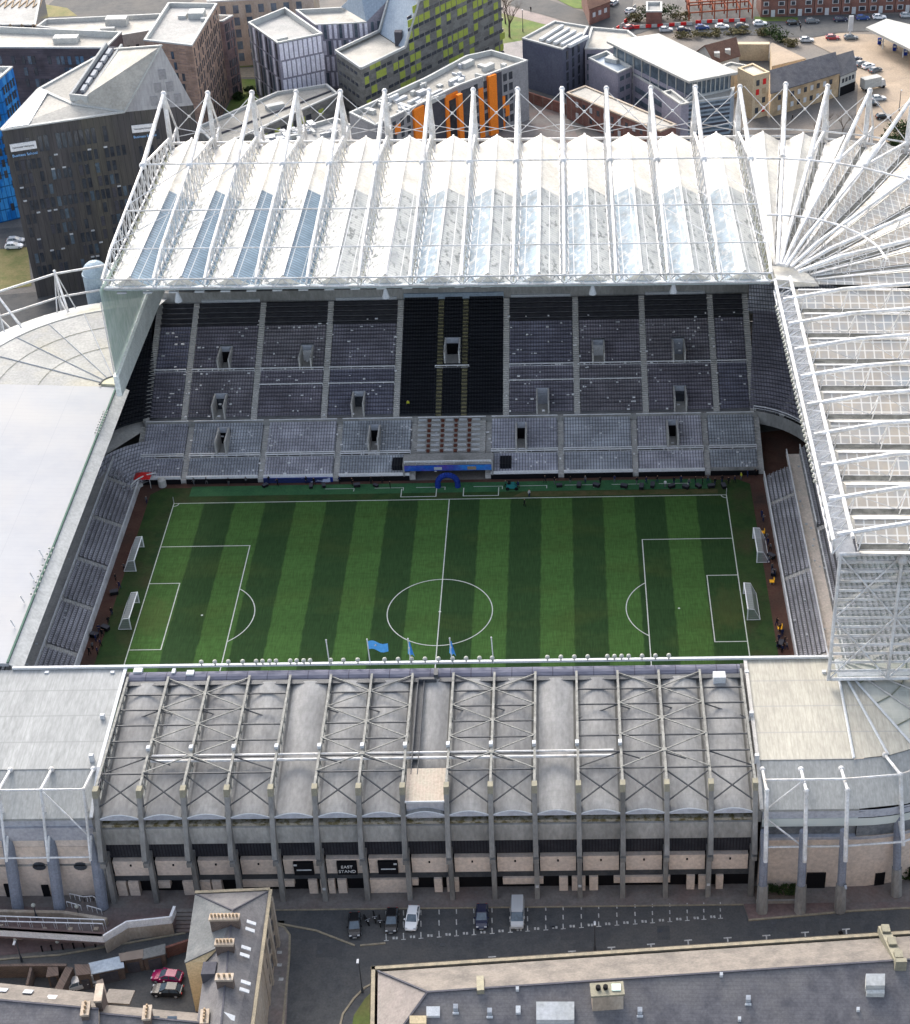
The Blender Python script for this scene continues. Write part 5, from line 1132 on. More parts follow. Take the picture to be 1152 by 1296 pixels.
# black angular block
A, B, C = g2(2, 165, 41), g2(158, 142, 41), g2(245, 133, 41); D, E_ = g2(140, 63, 48), g2(50, 113, 43); Q = V((-64.3, 128.6, 55.0))
t = thing('university_building', 'tall black clad building with a folded pale roof and blue lettering near its top edge', 'building', (-82, 140, 0))
a3, b3, c3_, d3_, e3 = V((A.x, A.y, 41)), V((B.x, B.y, 41)), V((C.x, C.y, 41)), V((D.x, D.y, 48)), V((E_.x, E_.y, 43))
mb = MB()
for p, q in ((a3, b3), (b3, c3_), (c3_, d3_), (d3_, e3), (e3, a3)): mb.poly([(p.x, p.y, 0), (q.x, q.y, 0), q, p])
mb.build('wall', M['blackclad'], t)
MB().poly([b3, c3_, Q]).build('gable_wall', M['lightclad'], t)
ctr = G(92, 132, 42.5); rfm = MB()
for p, q in ((a3, b3), (b3, Q), (Q, d3_), (d3_, e3), (e3, a3)): rfm.poly([p, q, ctr])
rfm.poly([Q, c3_, d3_]); rfm.build('roof', M['paleroof'], t)
cp_ = MB()
for p, q in ((a3, b3), (b3, Q), (Q, d3_), (d3_, e3), (e3, a3), (b3, ctr), (ctr, e3)): cp_.beam(p+V((0, 0, .12)), q+V((0, 0, .12)), .8, .3)
cp_.build('coping', M['coping'], t)
sb = MB(); u0, u1 = ctr.lerp(e3, .15), ctr+(d3_-e3)*.6
MB().poly([a3.lerp(b3, .03)+V((0, 0, .4)), a3.lerp(b3, .22)+V((0, 0, .4)), e3.lerp(ctr, .28)+V((0, 0, .45)), e3.lerp(ctr, .02)+V((0, 0, .45))]).build('skylight', M['blueroof'], t)
s0, s1 = G(101, 128, 43), G(146, 62, 48.5); l_ = (s1-s0); l2 = V((l_.y, -l_.x, 0)).normalized()
for s in (-1, 1): sb.beam(s0+l2*2.0*s+V((0, 0, .7)), s1+l2*2.0*s+V((0, 0, .7)), .5, 1.6)
sb.beam(s0-l2*2.2+V((0, 0, .7)), s0+l2*2.2+V((0, 0, .7)), .5, 1.6); sb.build('plant_screen', M['coping'], t)
fl = MB(); fl.beam(s0+V((0, 0, .35)), s1+V((0, 0, .35)), 3.4, .5); fl.build('plant_well', M['charcoal'], t)
for k in range(6): MB().beam(s0.lerp(s1, .1+.14*k)+V((0, 0, 1)), s0.lerp(s1, .2+.14*k)+V((0, 0, 1.1)), .9, .8).build('roof_unit', M['grey'], t)
quads(t, [q for q in facade(A, B, 5, 34, 20, 9, .8, 2.3, .38, .12, .04, rnd=B_)], 'window', [M['glass'], M['glass'], M['glass'], M['charcoal'], M['glass'], M['glassblue']], 100)
quads(t, facade(A, B, 34, 39.5, 14, 1, .9, 3.6, .3, .1, .16, rnd=B_), 'window', M['glass'])
quads(t, [(p, q, z1, z1+.35) for p, q, z0, z1 in facade(A, B, 5, 34, 20, 9, .8, 2.3, .9, .12, .04, rnd=B_)], 'blind', M['desk'])
quads(t, facade(B, C, 8, 37, 6, 8, .8, 2.3, .5, .2, rnd=B_), 'window', M['glass'], 60)
gq = []
for i in range(5):
    for j in range(4):
        z0 = 41.8+j*2.9; half = (55-z0-2.6)/14*7.0-1.2
        if half > .5:
            for k in (-2, -1, 0, 1, 2):
                u = k*3.0+(j % 2)*1.4
                if abs(u) < half and i == 0: m_ = B.lerp(C, .62+u/17.5); e_ = (C-B).normalized(); gq.append((m_-e_*.8, m_+e_*.8, z0, z0+2.2))
quads(t, gq, 'louvre', M['greyclad'])
ab = (B-A).normalized(); ang = math.atan2(ab.y, ab.x)
def sign2(o, u, z, w_):
    nn = V((u.y, -u.x)); ang = math.atan2(u.y, u.x); c = o+u*(w_/2)
    s = MB(); 
    for zz, hh, m in ((z+1.9, 1.7, 0),): s.hexa([(o.x+nn.x*.05, o.y+nn.y*.05, zz), ((o+u*w_).x+nn.x*.05, (o+u*w_).y+nn.y*.05, zz), ((o+u*w_).x+nn.x*.3, (o+u*w_).y+nn.y*.3, zz), (o.x+nn.x*.3, o.y+nn.y*.3, zz)], [(o.x+nn.x*.05, o.y+nn.y*.05, zz+hh), ((o+u*w_).x+nn.x*.05, (o+u*w_).y+nn.y*.05, zz+hh), ((o+u*w_).x+nn.x*.3, (o+u*w_).y+nn.y*.3, zz+hh), (o.x+nn.x*.3, o.y+nn.y*.3, zz+hh)])
    so_ = s.build('sign', M['whitepaint'], t)
    text('Newcastle University', w_/10.5, (c.x+nn.x*.36, c.y+nn.y*.36, z+2.75), (rad(90), 0, ang), M['red'] if False else M['charcoal'], so_)
    text('Business School', w_/6.6, (c.x+nn.x*.3, c.y+nn.y*.3, z+.9), (rad(90), 0, ang), mat('sign_blue', (.30, .55, .9)) if 'sign_blue' not in bpy.data.materials else bpy.data.materials['sign_blue'], so_)
sign2(A+ab*1.0, ab, 34.0, 5.6); sign2(B+(C-B).normalized()*.9, (C-B).normalized(), 34.2, 5.2)
# bright blue block at the left
bp = [g2(-60, 112, 36), g2(-2, 100, 36), g2(16, 84, 36), g2(-60, 84, 36)]
t = block('apartment_building', 'bright blue panelled building behind the black block', 'building', bp, 36, M['bluepanel'], M['greyroof'])
bq = ccw(bp)
quads(t, facade(bp[1], bp[2], 2, 34, 5, 11, .7, 1.9, .1, .2, rnd=B_), 'window', M['glass'], 60)
quads(t, facade(bp[0], bp[1], 2, 34, 6, 11, .8, 1.9, .3, .2, rnd=B_), 'window', M['glass'], 40)
# long dark brick range
lp = [g2(-60, 59, 27), g2(134, 60, 27), g2(154, 40, 27), g2(-60, 31, 27)]
t = block('apartment_building', 'long dark brick building with a pale flat roof behind the black block', 'building', lp, 27, M['darkbrick'], M['paleroof'], M['coping'], 1.6)
quads(t, facade(lp[0], lp[1], 3, 25, 26, 7, .9, 2.2, .45, .3, rnd=B_), 'window', [M['glassblue'], M['glass'], M['glass']], 100)
plant_units(t, [(G(84, 50, 26).x, G(84, 50, 26).y, 6.5, 3, 1.5)], 25.4)
wp = [g2(46, 33, 20), g2(58, 24, 20), g2(204, 17, 20), g2(204, 36, 20), g2(150, 45, 20)]
t = block('office_building', 'white walled low building with a broad pale roof beside the brown brick tower', 'building', wp, 20, M['whiteroof'], M['paleroof'], M['coping'], 1.2)
plant_units(t, [(G(148, 26, 20).x, G(148, 26, 20).y, 6, 3.5, 2.2), (G(136, 33, 20).x, G(136, 33, 20).y, 4, 1.4, .8)], 18.8)
quads(t, facade(wp[4], wp[3], 13, 18, 4, 1, .9, 2.4), 'window', M['glass'])
tp = [g2(182, 50, 28), g2(243, 57, 28), g2(275, 4, 28), g2(213, 3, 28)]
t = block('apartment_building', 'brown brick tower with a grey sloping flat roof and narrow dark windows', 'building', tp, 28, M['brownbrick'], M['greyroof'], M['coping'], 1.1)
t2 = [tp[1].lerp(tp[2], .0), tp[2].lerp(tp[1], 0)]
quads(t, [(p, q, z0, z1) for p, q, z0, z1 in facade(tp[1], tp[2], 1, 27, 15, 9, .55, 2.2, .12, .35, .03, rnd=B_)], 'window', [M['glass'], M['charcoal']], 100)
quads(t, facade(tp[0], tp[1], 3, 26, 4, 8, .8, 2.0, .4, .4, .2, rnd=B_), 'window', M['glass'], 40)
plant_units(t, [(G(249, 16, 28).x, G(249, 16, 28).y, 4.2, 4, 1.6), (G(231, 17, 28).x, G(231, 17, 28).y, 2.2, 2.6, .9), (G(258, 21, 28).x, G(258, 21, 28).y, 1.8, 1.2, .8)], 26.9)
np_ = [tp[1].lerp(tp[2], .98)+V((-8, 0)), tp[2]+V((.9, .1)), g2(295, 19, 23), g2(281, 18, 23)+V((-4, 0))]
t = block('apartment_building', 'lower pinkish brick wing adjoining the brown brick tower', 'building', np_, 23, M['pinkbrick'], M['paleroof'])
quads(t, facade(np_[1], np_[2], 1, 22, 5, 8, .5, 2.1, .15, .2, rnd=B_), 'window', M['glass'], 60)
# dark building wrapped in a gold lattice
gp = [g2(-60, 31, 19), g2(45, 31, 19), g2(54, -16, 19), g2(-60, -16, 19)]
t = block('office_building', 'dark glazed building wrapped in a diagonal golden lattice', 'building', gp, 19, M['glass'], M['greyroof'])
lt = MB(); ee = gp[1]-gp[0]; en = ee.normalized(); nn = V((en.y, -en.x))*.25
for k in range(-4, 14):
    for s in (-1, 1):
        for j in range(6):
            z0, z1 = j*3.2, (j+1)*3.2; u0 = (k+ (j if s > 0 else -j)*.5)*3.4; u1 = (k+((j+1) if s > 0 else -(j+1))*.5)*3.4
            if -2 < min(u0, u1) and max(u0, u1) < ee.length: 
                p, q = gp[0]+en*u0+nn, gp[0]+en*u1+nn; lt.beam((p.x, p.y, z0), (q.x, q.y, z1), .28, .28)
lt.build('lattice', M['pot'], t); MB().beam((gp[1].x+.2, gp[1].y-.3, 0), (gp[1].x+.2, gp[1].y-.3, 19), .6, .6).build('corner_post', M['pot'], t)
rl = MB(); r0, r1 = g2(-40, 8, 19), g2(50, 6, 19)
for k in range(10): 
    p = r0.lerp(r1, k/10); q = r0.lerp(r1, (k+1)/10); rl.beam((p.x, p.y, 18.3), (q.x, q.y+14, 18.3), .25, .2); rl.beam((q.x, q.y, 18.3), (p.x, p.y+14, 18.3), .25, .2)
rl.build('lattice', M['pot'], t)
# stone building at the top
sp = [g2(262, 2, 20), g2(396, -6, 20), g2(400, -40, 20), g2(262, -40, 20)]
t = block('stone_building', 'old tan stone building with tall windows at the upper edge', 'building', sp, 20, M['stone'], M['greyroof'])
quads(t, facade(sp[0], sp[1], 1, 19, 7, 5, 1.6, 2.4, rnd=B_), 'window', M['glassblue'], 60)
# white and violet panelled blocks
pp_ = [g2(314, 28, 21), g2(351, 54, 21), g2(408, 42, 21), g2(361, 9, 21)]
t = block('apartment_building', 'white and violet panelled cube with a recessed grey roof', 'building', pp_, 21, M['lilacclad'], M['greyroof'], M['coping'], 1.5)
hx = []
for r in range(4):
    for c in range(9):
        e = pp_[2]-pp_[1]; u = e.normalized(); o = pp_[1]+u*(.4+c*(e.length-.6)/9+(.0 if r % 2 else .35)); hx.append((o, o+u*(e.length/9*.68), .6+r*5.1, .6+r*5.1+4.5))
quads(t, hx, 'panel', M['hexclad'], 100, .18)
hl = []; 
for r in range(4):
    for c in range(9):
        e = pp_[1]-pp_[0]; u = e.normalized(); o = pp_[0]+u*(.5+c*(e.length-.6)/9+(.5 if r % 2 else 0)); hl.append((o, o+u*(e.length/9*.45), .6+r*5.1, .6+r*5.1+4.5))
quads(t, hl, 'window', [M['glassblue'], M['hexclad'], M['glass']], 100)
c_ = sum((p for p in pp_), V((0, 0)))/4; plant_units(t, [(G(354, 44, 21).x, G(354, 44, 21).y, 4, 2, .8), (G(348, 42, 21).x, G(348, 42, 21).y, 3, .8, .5)], 19.5, .6)
q2 = [g2(399, 31, 19), g2(464, 28, 19), g2(478, 12, 19), g2(440, 1, 19), g2(432, 9, 19), g2(374, 12, 19)]
t = block('apartment_building', 'white and violet panelled range behind the cube with a pale blue zinc roof', 'building', q2, 19, M['lilacclad'], M['paleroof'], M['coping'], 1.2)
z0 = [V((q2[1].x, q2[1].y, 19.1)), V((q2[4].x, q2[4].y, 19.1))]; z1 = [V((*g2(505, -14, 27), 27)), V((*g2(455, -14, 27), 27))]
MB().poly([z0[0], z1[0], z1[1], z0[1]]).build('zinc_slope', M['blueroof'], t)
MB().poly([(q2[1].x, q2[1].y, 0), (z1[0].x, z1[0].y, 0), z1[0], z0[0]]).build('wall', M['lilacclad'], t)
hx = []
for r in range(4):
    for c in range(10):
        e = q2[1]-q2[0]; u = e.normalized(); o = q2[0]+u*(.3+c*e.length/10+(.5 if r % 2 else 0)); hx.append((o, o+u*.8, .6+r*4.7, .6+r*4.7+4.1))
quads(t, hx, 'panel', [M['hexclad'], M['glassblue'], M['hexclad']], 60)
e = V((z1[0].x, z1[0].y))-q2[1]; u = e.normalized(); hx = []
for c in range(10):
    for r in range(4): o = q2[1]+u*(.6+c*1.9+(.6 if r % 2 else 0)); hx.append((o, o+u*.8, .6+r*4.7, .6+r*4.7+4.1))
quads(t, hx, 'panel', [M['hexclad'], M['glassblue']], 60)
# lime and taupe block with a stepped zinc roof
N_, L_ = g2(457, 87, 17), g2(425, 65, 17); Mx = g2(513, 60, 17); F_ = g2(652, -60, 28)
wd = (Mx-N_).normalized(); bw = L_-N_; 
def onw(px, z): return onwall(px, N_, N_+wd*110, z)
H1 = onw(530, 28)
t = thing('apartment_building', 'taupe building with lime green panels and a stepped blue zinc roof', 'building', (N_.x, N_.y, 0)); Ed = onw(634, 20)
mb = MB(); P3 = lambda p, z: V((p.x, p.y, z))
mb.poly([P3(N_, 0), P3(Ed, 0), P3(Ed, 28), P3(H1, 28), P3(Mx, 17), P3(N_, 17)])
mb.poly([P3(L_, 0), P3(N_, 0), P3(N_, 17), P3(L_, 17)]); mb.poly([P3(Ed, 0), P3(Ed+bw, 0), P3(Ed+bw, 28), P3(Ed, 28)]); mb.poly([P3(L_, 0), P3(L_, 17), P3(Mx+bw, 17), P3(H1+bw, 28), P3(Ed+bw, 28), P3(Ed+bw, 0)])
mb.build('wall', M['greygreen'], t)
MB().poly([P3(N_, 16), P3(Mx, 16), P3(Mx+bw, 16), P3(L_, 16)]).build('roof', M['paleroof'], t)
MB().poly([P3(Mx, 16.2), P3(H1, 28.05), P3(H1+bw, 28.05), P3(Mx+bw, 16.2)]).build('zinc_slope', M['blueroof'], t)
MB().poly([P3(H1, 28.05), P3(Ed, 28.05), P3(Ed+bw, 28.05), P3(H1+bw, 28.05)]).build('roof', M['greyroof'], t)
cc_ = MB()
for p, q in ((P3(N_, 17), P3(Mx, 17)), (P3(Mx, 17), P3(H1, 28)), (P3(H1, 28), P3(Ed, 28)), (P3(L_, 17), P3(N_, 17)), (P3(L_, 17), P3(Mx+bw, 17)), (P3(Mx+bw, 17), P3(H1+bw, 28)), (P3(H1, 28), P3(H1+bw, 28))): cc_.beam(p+V((0, 0, .1)), q+V((0, 0, .1)), .5, .7)
cc_.build('coping', M['coping'], t)
mx_ = Mx+bw*.2; MB().box(mx_.x-1.5, mx_.x+.6, mx_.y+1, mx_.y+3, 16, 20).build('roof_hatch', M['charcoal'], t)
full = (Ed-N_).length; wq, lq = [], []
for r in range(8):
    z = 1.2+r*3.3; 
    for c in range(26):
        u = 1+c*full/26
        lim = 17 if u < (Mx-N_).length else 27.5
        if z+2 > lim: continue
        o = N_+wd*u
        if B_.random() < .8: wq.append((o, o+wd*1.9, z, z+.85))
        if B_.random() < .46: o2 = N_+wd*(u+.1); lq.append((o2, o2+wd*(1.6+B_.random()*.9), z+1.0, z+3.0))
lq2 = []
bu = bw.normalized()*-1
for r in range(5):
    for c in range(5): 
        o = L_+bu*(1+c*2.6); wq.append((o, o+bu*1.6, 1.2+r*3.3, 2.0+r*3.3))
quads(t, wq, 'window', M['glass'], 100, .1); quads(t, lq, 'lime_panel', M['lime'], 90, .07)
# low grey roofed range between them and the stadium
lo_ = [g2(250, 160, 10), g2(275, 186, 10), g2(428, 118, 10), g2(414, 106, 10), g2(350, 116, 10)]
t = block('low_building', 'low building with long grey roofs below the panelled cube', 'building', lo_, 10, M['greygreen'], M['concroof'], M['coping'], .7)
quads(t, facade(lo_[1], lo_[2], 1, 9, 16, 2, 1.8, 1.6, .2, rnd=B_), 'window', [M['glass'], M['lime']], 40)
p_, q_ = lo_[0].lerp(lo_[1], .5), lo_[3].lerp(lo_[2], .5); MB().beam((p_.x, p_.y, 9.5), (q_.x, q_.y, 9.5), .4, .4).build('roof_upstand', M['charcoal'], t)
pu = G(348, 134, 10); plant_units(t, [(pu.x, pu.y, 5, 2, 1.2)], 9.3, .5)
rp = [g2(318, 190, 11), g2(330, 174, 11), g2(425, 148, 11), g2(470, 170, 11), g2(472, 186, 11)]
t = block('low_building', 'low flat roofed building crowded with white rooftop ducts just behind the masts', 'building', ccw(rp), 11, M['greyclad'], M['greyroof'], M['coping'], .9)
for i in range(26):
    a_, b_ = B_.random(), B_.random(); p = rp[1].lerp(rp[0], a_).lerp(rp[2].lerp(rp[3], a_*.6), b_*.8); obox(MB(), (p.x, p.y), B_.choice((.4, .4, 2.0)), 1+B_.random()*4, .5+B_.random()*1.4, 10.1, 10.6+B_.random()*1.1).build('rooftop_duct', B_.choice((M['desk'], M['coping'], M['grey'])), t)
# orange fronted block
o0, o1, o2, o3 = g2(475, 158, 17), g2(582, 107, 17), g2(668, 76, 17), g2(622, 63, 17)
b0, b1 = g2(442, 142, 17), g2(540, 97, 17); b2 = g2(590, 70, 17)
t = block('hotel_building', 'grey building with bright orange wall panels and a busy flat roof', 'building', [o0, o1, o2, o3, b2, b1, b0], 17, M['greyclad'], M['concroof'], M['coping'], 1.3)
def strip(pa, pb, s0, s1, z0, z1, m, nm, d=.22):
    a, b = onwall(pa, s0, s1, 15), onwall(pb, s0, s1, 15); quads(t, [(a, b, z0, z1)], nm, m, 10, d)
strip(522, 535, o0, o1, 0, 16.4, M['orange'], 'orange_panel', .7); strip(535, 545, o0, o1, 0, 16.4, M['charcoal'], 'dark_panel', .4); strip(545, 562, o0, o1, 0, 15.5, M['charcoal'], 'dark_panel', .2)
strip(562, 566, o0, o1, 0, 15.8, M['orange'], 'orange_frame', .6); strip(578, 583.5, o0, o2, 0, 15.8, M['orange'], 'orange_frame', .6); strip(566, 578, o0, o1, 14.3, 15.8, M['orange'], 'orange_frame', .5); strip(566, 578, o0, o1, 0, 14.3, M['glass'], 'curtain_wall', .1)
strip(584, 598, o1, o2, 0, 15.2, M['glass'], 'curtain_wall', .25); strip(605, 611, o1, o2, 0, 14, M['orange'], 'orange_panel', .2); strip(616, 626, o1, o2, 0, 16.7, M['orange'], 'orange_panel', .9); strip(626, 633, o1, o2, 0, 16.9, M['charcoal'], 'dark_panel', .7)
for pxs in ((499, 506, 12, 14.5), (499, 505, 6, 9), (506, 511, 1, 4), (634, 638, 6, 9.5), (638, 643, 3.5, 6.5), (634, 637, 0, 3)): strip(pxs[0], pxs[1], (o0 if pxs[0] < 580 else o1), (o1 if pxs[0] < 580 else o2), pxs[2], pxs[3], M['orange'], 'orange_panel', .18)
def wins(s0, s1, pxs, w_): 
    qs = []
    for px in pxs:
        a = onwall(px, s0, s1, 15); u = (V(s1)-V(s0)).normalized()
        for r in range(5): qs.append((a, a+u*w_, 1.5+r*3.0, 3.5+r*3.0))
    quads(t, qs, 'window', M['glass'], 60, .14)
wins(o0, o1, (488, 497, 507, 515, 547, 553), 1.1); wins(o1, o2, (600, 612, 637, 644), 1.2)
for i in range(40):
    a_, b_ = .05+B_.random()*.9, .15+B_.random()*.7; 
    p = (b0.lerp(b2, a_)).lerp(o0.lerp(o2, a_), b_) if B_.random() < .8 else b0.lerp(b2, a_).lerp(o0.lerp(o2, a_), .9)
    obox(MB(), (p.x, p.y), math.atan2((o1-o0).y, (o1-o0).x)+B_.choice((0, 0, 1.57)), .8+B_.random()*3.6, .4+B_.random()*1.2, 15.7, 16.2+B_.random()*1.0).build('rooftop_duct', B_.choice((M['desk'], M['coping'], M['coping'], M['grey'])), t)
# slate blue block with roof lights
s0_, s1_, s2_, s3_, s4_ = g2(661, 48, 14.5), g2(712, 62, 14.5), g2(738, 46, 14.5), g2(745, 33, 14.5), g2(702, 26, 14.5)
t = block('office_building', 'slate blue clad building with long white roof lights beside the orange block', 'building', [s0_, s1_, s2_, s3_, s4_], 14.5, M['slateblue'], M['concroof'], M['coping'], .5)
for k in range(5):
    p = G(684+k*9, 49+k*2.0, 15); q = G(712+k*8, 31+k*3.4, 15); MB().beam((p.x, p.y, 14.6), (q.x, q.y, 14.6), 1.0, .8).build('roof_light', M['desk'], t)
quads(t, facade(s1_, s2_, 1, 13.5, 3, 4, 1.0, 2.4), 'window', M['glass']); quads(t, facade(s0_, s1_, 8, 13, 8, 1, .8, 1.8, .75, rnd=B_), 'window', M['glass'])
ap = [s2_+V((0.5, 0)), g2(770, 62, 11), g2(808, 48, 11), g2(795, 38, 11), g2(745, 34, 11)+V((.8, 0))]
t = block('office_building', 'pale roofed office wing with stepped parapet behind the slate blue block', 'building', ap, 11, M['lilacclad'], M['paleroof'], M['coping'], .7)
quads(t, facade(ap[0], ap[1], 1, 10, 4, 3, 1.3, 1.8), 'window', M['glassblue'])
# white roofed office
wr = [g2(768, 53, 15), g2(872, 104, 15), g2(934, 92, 15), g2(834, 43, 15)]
body = inset(ccw(wr), 1.2)
t = thing('office_building', 'modern office with a large white oversailing roof and glass walls', 'building', (55, 215, 0))
walls(t, body, 0, 14.6, M['glassblue'], 'glass_wall')
mb = MB(); mb.prism([(p.x, p.y) for p in ccw(wr)], 14.6, 15.2); mb.build('roof', M['whiteroof'], t)
bz = [MB() for _ in range(4)]
for i in range(4):
    for z in (2.6, 5.6, 8.6): bz[i].box(0, 0.01, 0, .01, 0, .01) if False else None
    a, b = body[i], body[(i+1) % 4]
    for z in (3.0, 6.2, 9.4): quads(t, [(a, b, z, z+1.1)], 'spandrel', M['lilacclad'], 5, .2)
    for k in range(9): 
        m_ = a.lerp(b, (k+.5)/9); u = (b-a).normalized(); quads(t, [(m_-u*.12, m_+u*.12, 0, 14.6)], 'mullion', M['coping'], 5, .3)
lw = [g2(745, 73, 11), g2(782, 92, 11), g2(800, 84, 11), g2(768, 64, 11)]
w2 = block('office_building', 'pale lilac rendered office wing with a flat service roof before the white roofed office', 'building', lw, 11, M['lilacclad'], M['blueroof'], M['coping'], 1.0)
p = G(772, 75, 11); plant_units(w2, [(p.x+1, p.y+1, 4, 3, 1.2), (p.x+4, p.y, 2.2, 1.6, .8)], 10.0, -.6)
quads(w2, facade(lw[1], lw[2], 1, 10.5, 2, 3, 1.6, 1.2), 'window', M['glassblue'])
w3p = [lw[2]+V((.3, -.4)), g2(842, 118, 9), g2(852, 110, 9), g2(812, 86, 9)]
w3 = block('office_building', 'low lilac office link with ribbon windows under the white roof', 'building', w3p, 9, M['lilacclad'], M['greyroof'], M['coping'], .6)
for z in (1.2, 4.4): quads(w3, [(w3p[0].lerp(w3p[1], .08), w3p[0].lerp(w3p[1], .95), z, z+1.5)], 'ribbon_window', M['glassblue'])
tw_ = [g2(838, 116, 12), g2(862, 132, 12), g2(872, 130, 12), g2(850, 113, 12)]
w4 = block('office_building', 'pale square stair tower at the corner of the white roofed office', 'building', tw_, 12, M['lilacclad'], M['greyroof'], M['whiteroof'], .6)
w5p = [g2(864, 131, 10.5), g2(926, 122, 10.5), g2(930, 110, 10.5), g2(874, 122, 10.5)]
w5 = block('office_building', 'glass fronted office front with blue grey louvres below the white roof', 'building', w5p, 10.5, M['blueroof'], M['concroof'], M['coping'], .5)
for k in range(8): quads(w5, [(w5p[0].lerp(w5p[1], .05), w5p[0].lerp(w5p[1], .97), .8+k*1.2, 1.4+k*1.2)], 'louvre', M['glassblue'] if k % 2 else M['charcoal'])
# low red brick hall
rb_ = [g2(717, 117, 7.5), g2(836, 166, 7.5), g2(856, 157, 7.5), g2(741, 108, 7.5)]
t = block('brick_hall', 'long low red brick hall with a pale flat roof and small white windows', 'building', rb_, 7.5, M['redbrick'], M['paleroof'], M['stone'], .3)
quads(t, facade(rb_[0], rb_[1], .5, 6.8, 11, 2, 1.0, 1.5, .25, rnd=B_), 'window', [M['desk'], M['glass']], 40)
yw = [g2(668, 116, 3), g2(716, 132, 3)]
solo(MB().beam((yw[0].x, yw[0].y, 1.5), (yw[1].x, yw[1].y, 1.5), .5, 3), 'boundary_wall', M['redbrick'], 'red brick yard wall running below the slate blue building', 'wall')
# tan stone block and tan brick row
tn = [g2(934, 86, 12.5), g2(954, 96, 12.5), g2(974, 91, 12.5), g2(953, 80, 12.5)]
t = block('stone_building', 'narrow tan stone block with a flat roof and red curtained windows', 'building', tn, 12.5, M['tanstone'], M['paleroof'], M['tanstone'], .4)
quads(t, facade(tn[1], tn[2], 1, 11.5, 2, 4, 1.0, 1.6), 'window', [M['glass'], M['red'], M['tanbrick']])
rw = [g2(976, 118, 7), g2(1063, 92, 7), g2(1048, 72, 7), g2(974, 92, 7)]
def gabled(name, label, cat, poly, eave, ridge, wall, roof, group=None, over=.3, gable=None):
    """gabled house: poly[0]-poly[1] and poly[3]-poly[2] are the eaves"""
    a, b, c, d = [V(p[:2]) for p in poly]; m = (a+b+c+d)/4
    t = thing(name, label, cat, (m.x, m.y, 0), group); r0, r1 = (a+d)/2, (b+c)/2
    mb = MB()
    for p, q in ((a, b), (b, c), (c, d), (d, a)): mb.poly([(p.x, p.y, 0), (q.x, q.y, 0), (q.x, q.y, eave), (p.x, p.y, eave)])
    mb.poly([(a.x, a.y, eave), (r0.x, r0.y, ridge), (d.x, d.y, eave)]); mb.poly([(b.x, b.y, eave), (c.x, c.y, eave), (r1.x, r1.y, ridge)])
    mb.build('wall', wall, t)
    e = (b-a).normalized()*over; f = (a-d).normalized()*over; rf_ = MB(); dz = -(ridge-eave)/max(((a-d).length/2), .1)*over
    def slab(p, q, r, s):
        rf_.hexa([p, q, r, s], [x+V((0, 0, .22)) for x in (p, q, r, s)])
    A3, B3 = V((*(a-e+f), eave+dz)), V((*(b+e+f), eave+dz)); R0, R1 = V((*(r0-e), ridge)), V((*(r1+e), ridge)); D3, C3 = V((*(d-e-f), eave+dz)), V((*(c+e-f), eave+dz))
    slab(A3, B3, R1, R0); slab(R0, R1, C3, D3); rf_.build('roof', roof, t)
    return t
t = gabled('terrace_row', 'tan brick row with a long dark slate roof and small white windows', 'building', rw, 7, 10.5, M['tanbrick'], M['slate'])
quads(t, facade(rw[0], rw[1], .6, 6.6, 9, 2, 1.0, 1.4, .1, rnd=B_), 'window', [M['desk'], M['glass']], 40)
hw_ = [rw[1]+V((.3, .1)), g2(1084, 88, 6), g2(1072, 72, 6), rw[2]+V((.3, 0))]
t = gabled('public_house', 'white fronted pub with a mossy slate roof at the end of the tan brick row', 'building', hw_, 6, 9.5, M['whiteroof'], M['oldslate']); quads(t, facade(hw_[0], hw_[1], 3, 5.6, 4, 1, .8, 1.2), 'window', M['glass']); quads(t, [(hw_[0].lerp(hw_[1], .04), hw_[0].lerp(hw_[1], .98), 0, 2.6)], 'shop_front', M['black'])
ho_ = [g2(905, 75, 6), g2(936, 66, 6), g2(925, 52, 6), g2(880, 63, 6)]
t = gabled('cottage', 'white rendered cottage with a brown tiled roof behind the white roofed office', 'house', [ho_[0], ho_[1], ho_[2], ho_[3]], 5, 8.6, M['whiteroof'], M['pantile']); quads(t, facade(ho_[0], ho_[1], 1, 4.6, 2, 1, 1.4, 1.4), 'window', M['glass'])
for k in range(2): 
    p = ho_[0].lerp(ho_[1], .2+.5*k).lerp(ho_[3], .12); MB().box(p.x-.8, p.x+.8, p.y-.3, p.y+1.4, 5, 7.2).build('dormer', M['whiteroof'], t)
st = [g2(935, 68, 6), g2(975, 76, 6), g2(976, 52, 6), g2(932, 52, 6)]
solo(MB().prism([(p.x, p.y) for p in ccw([g2(934, 56, 5), g2(974, 56, 5), g2(974, 53, 5), g2(934, 53, 5)])], 0, 5), 'boundary_wall', M['tanstone'], 'tall tan stone yard wall behind the tan block', 'wall')
lf = [g2(977, 84, 5), g2(1020, 74, 5), g2(978, 54, 5), g2(975, 56, 5)]
t = thing('stone_shed', 'tan sloping roofed shed between the stone yard wall and the slate roofed row', 'shed', (G(990, 75, 5).x, G(990, 75, 5).y, 0)); walls(t, ccw(lf), 0, 5, M['tanstone']); MB().poly([(p.x, p.y, 5.05) for p in ccw(lf)]).build('roof', M['forecourt'], t)
fq = [g2(900, 83, 8), g2(930, 90, 8), g2(952, 79, 8), g2(925, 74, 8)]
t = block('stone_building', 'low tan building with a pale pinkish terrace roof beside the white office', 'building', fq, 7, M['tanstone'], M['concroof'], M['whiteroof'], .5)
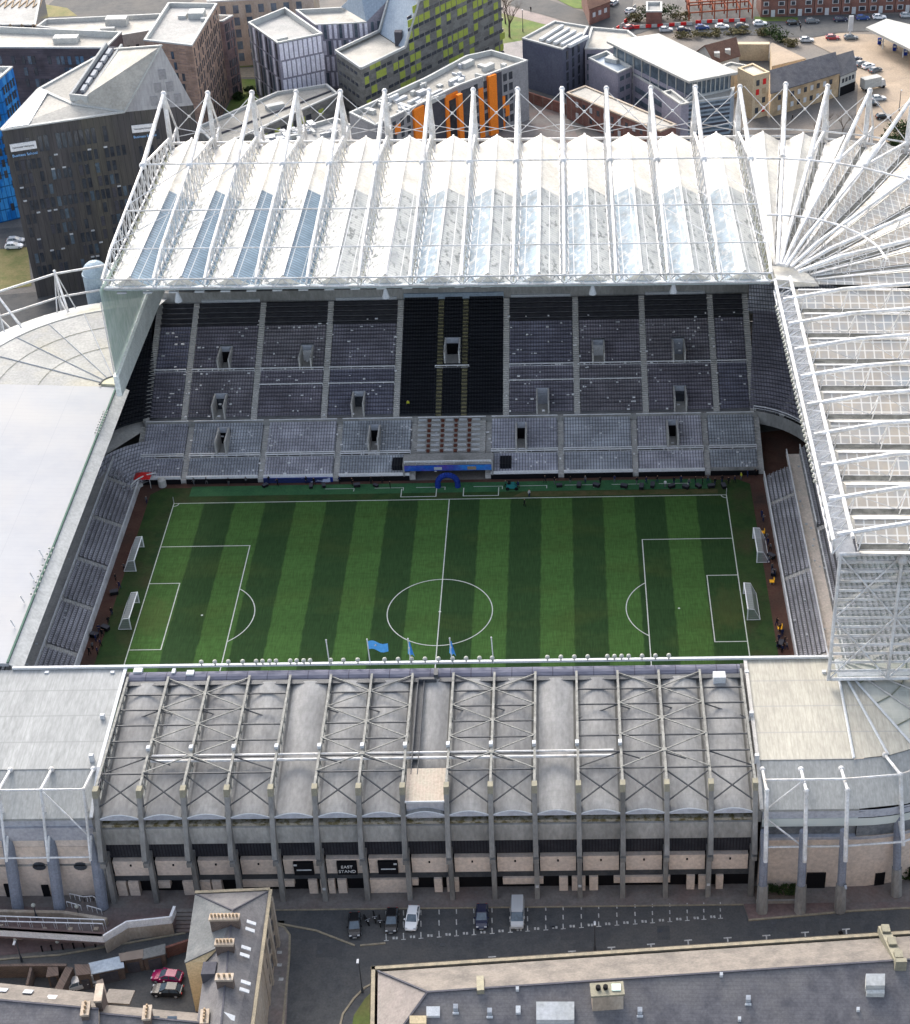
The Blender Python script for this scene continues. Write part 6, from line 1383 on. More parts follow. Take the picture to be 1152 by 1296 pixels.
# red brick houses along the far street
hb0, hb1 = g2(962, 22, 0), g2(1200, 13, 0); e = (hb1-hb0); nH = 7
uu = e.normalized(); nn = V((-uu.y, uu.x)); wH = e.length/nH
looks = ['red brick house with a white door at the near end of the far terrace', 'red brick house with paired white windows second along the far terrace', 'red brick house above the dark parked cars in the far terrace', 'red brick house above the petrol sign in the far terrace', 'red brick house above the blue parked car in the far terrace', 'red brick house at the upper right corner of the picture', 'red brick house beyond the upper right corner']
for i in range(6):
    a = hb0+uu*(i*wH+.1); b = hb0+uu*((i+1)*wH-.1); c = b+nn*9; d = a+nn*9
    t = gabled('brick_house', looks[i], 'house', [a, b, c, d], 5.8, 8.6, M['redbrick'], M['pantile'], 'red brick terrace houses by the far road')
    u = (b-a).normalized(); L0 = (b-a).length
    for f0, f1, z0, z1, nm, m in ((.08, .3, .9, 2.4, 'window', M['desk']), (.4, .55, 0, 2.2, 'door', M['desk']), (.66, .92, .9, 2.4, 'window', M['desk']), (.1, .3, 3.5, 4.9, 'window', M['desk']), (.66, .9, 3.5, 4.9, 'window', M['desk'])):
        quads(t, [(a+u*L0*f0, a+u*L0*f1, z0, z1)], nm, m, 5)
        if nm == 'window': quads(t, [(a+u*L0*(f0+.03), a+u*L0*(f1-.03), z0+.15, z1-.15)], 'pane', M['glass'], 5, .2)
bk = [g2(818, 14, 5), g2(838, 14, 5), g2(838, 2, 5), g2(818, 2, 5)]
t = block('brick_hall', 'small red brick building among shrubs at the upper edge', 'building', bk, 5, M['redbrick'], M['greyroof'])
rb2 = [g2(746, 12, 5), g2(772, 2, 5), g2(762, -22, 5), g2(736, -12, 5)]
t = gabled('brick_house', 'red brick house on the grass corner at the upper edge', 'house', rb2, 5, 8, M['redbrick'], M['pantile']); quads(t, facade(rb2[0], rb2[1], 1, 4.6, 3, 1, 1.2, 1.4), 'window', M['desk'])
# red steel frame under construction
f0, f1, f2, f3 = g2(872, 30, 0), g2(952, 24, 0), g2(938, -2, 0), g2(868, 2, 0)
t = thing('steel_frame', 'red oxide steel building frame under construction behind the parked cars', 'steel frame', ((f0.x+f2.x)/2, (f0.y+f2.y)/2, 0))
fm = MB(); cl_ = MB()
for lv in (3.4, 6.6):
    for i in range(6):
        p, q = f0.lerp(f1, i/5), f3.lerp(f2, i/5); fm.beam((p.x, p.y, lv), (q.x, q.y, lv), .35, .35)
    for j in range(4):
        p, q = f0.lerp(f3, j/3), f1.lerp(f2, j/3); fm.beam((p.x, p.y, lv), (q.x, q.y, lv), .35, .35)
fm.build('beam_grid', M['rust'], t)
for i in range(6):
    for j in range(4):
        p = f0.lerp(f1, i/5).lerp(f3.lerp(f2, i/5), j/3); MB().beam((p.x, p.y, 0), (p.x, p.y, 6.7), .35, .35).build('column', M['rust'], t)
# petrol station canopy, pumps and totem
k0, k1, k2, k3 = g2(1096, 35, 5.5), g2(1175, 74, 5.5), g2(1230, 50, 5.5), g2(1122, 24, 5.5)
t = thing('petrol_canopy', 'flat white petrol station canopy on slim posts over the tan forecourt', 'canopy', ((k0.x+k2.x)/2, (k0.y+k2.y)/2, 0))
MB().prism([(p.x, p.y) for p in ccw([k0, k1, k2, k3])], 4.9, 5.6).build('roof', M['whiteroof'], t)
for i in range(3):
    for s in (.25, .75): p = k0.lerp(k1, .2+.3*i).lerp(k3.lerp(k2, .2+.3*i), s); MB().tube((p.x, p.y, 0), (p.x, p.y, 4.9), .2, 6).build('post', M['white'], t)
for k, (px, py) in enumerate(((1113, 56), (1132, 64), (1146, 70))):
    p = G(px, py, 0); t = thing('fuel_pump', ('dark fuel pump standing nearest the canopy edge', 'dark fuel pump in the middle of the canopy row', 'dark fuel pump furthest along the canopy by the picture edge')[k], 'fuel pump', p, 'fuel pumps under the canopy')
    MB().box(p.x-.5, p.x+.5, p.y-.35, p.y+.35, 0, 1.9).build('cabinet', M['navy'], t); MB().box(p.x-.4, p.x+.4, p.y-.4, p.y-.35, 1.1, 1.6).build('screen', M['desk'], t); MB().path([(p.x+.5, p.y, 1.5), (p.x+.9, p.y, .6), (p.x+.55, p.y, .5)], .06, 5).build('hose', M['black'], t)
p = G(1076, 43, 0); t = thing('petrol_sign', 'tall white petrol station totem beside the far road', 'sign', p); MB().box(p.x-.25, p.x+.25, p.y-.2, p.y+.2, 0, 1).build('post', M['white'], t); MB().box(p.x-.7, p.x+.7, p.y-.25, p.y+.25, 1, 5.6).build('panel', M['desk'], t)
# ================================================================ FOREGROUND TERRACES
def slab(mb, pts, th=.18, m=0): mb.hexa([V(p)-V((0, 0, th)) for p in pts], pts, m)
P0, P1 = V((-3.3, -88.75)), V((84, -82.55)); e1 = (P1-P0).normalized(); bk_ = V((e1.y, -e1.x)); H0, HR = 14.0, 17.1
t = thing('terrace_house', 'long stone terrace with a wide slate roof, pale far slope and hipped end', 'building', (20, -94, 0))
def T3(u, v, z): p = P0+e1*u+bk_*v; return V((p.x, p.y, z))
DW, RD = 15.0, 7.3; LN = (P1-P0).length
mb = MB()
cs = [T3(0, 0, 0), T3(0, DW, 0), T3(LN, DW, 0), T3(LN, 0, 0)]
for a, b in zip(cs, cs[1:]+cs[:1]): mb.poly([a, b, V((b.x, b.y, H0)), V((a.x, a.y, H0))])
mb.build('wall', M['stone'], t)
i_ = .9
mb = MB(); mb.poly([T3(i_, i_, H0-.15), T3(LN, i_, H0-.15), T3(LN, RD, HR), T3(RD, RD, HR)]); mb.build('sunlit_roof', M['sunslate'], t)
mb = MB(); mb.poly([T3(i_, i_, H0-.15), T3(RD, RD, HR), T3(i_, DW-i_, H0-.15)]); mb.build('hip_roof', mat('pinkish_slates', (.255, .225, .21), (.21, .19, .175), .5, c3=(.17, .155, .15)), t)  # sunlight on the hip painted in as a pale pinkish tint
mb = MB(); mb.poly([T3(RD, RD, HR), T3(LN, RD, HR), T3(LN, DW-.3, H0-.15), T3(i_, DW-.3, H0-.15)]); mb.build('slate_roof', M['slate'], t)
pw = MB()
for a, b in ((T3(0, .3, H0), T3(LN, .3, H0)), (T3(.3, 0, H0), T3(.3, DW, H0))): pw.beam(a+V((0, 0, -.25)), b+V((0, 0, -.25)), .5, .4)
pw.build('parapet', M['kerb'], t)
hp = MB(); hp.beam(T3(i_, i_, H0), T3(RD, RD, HR+.08), .22, .16); hp.beam(T3(RD, RD, HR+.08), T3(LN, RD, HR+.08), .25, .14); hp.beam(T3(RD, RD, HR+.08), T3(i_, DW-.3, H0), .25, .14); hp.build('ridge_cap', M['charcoal'], t)
def roofz(v): return HR-(v-RD)*(HR-H0+.15)/(DW-.3-RD) if v > RD else H0-.15+(v-i_)*(HR-H0+.15)/(RD-i_)
def TU(px, py, z): p = G(px, py, z); d = V((p.x, p.y))-P0; return d.dot(e1), d.dot(bk_)
for u, v0, v1, w_ in ((TU(608, 1240, 15)[0], .4, 7.9, .9), (TU(1122, 1185, 15)[0], -.2, 8.2, 1.3)):
    mb = MB(); mb.hexa([T3(u-w_/2, v0, H0-.4), T3(u+w_/2, v0, H0-.4), T3(u+w_/2, v1, HR-.6), T3(u-w_/2, v1, HR-.6)], [T3(u-w_/2, v0, H0+.9), T3(u+w_/2, v0, H0+.9), T3(u+w_/2, v1, HR+.75), T3(u-w_/2, v1, HR+.75)]) if w_ > 1 else mb.hexa([T3(u-w_/2, 4.6, 15), T3(u+w_/2, 4.6, 15), T3(u+w_/2, v1, HR-.6), T3(u-w_/2, v1, HR-.6)], [T3(u-w_/2, 4.6, 16.3), T3(u+w_/2, 4.6, 16.3), T3(u+w_/2, v1, HR+.5), T3(u-w_/2, v1, HR+.5)])
    po = mb.build('party_wall', M['yellowcap'], t)
    if w_ > 1:
        for k in range(3): MB().box(T3(u, 1+k*3, 0).x-.5, T3(u, 1+k*3, 0).x+.5, T3(u, 1+k*3, 0).y-.6, T3(u, 1+k*3, 0).y+.6, 14.6+k*1.1, 15.9+k*1.1).build('coping_block', M['yellowcap'], po)
        MB().box(T3(u, v1, 0).x-.7, T3(u, v1, 0).x+.7, T3(u, v1, 0).y-.3, T3(u, v1, 0).y+.3, 16.6, 18.3).build('kneeler', M['yellowcap'], po)
# chimney stack with two pots and a glazed hatch
u, v = TU(768, 1250, 18); 
ck = MB(); q = [T3(u-1.9, v-.2, 0), T3(u+1.9, v-.2, 0), T3(u+1.9, v+1.5, 0), T3(u-1.9, v+1.5, 0)]; ck.prism([(p.x, p.y) for p in ccw(q)], 15, 18.3); co = ck.build('chimney', M['stone'], t)
MB().prism([(p.x, p.y) for p in ccw([T3(u-2.05, v-.35, 0), T3(u+2.05, v-.35, 0), T3(u+2.05, v+1.65, 0), T3(u-2.05, v+1.65, 0)])], 18.3, 18.6).build('cap', M['yellowcap'], co)
for du in (-1.1, -.2): p = T3(u+du, v+.6, 18.6); MB().tube(p, p+V((0, 0, .5)), .3, 8).build('chimney_pot', M['black'], co)
p = T3(u+1.1, v+.6, 18.6); MB().box(p.x-.55, p.x+.55, p.y-.5, p.y+.5, 18.6, 18.75).build('hatch', mat('pale_green_glass', (.5, .62, .56), rough=.2), co)
def rooflight(px0, py0, px1, py1, m, nm='skylight', th=.35):
    pts = []
    for px, py in ((px0, py0), (px1, py0), (px1, py1), (px0, py1)):
        z = 15.5
        for _ in range(8): uu_, vv_ = TU(px, py, z); z = roofz(vv_)
        pts.append(G(px, py, z))
    mb = MB(); mb.hexa([p-V((0, 0, .1)) for p in pts], [p+V((0, 0, th)) for p in pts]); return mb.build(nm, m, t)
rooflight(679, 1273, 727, 1296, M['fanwhite'], 'roof_lantern', .8); rooflight(1095, 1241, 1119, 1256, M['fanwhite'], 'dormer', 1.3)
rooflight(1096, 1257, 1119, 1262, M['coping'], 'dormer_sill', .7); rooflight(653, 1275, 659, 1284, M['desk'], 'skylight'); rooflight(540, 1276, 557, 1288, M['desk'], 'skylight'); rooflight(519, 1290, 540, 1300, M['cream'], 'roof_vent', .7)
for px, py in ((577, 1279), (620, 1284), (810, 1283), (947, 1268)): 
    rooflight(px-3, py-4, px+3, py+2, M['grey'], 'roof_vent', .7); rooflight(px-4, py+3, px+4, py+5, M['desk'], 'flashing', .2)
for px, py in ((655, 1253), (936, 1291), (913, 1235), (1086, 1279)): rooflight(px-2, py-2, px+2, py+2, M['desk'], 'roof_vent', .4)
for i in range(12):
    uA = 40+i*3.6; p, q = T3(uA, DW, 0), T3(uA+1.3, DW, 0); quads(t, [((q.x, q.y), (p.x, p.y), 10, 12.2)], 'window', M['desk'], 20, .15)
bw_ = MB(); a, b = T3(30, DW+.04, 0), T3(LN, DW+.04, 0); bw_.poly([(a.x, a.y, 0), (b.x, b.y, 0), (b.x, b.y, H0-.2), (a.x, a.y, H0-.2)]); bw_.build('brick_wall', M['redbrick'], t)
# middle terrace block, seen from its roof
t = thing('terrace_house', 'mossy slate roofed stone terrace end with three rows of chimney pots', 'building', (-23, -85, 0))
FL, FR, FRb = V((-29.0, -72.75, 10)), V((-18.85, -72.3, 10)), V((-17.6, -112, 10)); R0, R1 = V((-22.7, -78.2, 12.7)), V((-20.2, -112, 12.7))
WL, WR = V((-28.3, -84.5, 10)), V((-23.4, -83.6, 12.2)); BL = V((-25.6, -85.0, 10.2)); BLb = V((-24.2, -112, 10.2))
mb = MB(); mb.poly([FL, FR, R0]); mb.poly([FR, FRb, R1, R0]); mb.poly([WR, R0, R1, BLb, BL]); mb.build('slate_roof', M['oldslate'], t)
mb = MB(); mb.poly([FL, R0, WR, WL]); mb.build('pale_slope', M['litslate'], t)
mb = MB(); mb.poly([(WL.x, WL.y, 0), (BL.x, BL.y+.4, 0), V((BL.x, BL.y+.4, 10.2)), WR, WL]); mb.build('rendered_wall', M['cream'], t)
mb = MB()
for a, b in ((FL, FR), (FR, FRb), (WL, FL), (BLb, BL)): mb.poly([(a.x, a.y, 0), (b.x, b.y, 0), b, a])
mb.build('wall', M['stone'], t)
gt = MB(); gt.beam(FL+V((0, .1, .1)), FR+V((0, .1, .1)), .45, .3); gt.beam(FR+V((.15, 0, .1)), FRb+V((.15, 0, .1)), .45, .3); gt.build('gutter', M['kerb'], t)
va = MB(); va.beam(FL, R0+V((0, 0, .08)), .18, .12); va.beam(FR, R0+V((0, 0, .08)), .18, .12); va.beam(R0+V((0, 0, .08)), R1+V((0, 0, .08)), .2, .12); va.build('ridge_cap', M['charcoal'], t)
MB().beam(WL+V((0, 0, .1)), WR+V((0, 0, .1)), .5, .2).build('verge', M['litslate'], t)
qs = []
for i in range(9):
    y = -74.2-i*3.3
    for z in (1.2, 4.4, 7.4): qs.append(((-18.75+.03*i, y-1.2), (-18.75+.03*i, y), z, z+1.9))
quads(t, qs, 'window', M['glass'], 40, .12)
for i in range(9): 
    y = -73.4-i*3.3; MB().box(-18.9, -18.35, y-.4, y+.4, 0, 9.6).build('pilaster', M['stone'], t)
def chim(t, c, lx, ly, z0, z1, pots, m, ang=0.0):
    o = obox(MB(), c, ang, lx, ly, z0, z1).build('chimney', m, t); obox(MB(), c, ang, lx+.2, ly+.2, z1-.3, z1+.03).build('cap', M['stone'], o)
    ca, sa = math.cos(ang), math.sin(ang); al = lx > ly
    for k in range(pots):
        s = (k+.5)/pots-.5; dx, dy = (s*lx, 0) if al else (0, s*ly)
        x, y = c[0]+ca*dx-sa*dy, c[1]+sa*dx+ca*dy; MB().tube((x, y, z1+.03), (x, y, z1+.58), .17, 8, r2=.13).build('chimney_pot', M['pot'], o)
for px, py, lx, n in ((284, 1160, 3.8, 8), (284, 1192, 2.3, 5), (284, 1236, 2.1, 3)): 
    p = G(px, py, 14); chim(t, (p.x, p.y), lx, .9, 10.5, 14, n, M['oldbrick'])
    for k in range(2): 
        q = (p.x+lx/2+.7, p.y+.5-k*1.2); zq = 12.7-(q[0]+22.2)*.7 if False else 11.9; mb = MB(); slab(mb, [(q[0]+.1, q[1]-.2, 12.5), (q[0]+1.25, q[1]-.2, 11.87), (q[0]+1.25, q[1]+.3, 11.87), (q[0]+.1, q[1]+.3, 12.5)], .15); mb.build('skylight', M['desk'], t)
p = G(288, 1284, 12.3); mb = MB(); slab(mb, [(p.x-.7, p.y-.6, 12.75), (p.x+.9, p.y-.6, 11.8), (p.x+.9, p.y+.2, 11.8), (p.x-.7, p.y+.2, 12.75)], .15); mb.build('skylight', M['desk'], t)
p = G(266, 1232, 11); MB().box(p.x-.9, p.x+.9, p.y-1, p.y+1, 10, 12.1).build('dormer', M['charcoal'], t)
# left terrace along the bottom edge
t = thing('terrace_house', 'low stone terrace at the lower left with dark purple slates on its near slope', 'building', (-48, -93, 0))
EA = [V((-78, -83.2, 9)), V((-39.6, -88.5, 9))]; RA = [V((-78, -88.1, 11.4)), V((-37.6, -93.0, 11.4))]; NA = [V((-78, -98, 8)), V((-36, -103, 8))]
mb = MB(); mb.poly([EA[0], RA[0], RA[1], EA[1]]); mb.build('sunlit_roof', M['sunslate'], t)
mb = MB(); mb.poly([RA[0], NA[0], NA[1], RA[1]]); mb.build('slate_roof', M['slate'], t)
EB = [V((-38.6, -90.3, 9)), V((-25.2, -91.9, 9))]; RB = [V((-37.55, -93.05, 10.6)), V((-24, -94.7, 10.6))]; NB = [V((-36, -103, 7)), V((-23, -104, 7))]
mb = MB(); mb.poly([EB[0], RB[0], RB[1], EB[1]]); mb.build('sunlit_roof', M['sunslate'], t); mb = MB(); mb.poly([RB[0], NB[0], NB[1], RB[1]]); mb.build('slate_roof', M['slate'], t)
mb = MB()
for a, b in ((EA[1], EA[0]), (EB[1], EB[0]), (RA[1], EA[1]), (NA[1], RA[1])): mb.poly([(a.x, a.y, 0), (b.x, b.y, 0), b, a])
mb.build('wall', M['stone'], t)
rc = MB(); rc.beam(RA[0], RA[1], .25, .2); rc.beam(RB[0], RB[1], .25, .2); rc.build('ridge_cap', M['charcoal'], t)
for px, py, n in ((108, 1276, 3), (186, 1281, 4), (259, 1286, 4)): p = G(px, py, 12); chim(t, (p.x, p.y), .9, 2.0, 8.5, 12, n, M['oldbrick'], .1)
p = G(124, 1262, 12); chim(t, (p.x, p.y+.6), .8, 2.6, 5, 12.2, 0, M['oldbrick'], .1)
for px, py in ((4, 1253), (36, 1255), (66, 1262)): 
    p = G(px, py, 10.2); mb = MB(); slab(mb, [(p.x-.6, p.y-.5, 10.6), (p.x+.6, p.y-.6, 10.6), (p.x+.6, p.y+.4, 10.05), (p.x-.6, p.y+.5, 10.05)], .15); mb.build('skylight', M['desk'] if px > 50 else M['grey'], t)
for px, py in ((67, 1293), (196, 1292), (218, 1292)): 
    p = G(px, py, 10.2); mb = MB(); slab(mb, [(p.x-.6, p.y-.5, 10.1), (p.x+.6, p.y-.5, 10.1), (p.x+.6, p.y+.4, 10.6), (p.x-.6, p.y+.4, 10.6)], .15); mb.build('skylight', M['glassblue'], t)
mb = MB(); p, q = G(137, 1256, 6), G(170, 1258, 6); slab(mb, [(p.x, p.y-2.4, 7), (q.x, q.y-2.4, 7), (q.x, q.y+.6, 6), (p.x, p.y+.6, 6)], .3); mb.build('lean_to_roof', M['sunslate'], t)
# yard walls, sheds and the ramp
def wallthing(pts, h, th, m, label, z=0.0, name='boundary_wall', cat='wall'):
    mb = MB(); Pp = [G(a, b, z+h) for a, b in pts]
    for a, b in zip(Pp, Pp[1:]): mb.beam((a.x, a.y, z+h/2), (b.x, b.y, z+h/2), th, h)
    return solo(mb, name, m, label, cat)
wallthing([(-30, 1222), (38, 1221), (84, 1221)], 2.4, .4, M['oldbrick'], 'old brick wall along the lane behind the lower left terrace')
wallthing([(40, 1222), (34, 1246)], 2.2, .35, M['oldbrick'], 'short brick wall dividing the first back yard at the left')
wallthing([(88, 1224), (74, 1252)], 2.6, 1.1, M['oldbrick'], 'broad brown brick yard wall between the dark back yards')
wallthing([(126, 1240), (132, 1262)], 3.4, .9, M['oldbrick'], 'tall weathered brick wall stub beside the sloping shed roof')
for pts, h, m, lb in (([(96, 1222), (112, 1222), (114, 1232), (98, 1234)], 3.0, M['oldbrick'], 'small brown brick outhouse in the dark yard'), ([(114, 1220), (154, 1211), (156, 1224), (117, 1232)], 2.4, M['blueroof'], 'lean-to shed with a pale blue grey metal roof'), ([(152, 1208), (180, 1203), (180, 1212), (154, 1216)], 2.6, M['oldbrick'], 'brick carport opening beside the metal roofed shed'), ([(180, 1203), (208, 1196), (208, 1207), (181, 1213)], 2.5, M['litslate'], 'shed with a stained pale roof by the lane'), ([(62, 1225), (72, 1224), (73, 1234), (60, 1236)], 2.2, M['oldbrick'], 'tiny square brick store in the left back yard')):
    q = [g2(a, b, h) for a, b in pts]; qq = ccw(q); c = sum(qq, V((0, 0)))/4; s = thing('shed', lb, 'shed', (c.x, c.y, 0)); walls(s, qq, 0, h-.1, M['oldbrick']); mb = MB(); mb.prism([(p.x, p.y) for p in ccw(inset(qq, -.15))], h-.1, h+.08); mb.build('roof', m, s)
    a, b = q[3], q[2]; quads(s, [(a.lerp(b, .2), a.lerp(b, .8), 0, 1.9)], 'door', M['charcoal'])
wallthing([(209, 1199), (240, 1189)], 2.0, .35, M['redbrick'], 'reddish brick wall continuing the row of sheds along the lane')
ramp = thing('ramp_bridge', 'raised walkway with solid white parapets on a stone retaining wall', 'ramp', (G(100, 1180, 2).x, G(100, 1180, 2).y, 0))
rp_ = [(-60, 1172), (0, 1176), (130, 1184), (160, 1166), (216, 1160)]; W = [G(a, b, 3.6) for a, b in rp_]
m1, m2, m3 = MB(), MB(), MB()
for a, b in zip(W, W[1:]): 
    m1.beam((a.x, a.y, 2.95), (b.x, b.y, 2.95), .22, 1.3)
    if a.x > G(120, 1184, 3.6).x: m2.beam((a.x, a.y+.05, 1.1), (b.x, b.y+.05, 1.1), .35, 2.3)
    else:
        for k in range(4): m2.box(a.x+(b.x-a.x)*(k+.5)/4-.3, a.x+(b.x-a.x)*(k+.5)/4+.3, a.y+1.2, a.y+1.8, 0, 1.8); m3.beam((a.x, a.y, 3.62), (b.x, b.y, 3.62), .4, .1)
p, q = W[-1], G(221, 1147, 3.6); m1.beam((p.x, p.y, 2.95), (q.x, q.y, 2.95), .22, 1.3); m3.beam((p.x, p.y, 3.62), (q.x, q.y, 3.62), .4, .1)
m1.build('parapet', M['whitepaint'], ramp); m2.build('retaining_wall', M['stone'], ramp); m3.build('coping', M['whitepaint'], ramp)
dk_ = MB(); D_ = [V((w_.x, w_.y+1.9, 2.0)) for w_ in W]
for a, b, c, d in zip(W, W[1:], D_, D_[1:]): dk_.hexa([(a.x, a.y, 1.8), (b.x, b.y, 1.8), (d.x, d.y, 1.8), (c.x, c.y, 1.8)], [(a.x, a.y, 2.05), (b.x, b.y, 2.05), (d.x, d.y, 2.05), (c.x, c.y, 2.05)])
dk_.build('deck', M['redpave'], ramp)
for pts, z in (([(-40, 1158), (132, 1164)], 2.6), ([(-40, 1165), (130, 1169)], 2.6)):
    A_ = [G(a, b, z) for a, b in pts]; rr_ = MB(); rr_.beam(A_[0], A_[1], .12, .12)
    for k in range(12): p = A_[0].lerp(A_[1], k/11); rr_.beam(p, p-V((0, 0, 2.6)), .06, .06)
    rr_.build('handrail', M['whitepaint'], ramp)
for px, py in ((20, 1187), (73, 1190), (125, 1191)): p = G(px, py, 1.6); MB().ball((p.x, p.y-.2, 1.6), .3, 8, 6).build('bulkhead_lamp', M['lampw'], ramp)
lwp = wallthing([(-40, 1152), (80, 1154), (135, 1163)], 1.2, .5, M['stone'], 'low stone wall topped with pale coping along the stadium steps')
for i, pts in enumerate(([(88, 1131), (106, 1135), (117, 1134), (128, 1140)], [(84, 1141), (102, 1146)], [(110, 1146), (128, 1151)])):
    hr = MB(); Q_ = [G(a, b, 1.1) for a, b in pts]
    for a, b in zip(Q_, Q_[1:]):
        hr.beam(a, b, .1, .1)
        for k in range(4): p = a.lerp(b, k/3); hr.beam(p, p-V((0, 0, 1.1)), .07, .07)
    solo(hr, 'handrail', M['whitepaint'], ('longest zigzag white handrail on the steps by the corner wall', 'short white handrail on the steps, nearest the globe lamp', 'short white handrail on the steps beside the end column')[i], 'handrail', 'white handrails on the steps')
stp = thing('steps', 'dark stone steps between the ramp end and the terrace roof', 'steps', (G(232, 1165, 0).x, G(232, 1165, 0).y, 0))
for k in range(6): 
    a, b = G(224, 1150+k*5, 1.5-.25*k), G(246, 1150+k*5, 1.5-.25*k); MB().box(a.x, b.x, a.y-.6, a.y, 0, 1.5-.25*k).build('step', M['pave'], stp)
# ================================================================ VEHICLES
def carproto(key, label, kind='hatch'):
    t = thing('parked_car' if kind != 'van' else 'parked_van', label, 'car' if kind != 'van' else 'van'); pm_ = PAINT[key]
    if kind == 'van': L_, W_, H_, secs = 5.0, 1.95, 1.95, [(-2.5, .93, .35, 1.0), (-2.42, .96, .28, 1.1), (0.9, .97, .25, 1.1), (1.7, .95, .25, 1.08), (2.3, .9, .28, .95), (2.5, .8, .4, .75)]
    else: L_, W_, H_, secs = 4.3, 1.78, 1.5, [(-2.15, .72, .45, .82), (-2.05, .84, .3, .95), (-1.3, .89, .24, .98), (.7, .89, .24, .96), (1.5, .86, .24, .86), (2.0, .78, .3, .74), (2.15, .66, .42, .62)]
    mb = MB()
    rings = []
    for x, hw, zb, zt in secs:
        rings.append([(x, -hw, zb), (x, -hw*1.02, (zb+zt)/2), (x, -hw*.93, zt), (x, hw*.93, zt), (x, hw*1.02, (zb+zt)/2), (x, hw, zb)])
    i0 = len(mb.v)
    for r in rings: mb.v += r
    for k in range(len(rings)-1):
        for j in range(6):
            a = i0+k*6+j; b = i0+k*6+(j+1) % 6; mb.f.append((a, b, b+6, a+6)); mb.m.append(0)
    mb.f.append(tuple(range(i0+5, i0-1, -1))); mb.m.append(0); n_ = i0+(len(rings)-1)*6; mb.f.append(tuple(range(n_, n_+6))); mb.m.append(0)
    if kind == 'van':
        lo = [(-2.42, .9), (1.55, .88)]; hi = [(-2.36, .80), (.75, .78)]; zt, zl, zm = 1.95, 1.06, 1.35
        mb.hexa([(-2.44, -.92, zl), (.2, -.92, zl), (.2, .92, zl), (-2.44, .92, zl)], [(-2.38, -.80, zt), (.2, -.80, zt), (.2, .80, zt), (-2.38, .80, zt)])
        mb.hexa([(.2, -.80, zt-.06), (.75, -.76, zt-.08), (.75, .76, zt-.08), (.2, .80, zt-.06)], [(.2, -.80, zt), (.75, -.76, zt-.02), (.75, .76, zt-.02), (.2, .80, zt)])
        for y in (-.45, 0, .45): mb.box(-2.2, 0, y-.04, y+.04, zt, zt+.05)
        cab = ([(.2, -.9, zl), (1.75, -.86, zl), (1.75, .86, zl), (.2, .9, zl)], [(.2, -.79, zt-.07), (.8, -.75, zt-.09), (.8, .75, zt-.09), (.2, .79, zt-.07)])
    else:
        zt, zl = H_, .93
        mb.hexa([(-1.45, -.64, zt-.05), (.05, -.66, zt-.05), (.05, .66, zt-.05), (-1.45, .64, zt-.05)], [(-1.4, -.58, zt+.01), (0, -.6, zt+.01), (0, .6, zt+.01), (-1.4, .58, zt+.01)])
        for y in (-1, 1):
            mb.beam((-1.95, .77*y, zl), (-1.42, .63*y, zt-.03), .1, .1); mb.beam((.95, .78*y, zl), (.03, .65*y, zt-.03), .09, .09); mb.beam((-.5, .83*y, zl), (-.55, .665*y, zt-.03), .09, .06)
        cab = ([(-1.95, -.78, zl), (.98, -.8, zl), (.98, .8, zl), (-1.95, .78, zl)], [(-1.44, -.63, zt-.05), (.04, -.65, zt-.05), (.04, .65, zt-.05), (-1.44, .63, zt-.05)])
    mb.build('body', pm_, t, True if False else False)
    MB().hexa(*cab).build('windows', M['glassblue'], t)
    for x in ((-1.35, 1.35) if kind != 'van' else (-1.55, 1.6)):
        for s in (-1, 1): 
            wh = MB().tube((x, s*(W_/2-.22), .32), (x, s*(W_/2+.01), .32), .32, 14).build('wheel', M['tyre'], t); MB().tube((x, s*(W_/2+.01), .32), (x, s*(W_/2+.03), .32), .2, 10).build('rim', M['grey'], wh)
    for s in (-1, 1):
        xx = secs[-2][0]; MB().box(xx-.12, xx+.1, s*.58-.16, s*.58+.16, .6, .76).build('headlight', M['desk'], t)
        MB().box(secs[0][0]-.03, secs[0][0]+.1, s*.6-.12, s*.6+.12, .66, .86).build('tail_light', M['red'], t)
        MB().box(.55 if kind != 'van' else 1.15, .75 if kind != 'van' else 1.35, s*.98-.1, s*.98+.1, .95 if kind != 'van' else 1.15, 1.1 if kind != 'van' else 1.4).build('wing_mirror', pm_, t)
    MB().box(secs[-1][0]-.02, secs[-1][0]+.03, -.28, .28, .38, .5).build('number_plate', M['desk'], t)
    return t
proto = {}
def car(key, px, py, ang, label, group=None, kind='hatch', z=0.0, sc_=1.0):
    p = G(px, py, z+.4); k = (key, kind)
    if k not in proto: t = carproto(key, label, kind); proto[k] = t
    else: t = dup(proto[k])
    t.location = (p.x, p.y, z); t.rotation_euler = (0, 0, rad(ang)); t['label'] = label; t.scale = (sc_,)*3
    if group: t['group'] = group
    elif 'group' in t: del t['group']
    return t
fg = 'vehicles parked in front of the near stand'
car('black', 449, 1172, -85, 'black car parked at an angle left of the motorbikes', fg); car('black', 496, 1166, -90, 'black car parked beside the white car in front of the columns', fg)
car('white', 522, 1163, -94, 'white car with black windows parked in the marked bays', fg); car('navy', 610, 1161, -90, 'dark blue car alone between empty bays', fg)
car('silver', 655, 1158, -90, 'silver van parked nose out in the marked bays', fg, 'van')
car('magenta', 212, 1237, 172, 'dark magenta car in the yard behind the sheds', 'cars in the back yard', z=0); car('black', 212, 1254, 176, 'black car beside the magenta one in the yard', 'cars in the back yard')
car('silver', 105, 1244, 20, 'grey car half hidden in the narrow yard by the brick wall', 'cars in the back yard'); car('black', 172, 1216, 0, 'dark car under the brick carport', 'cars in the back yard')
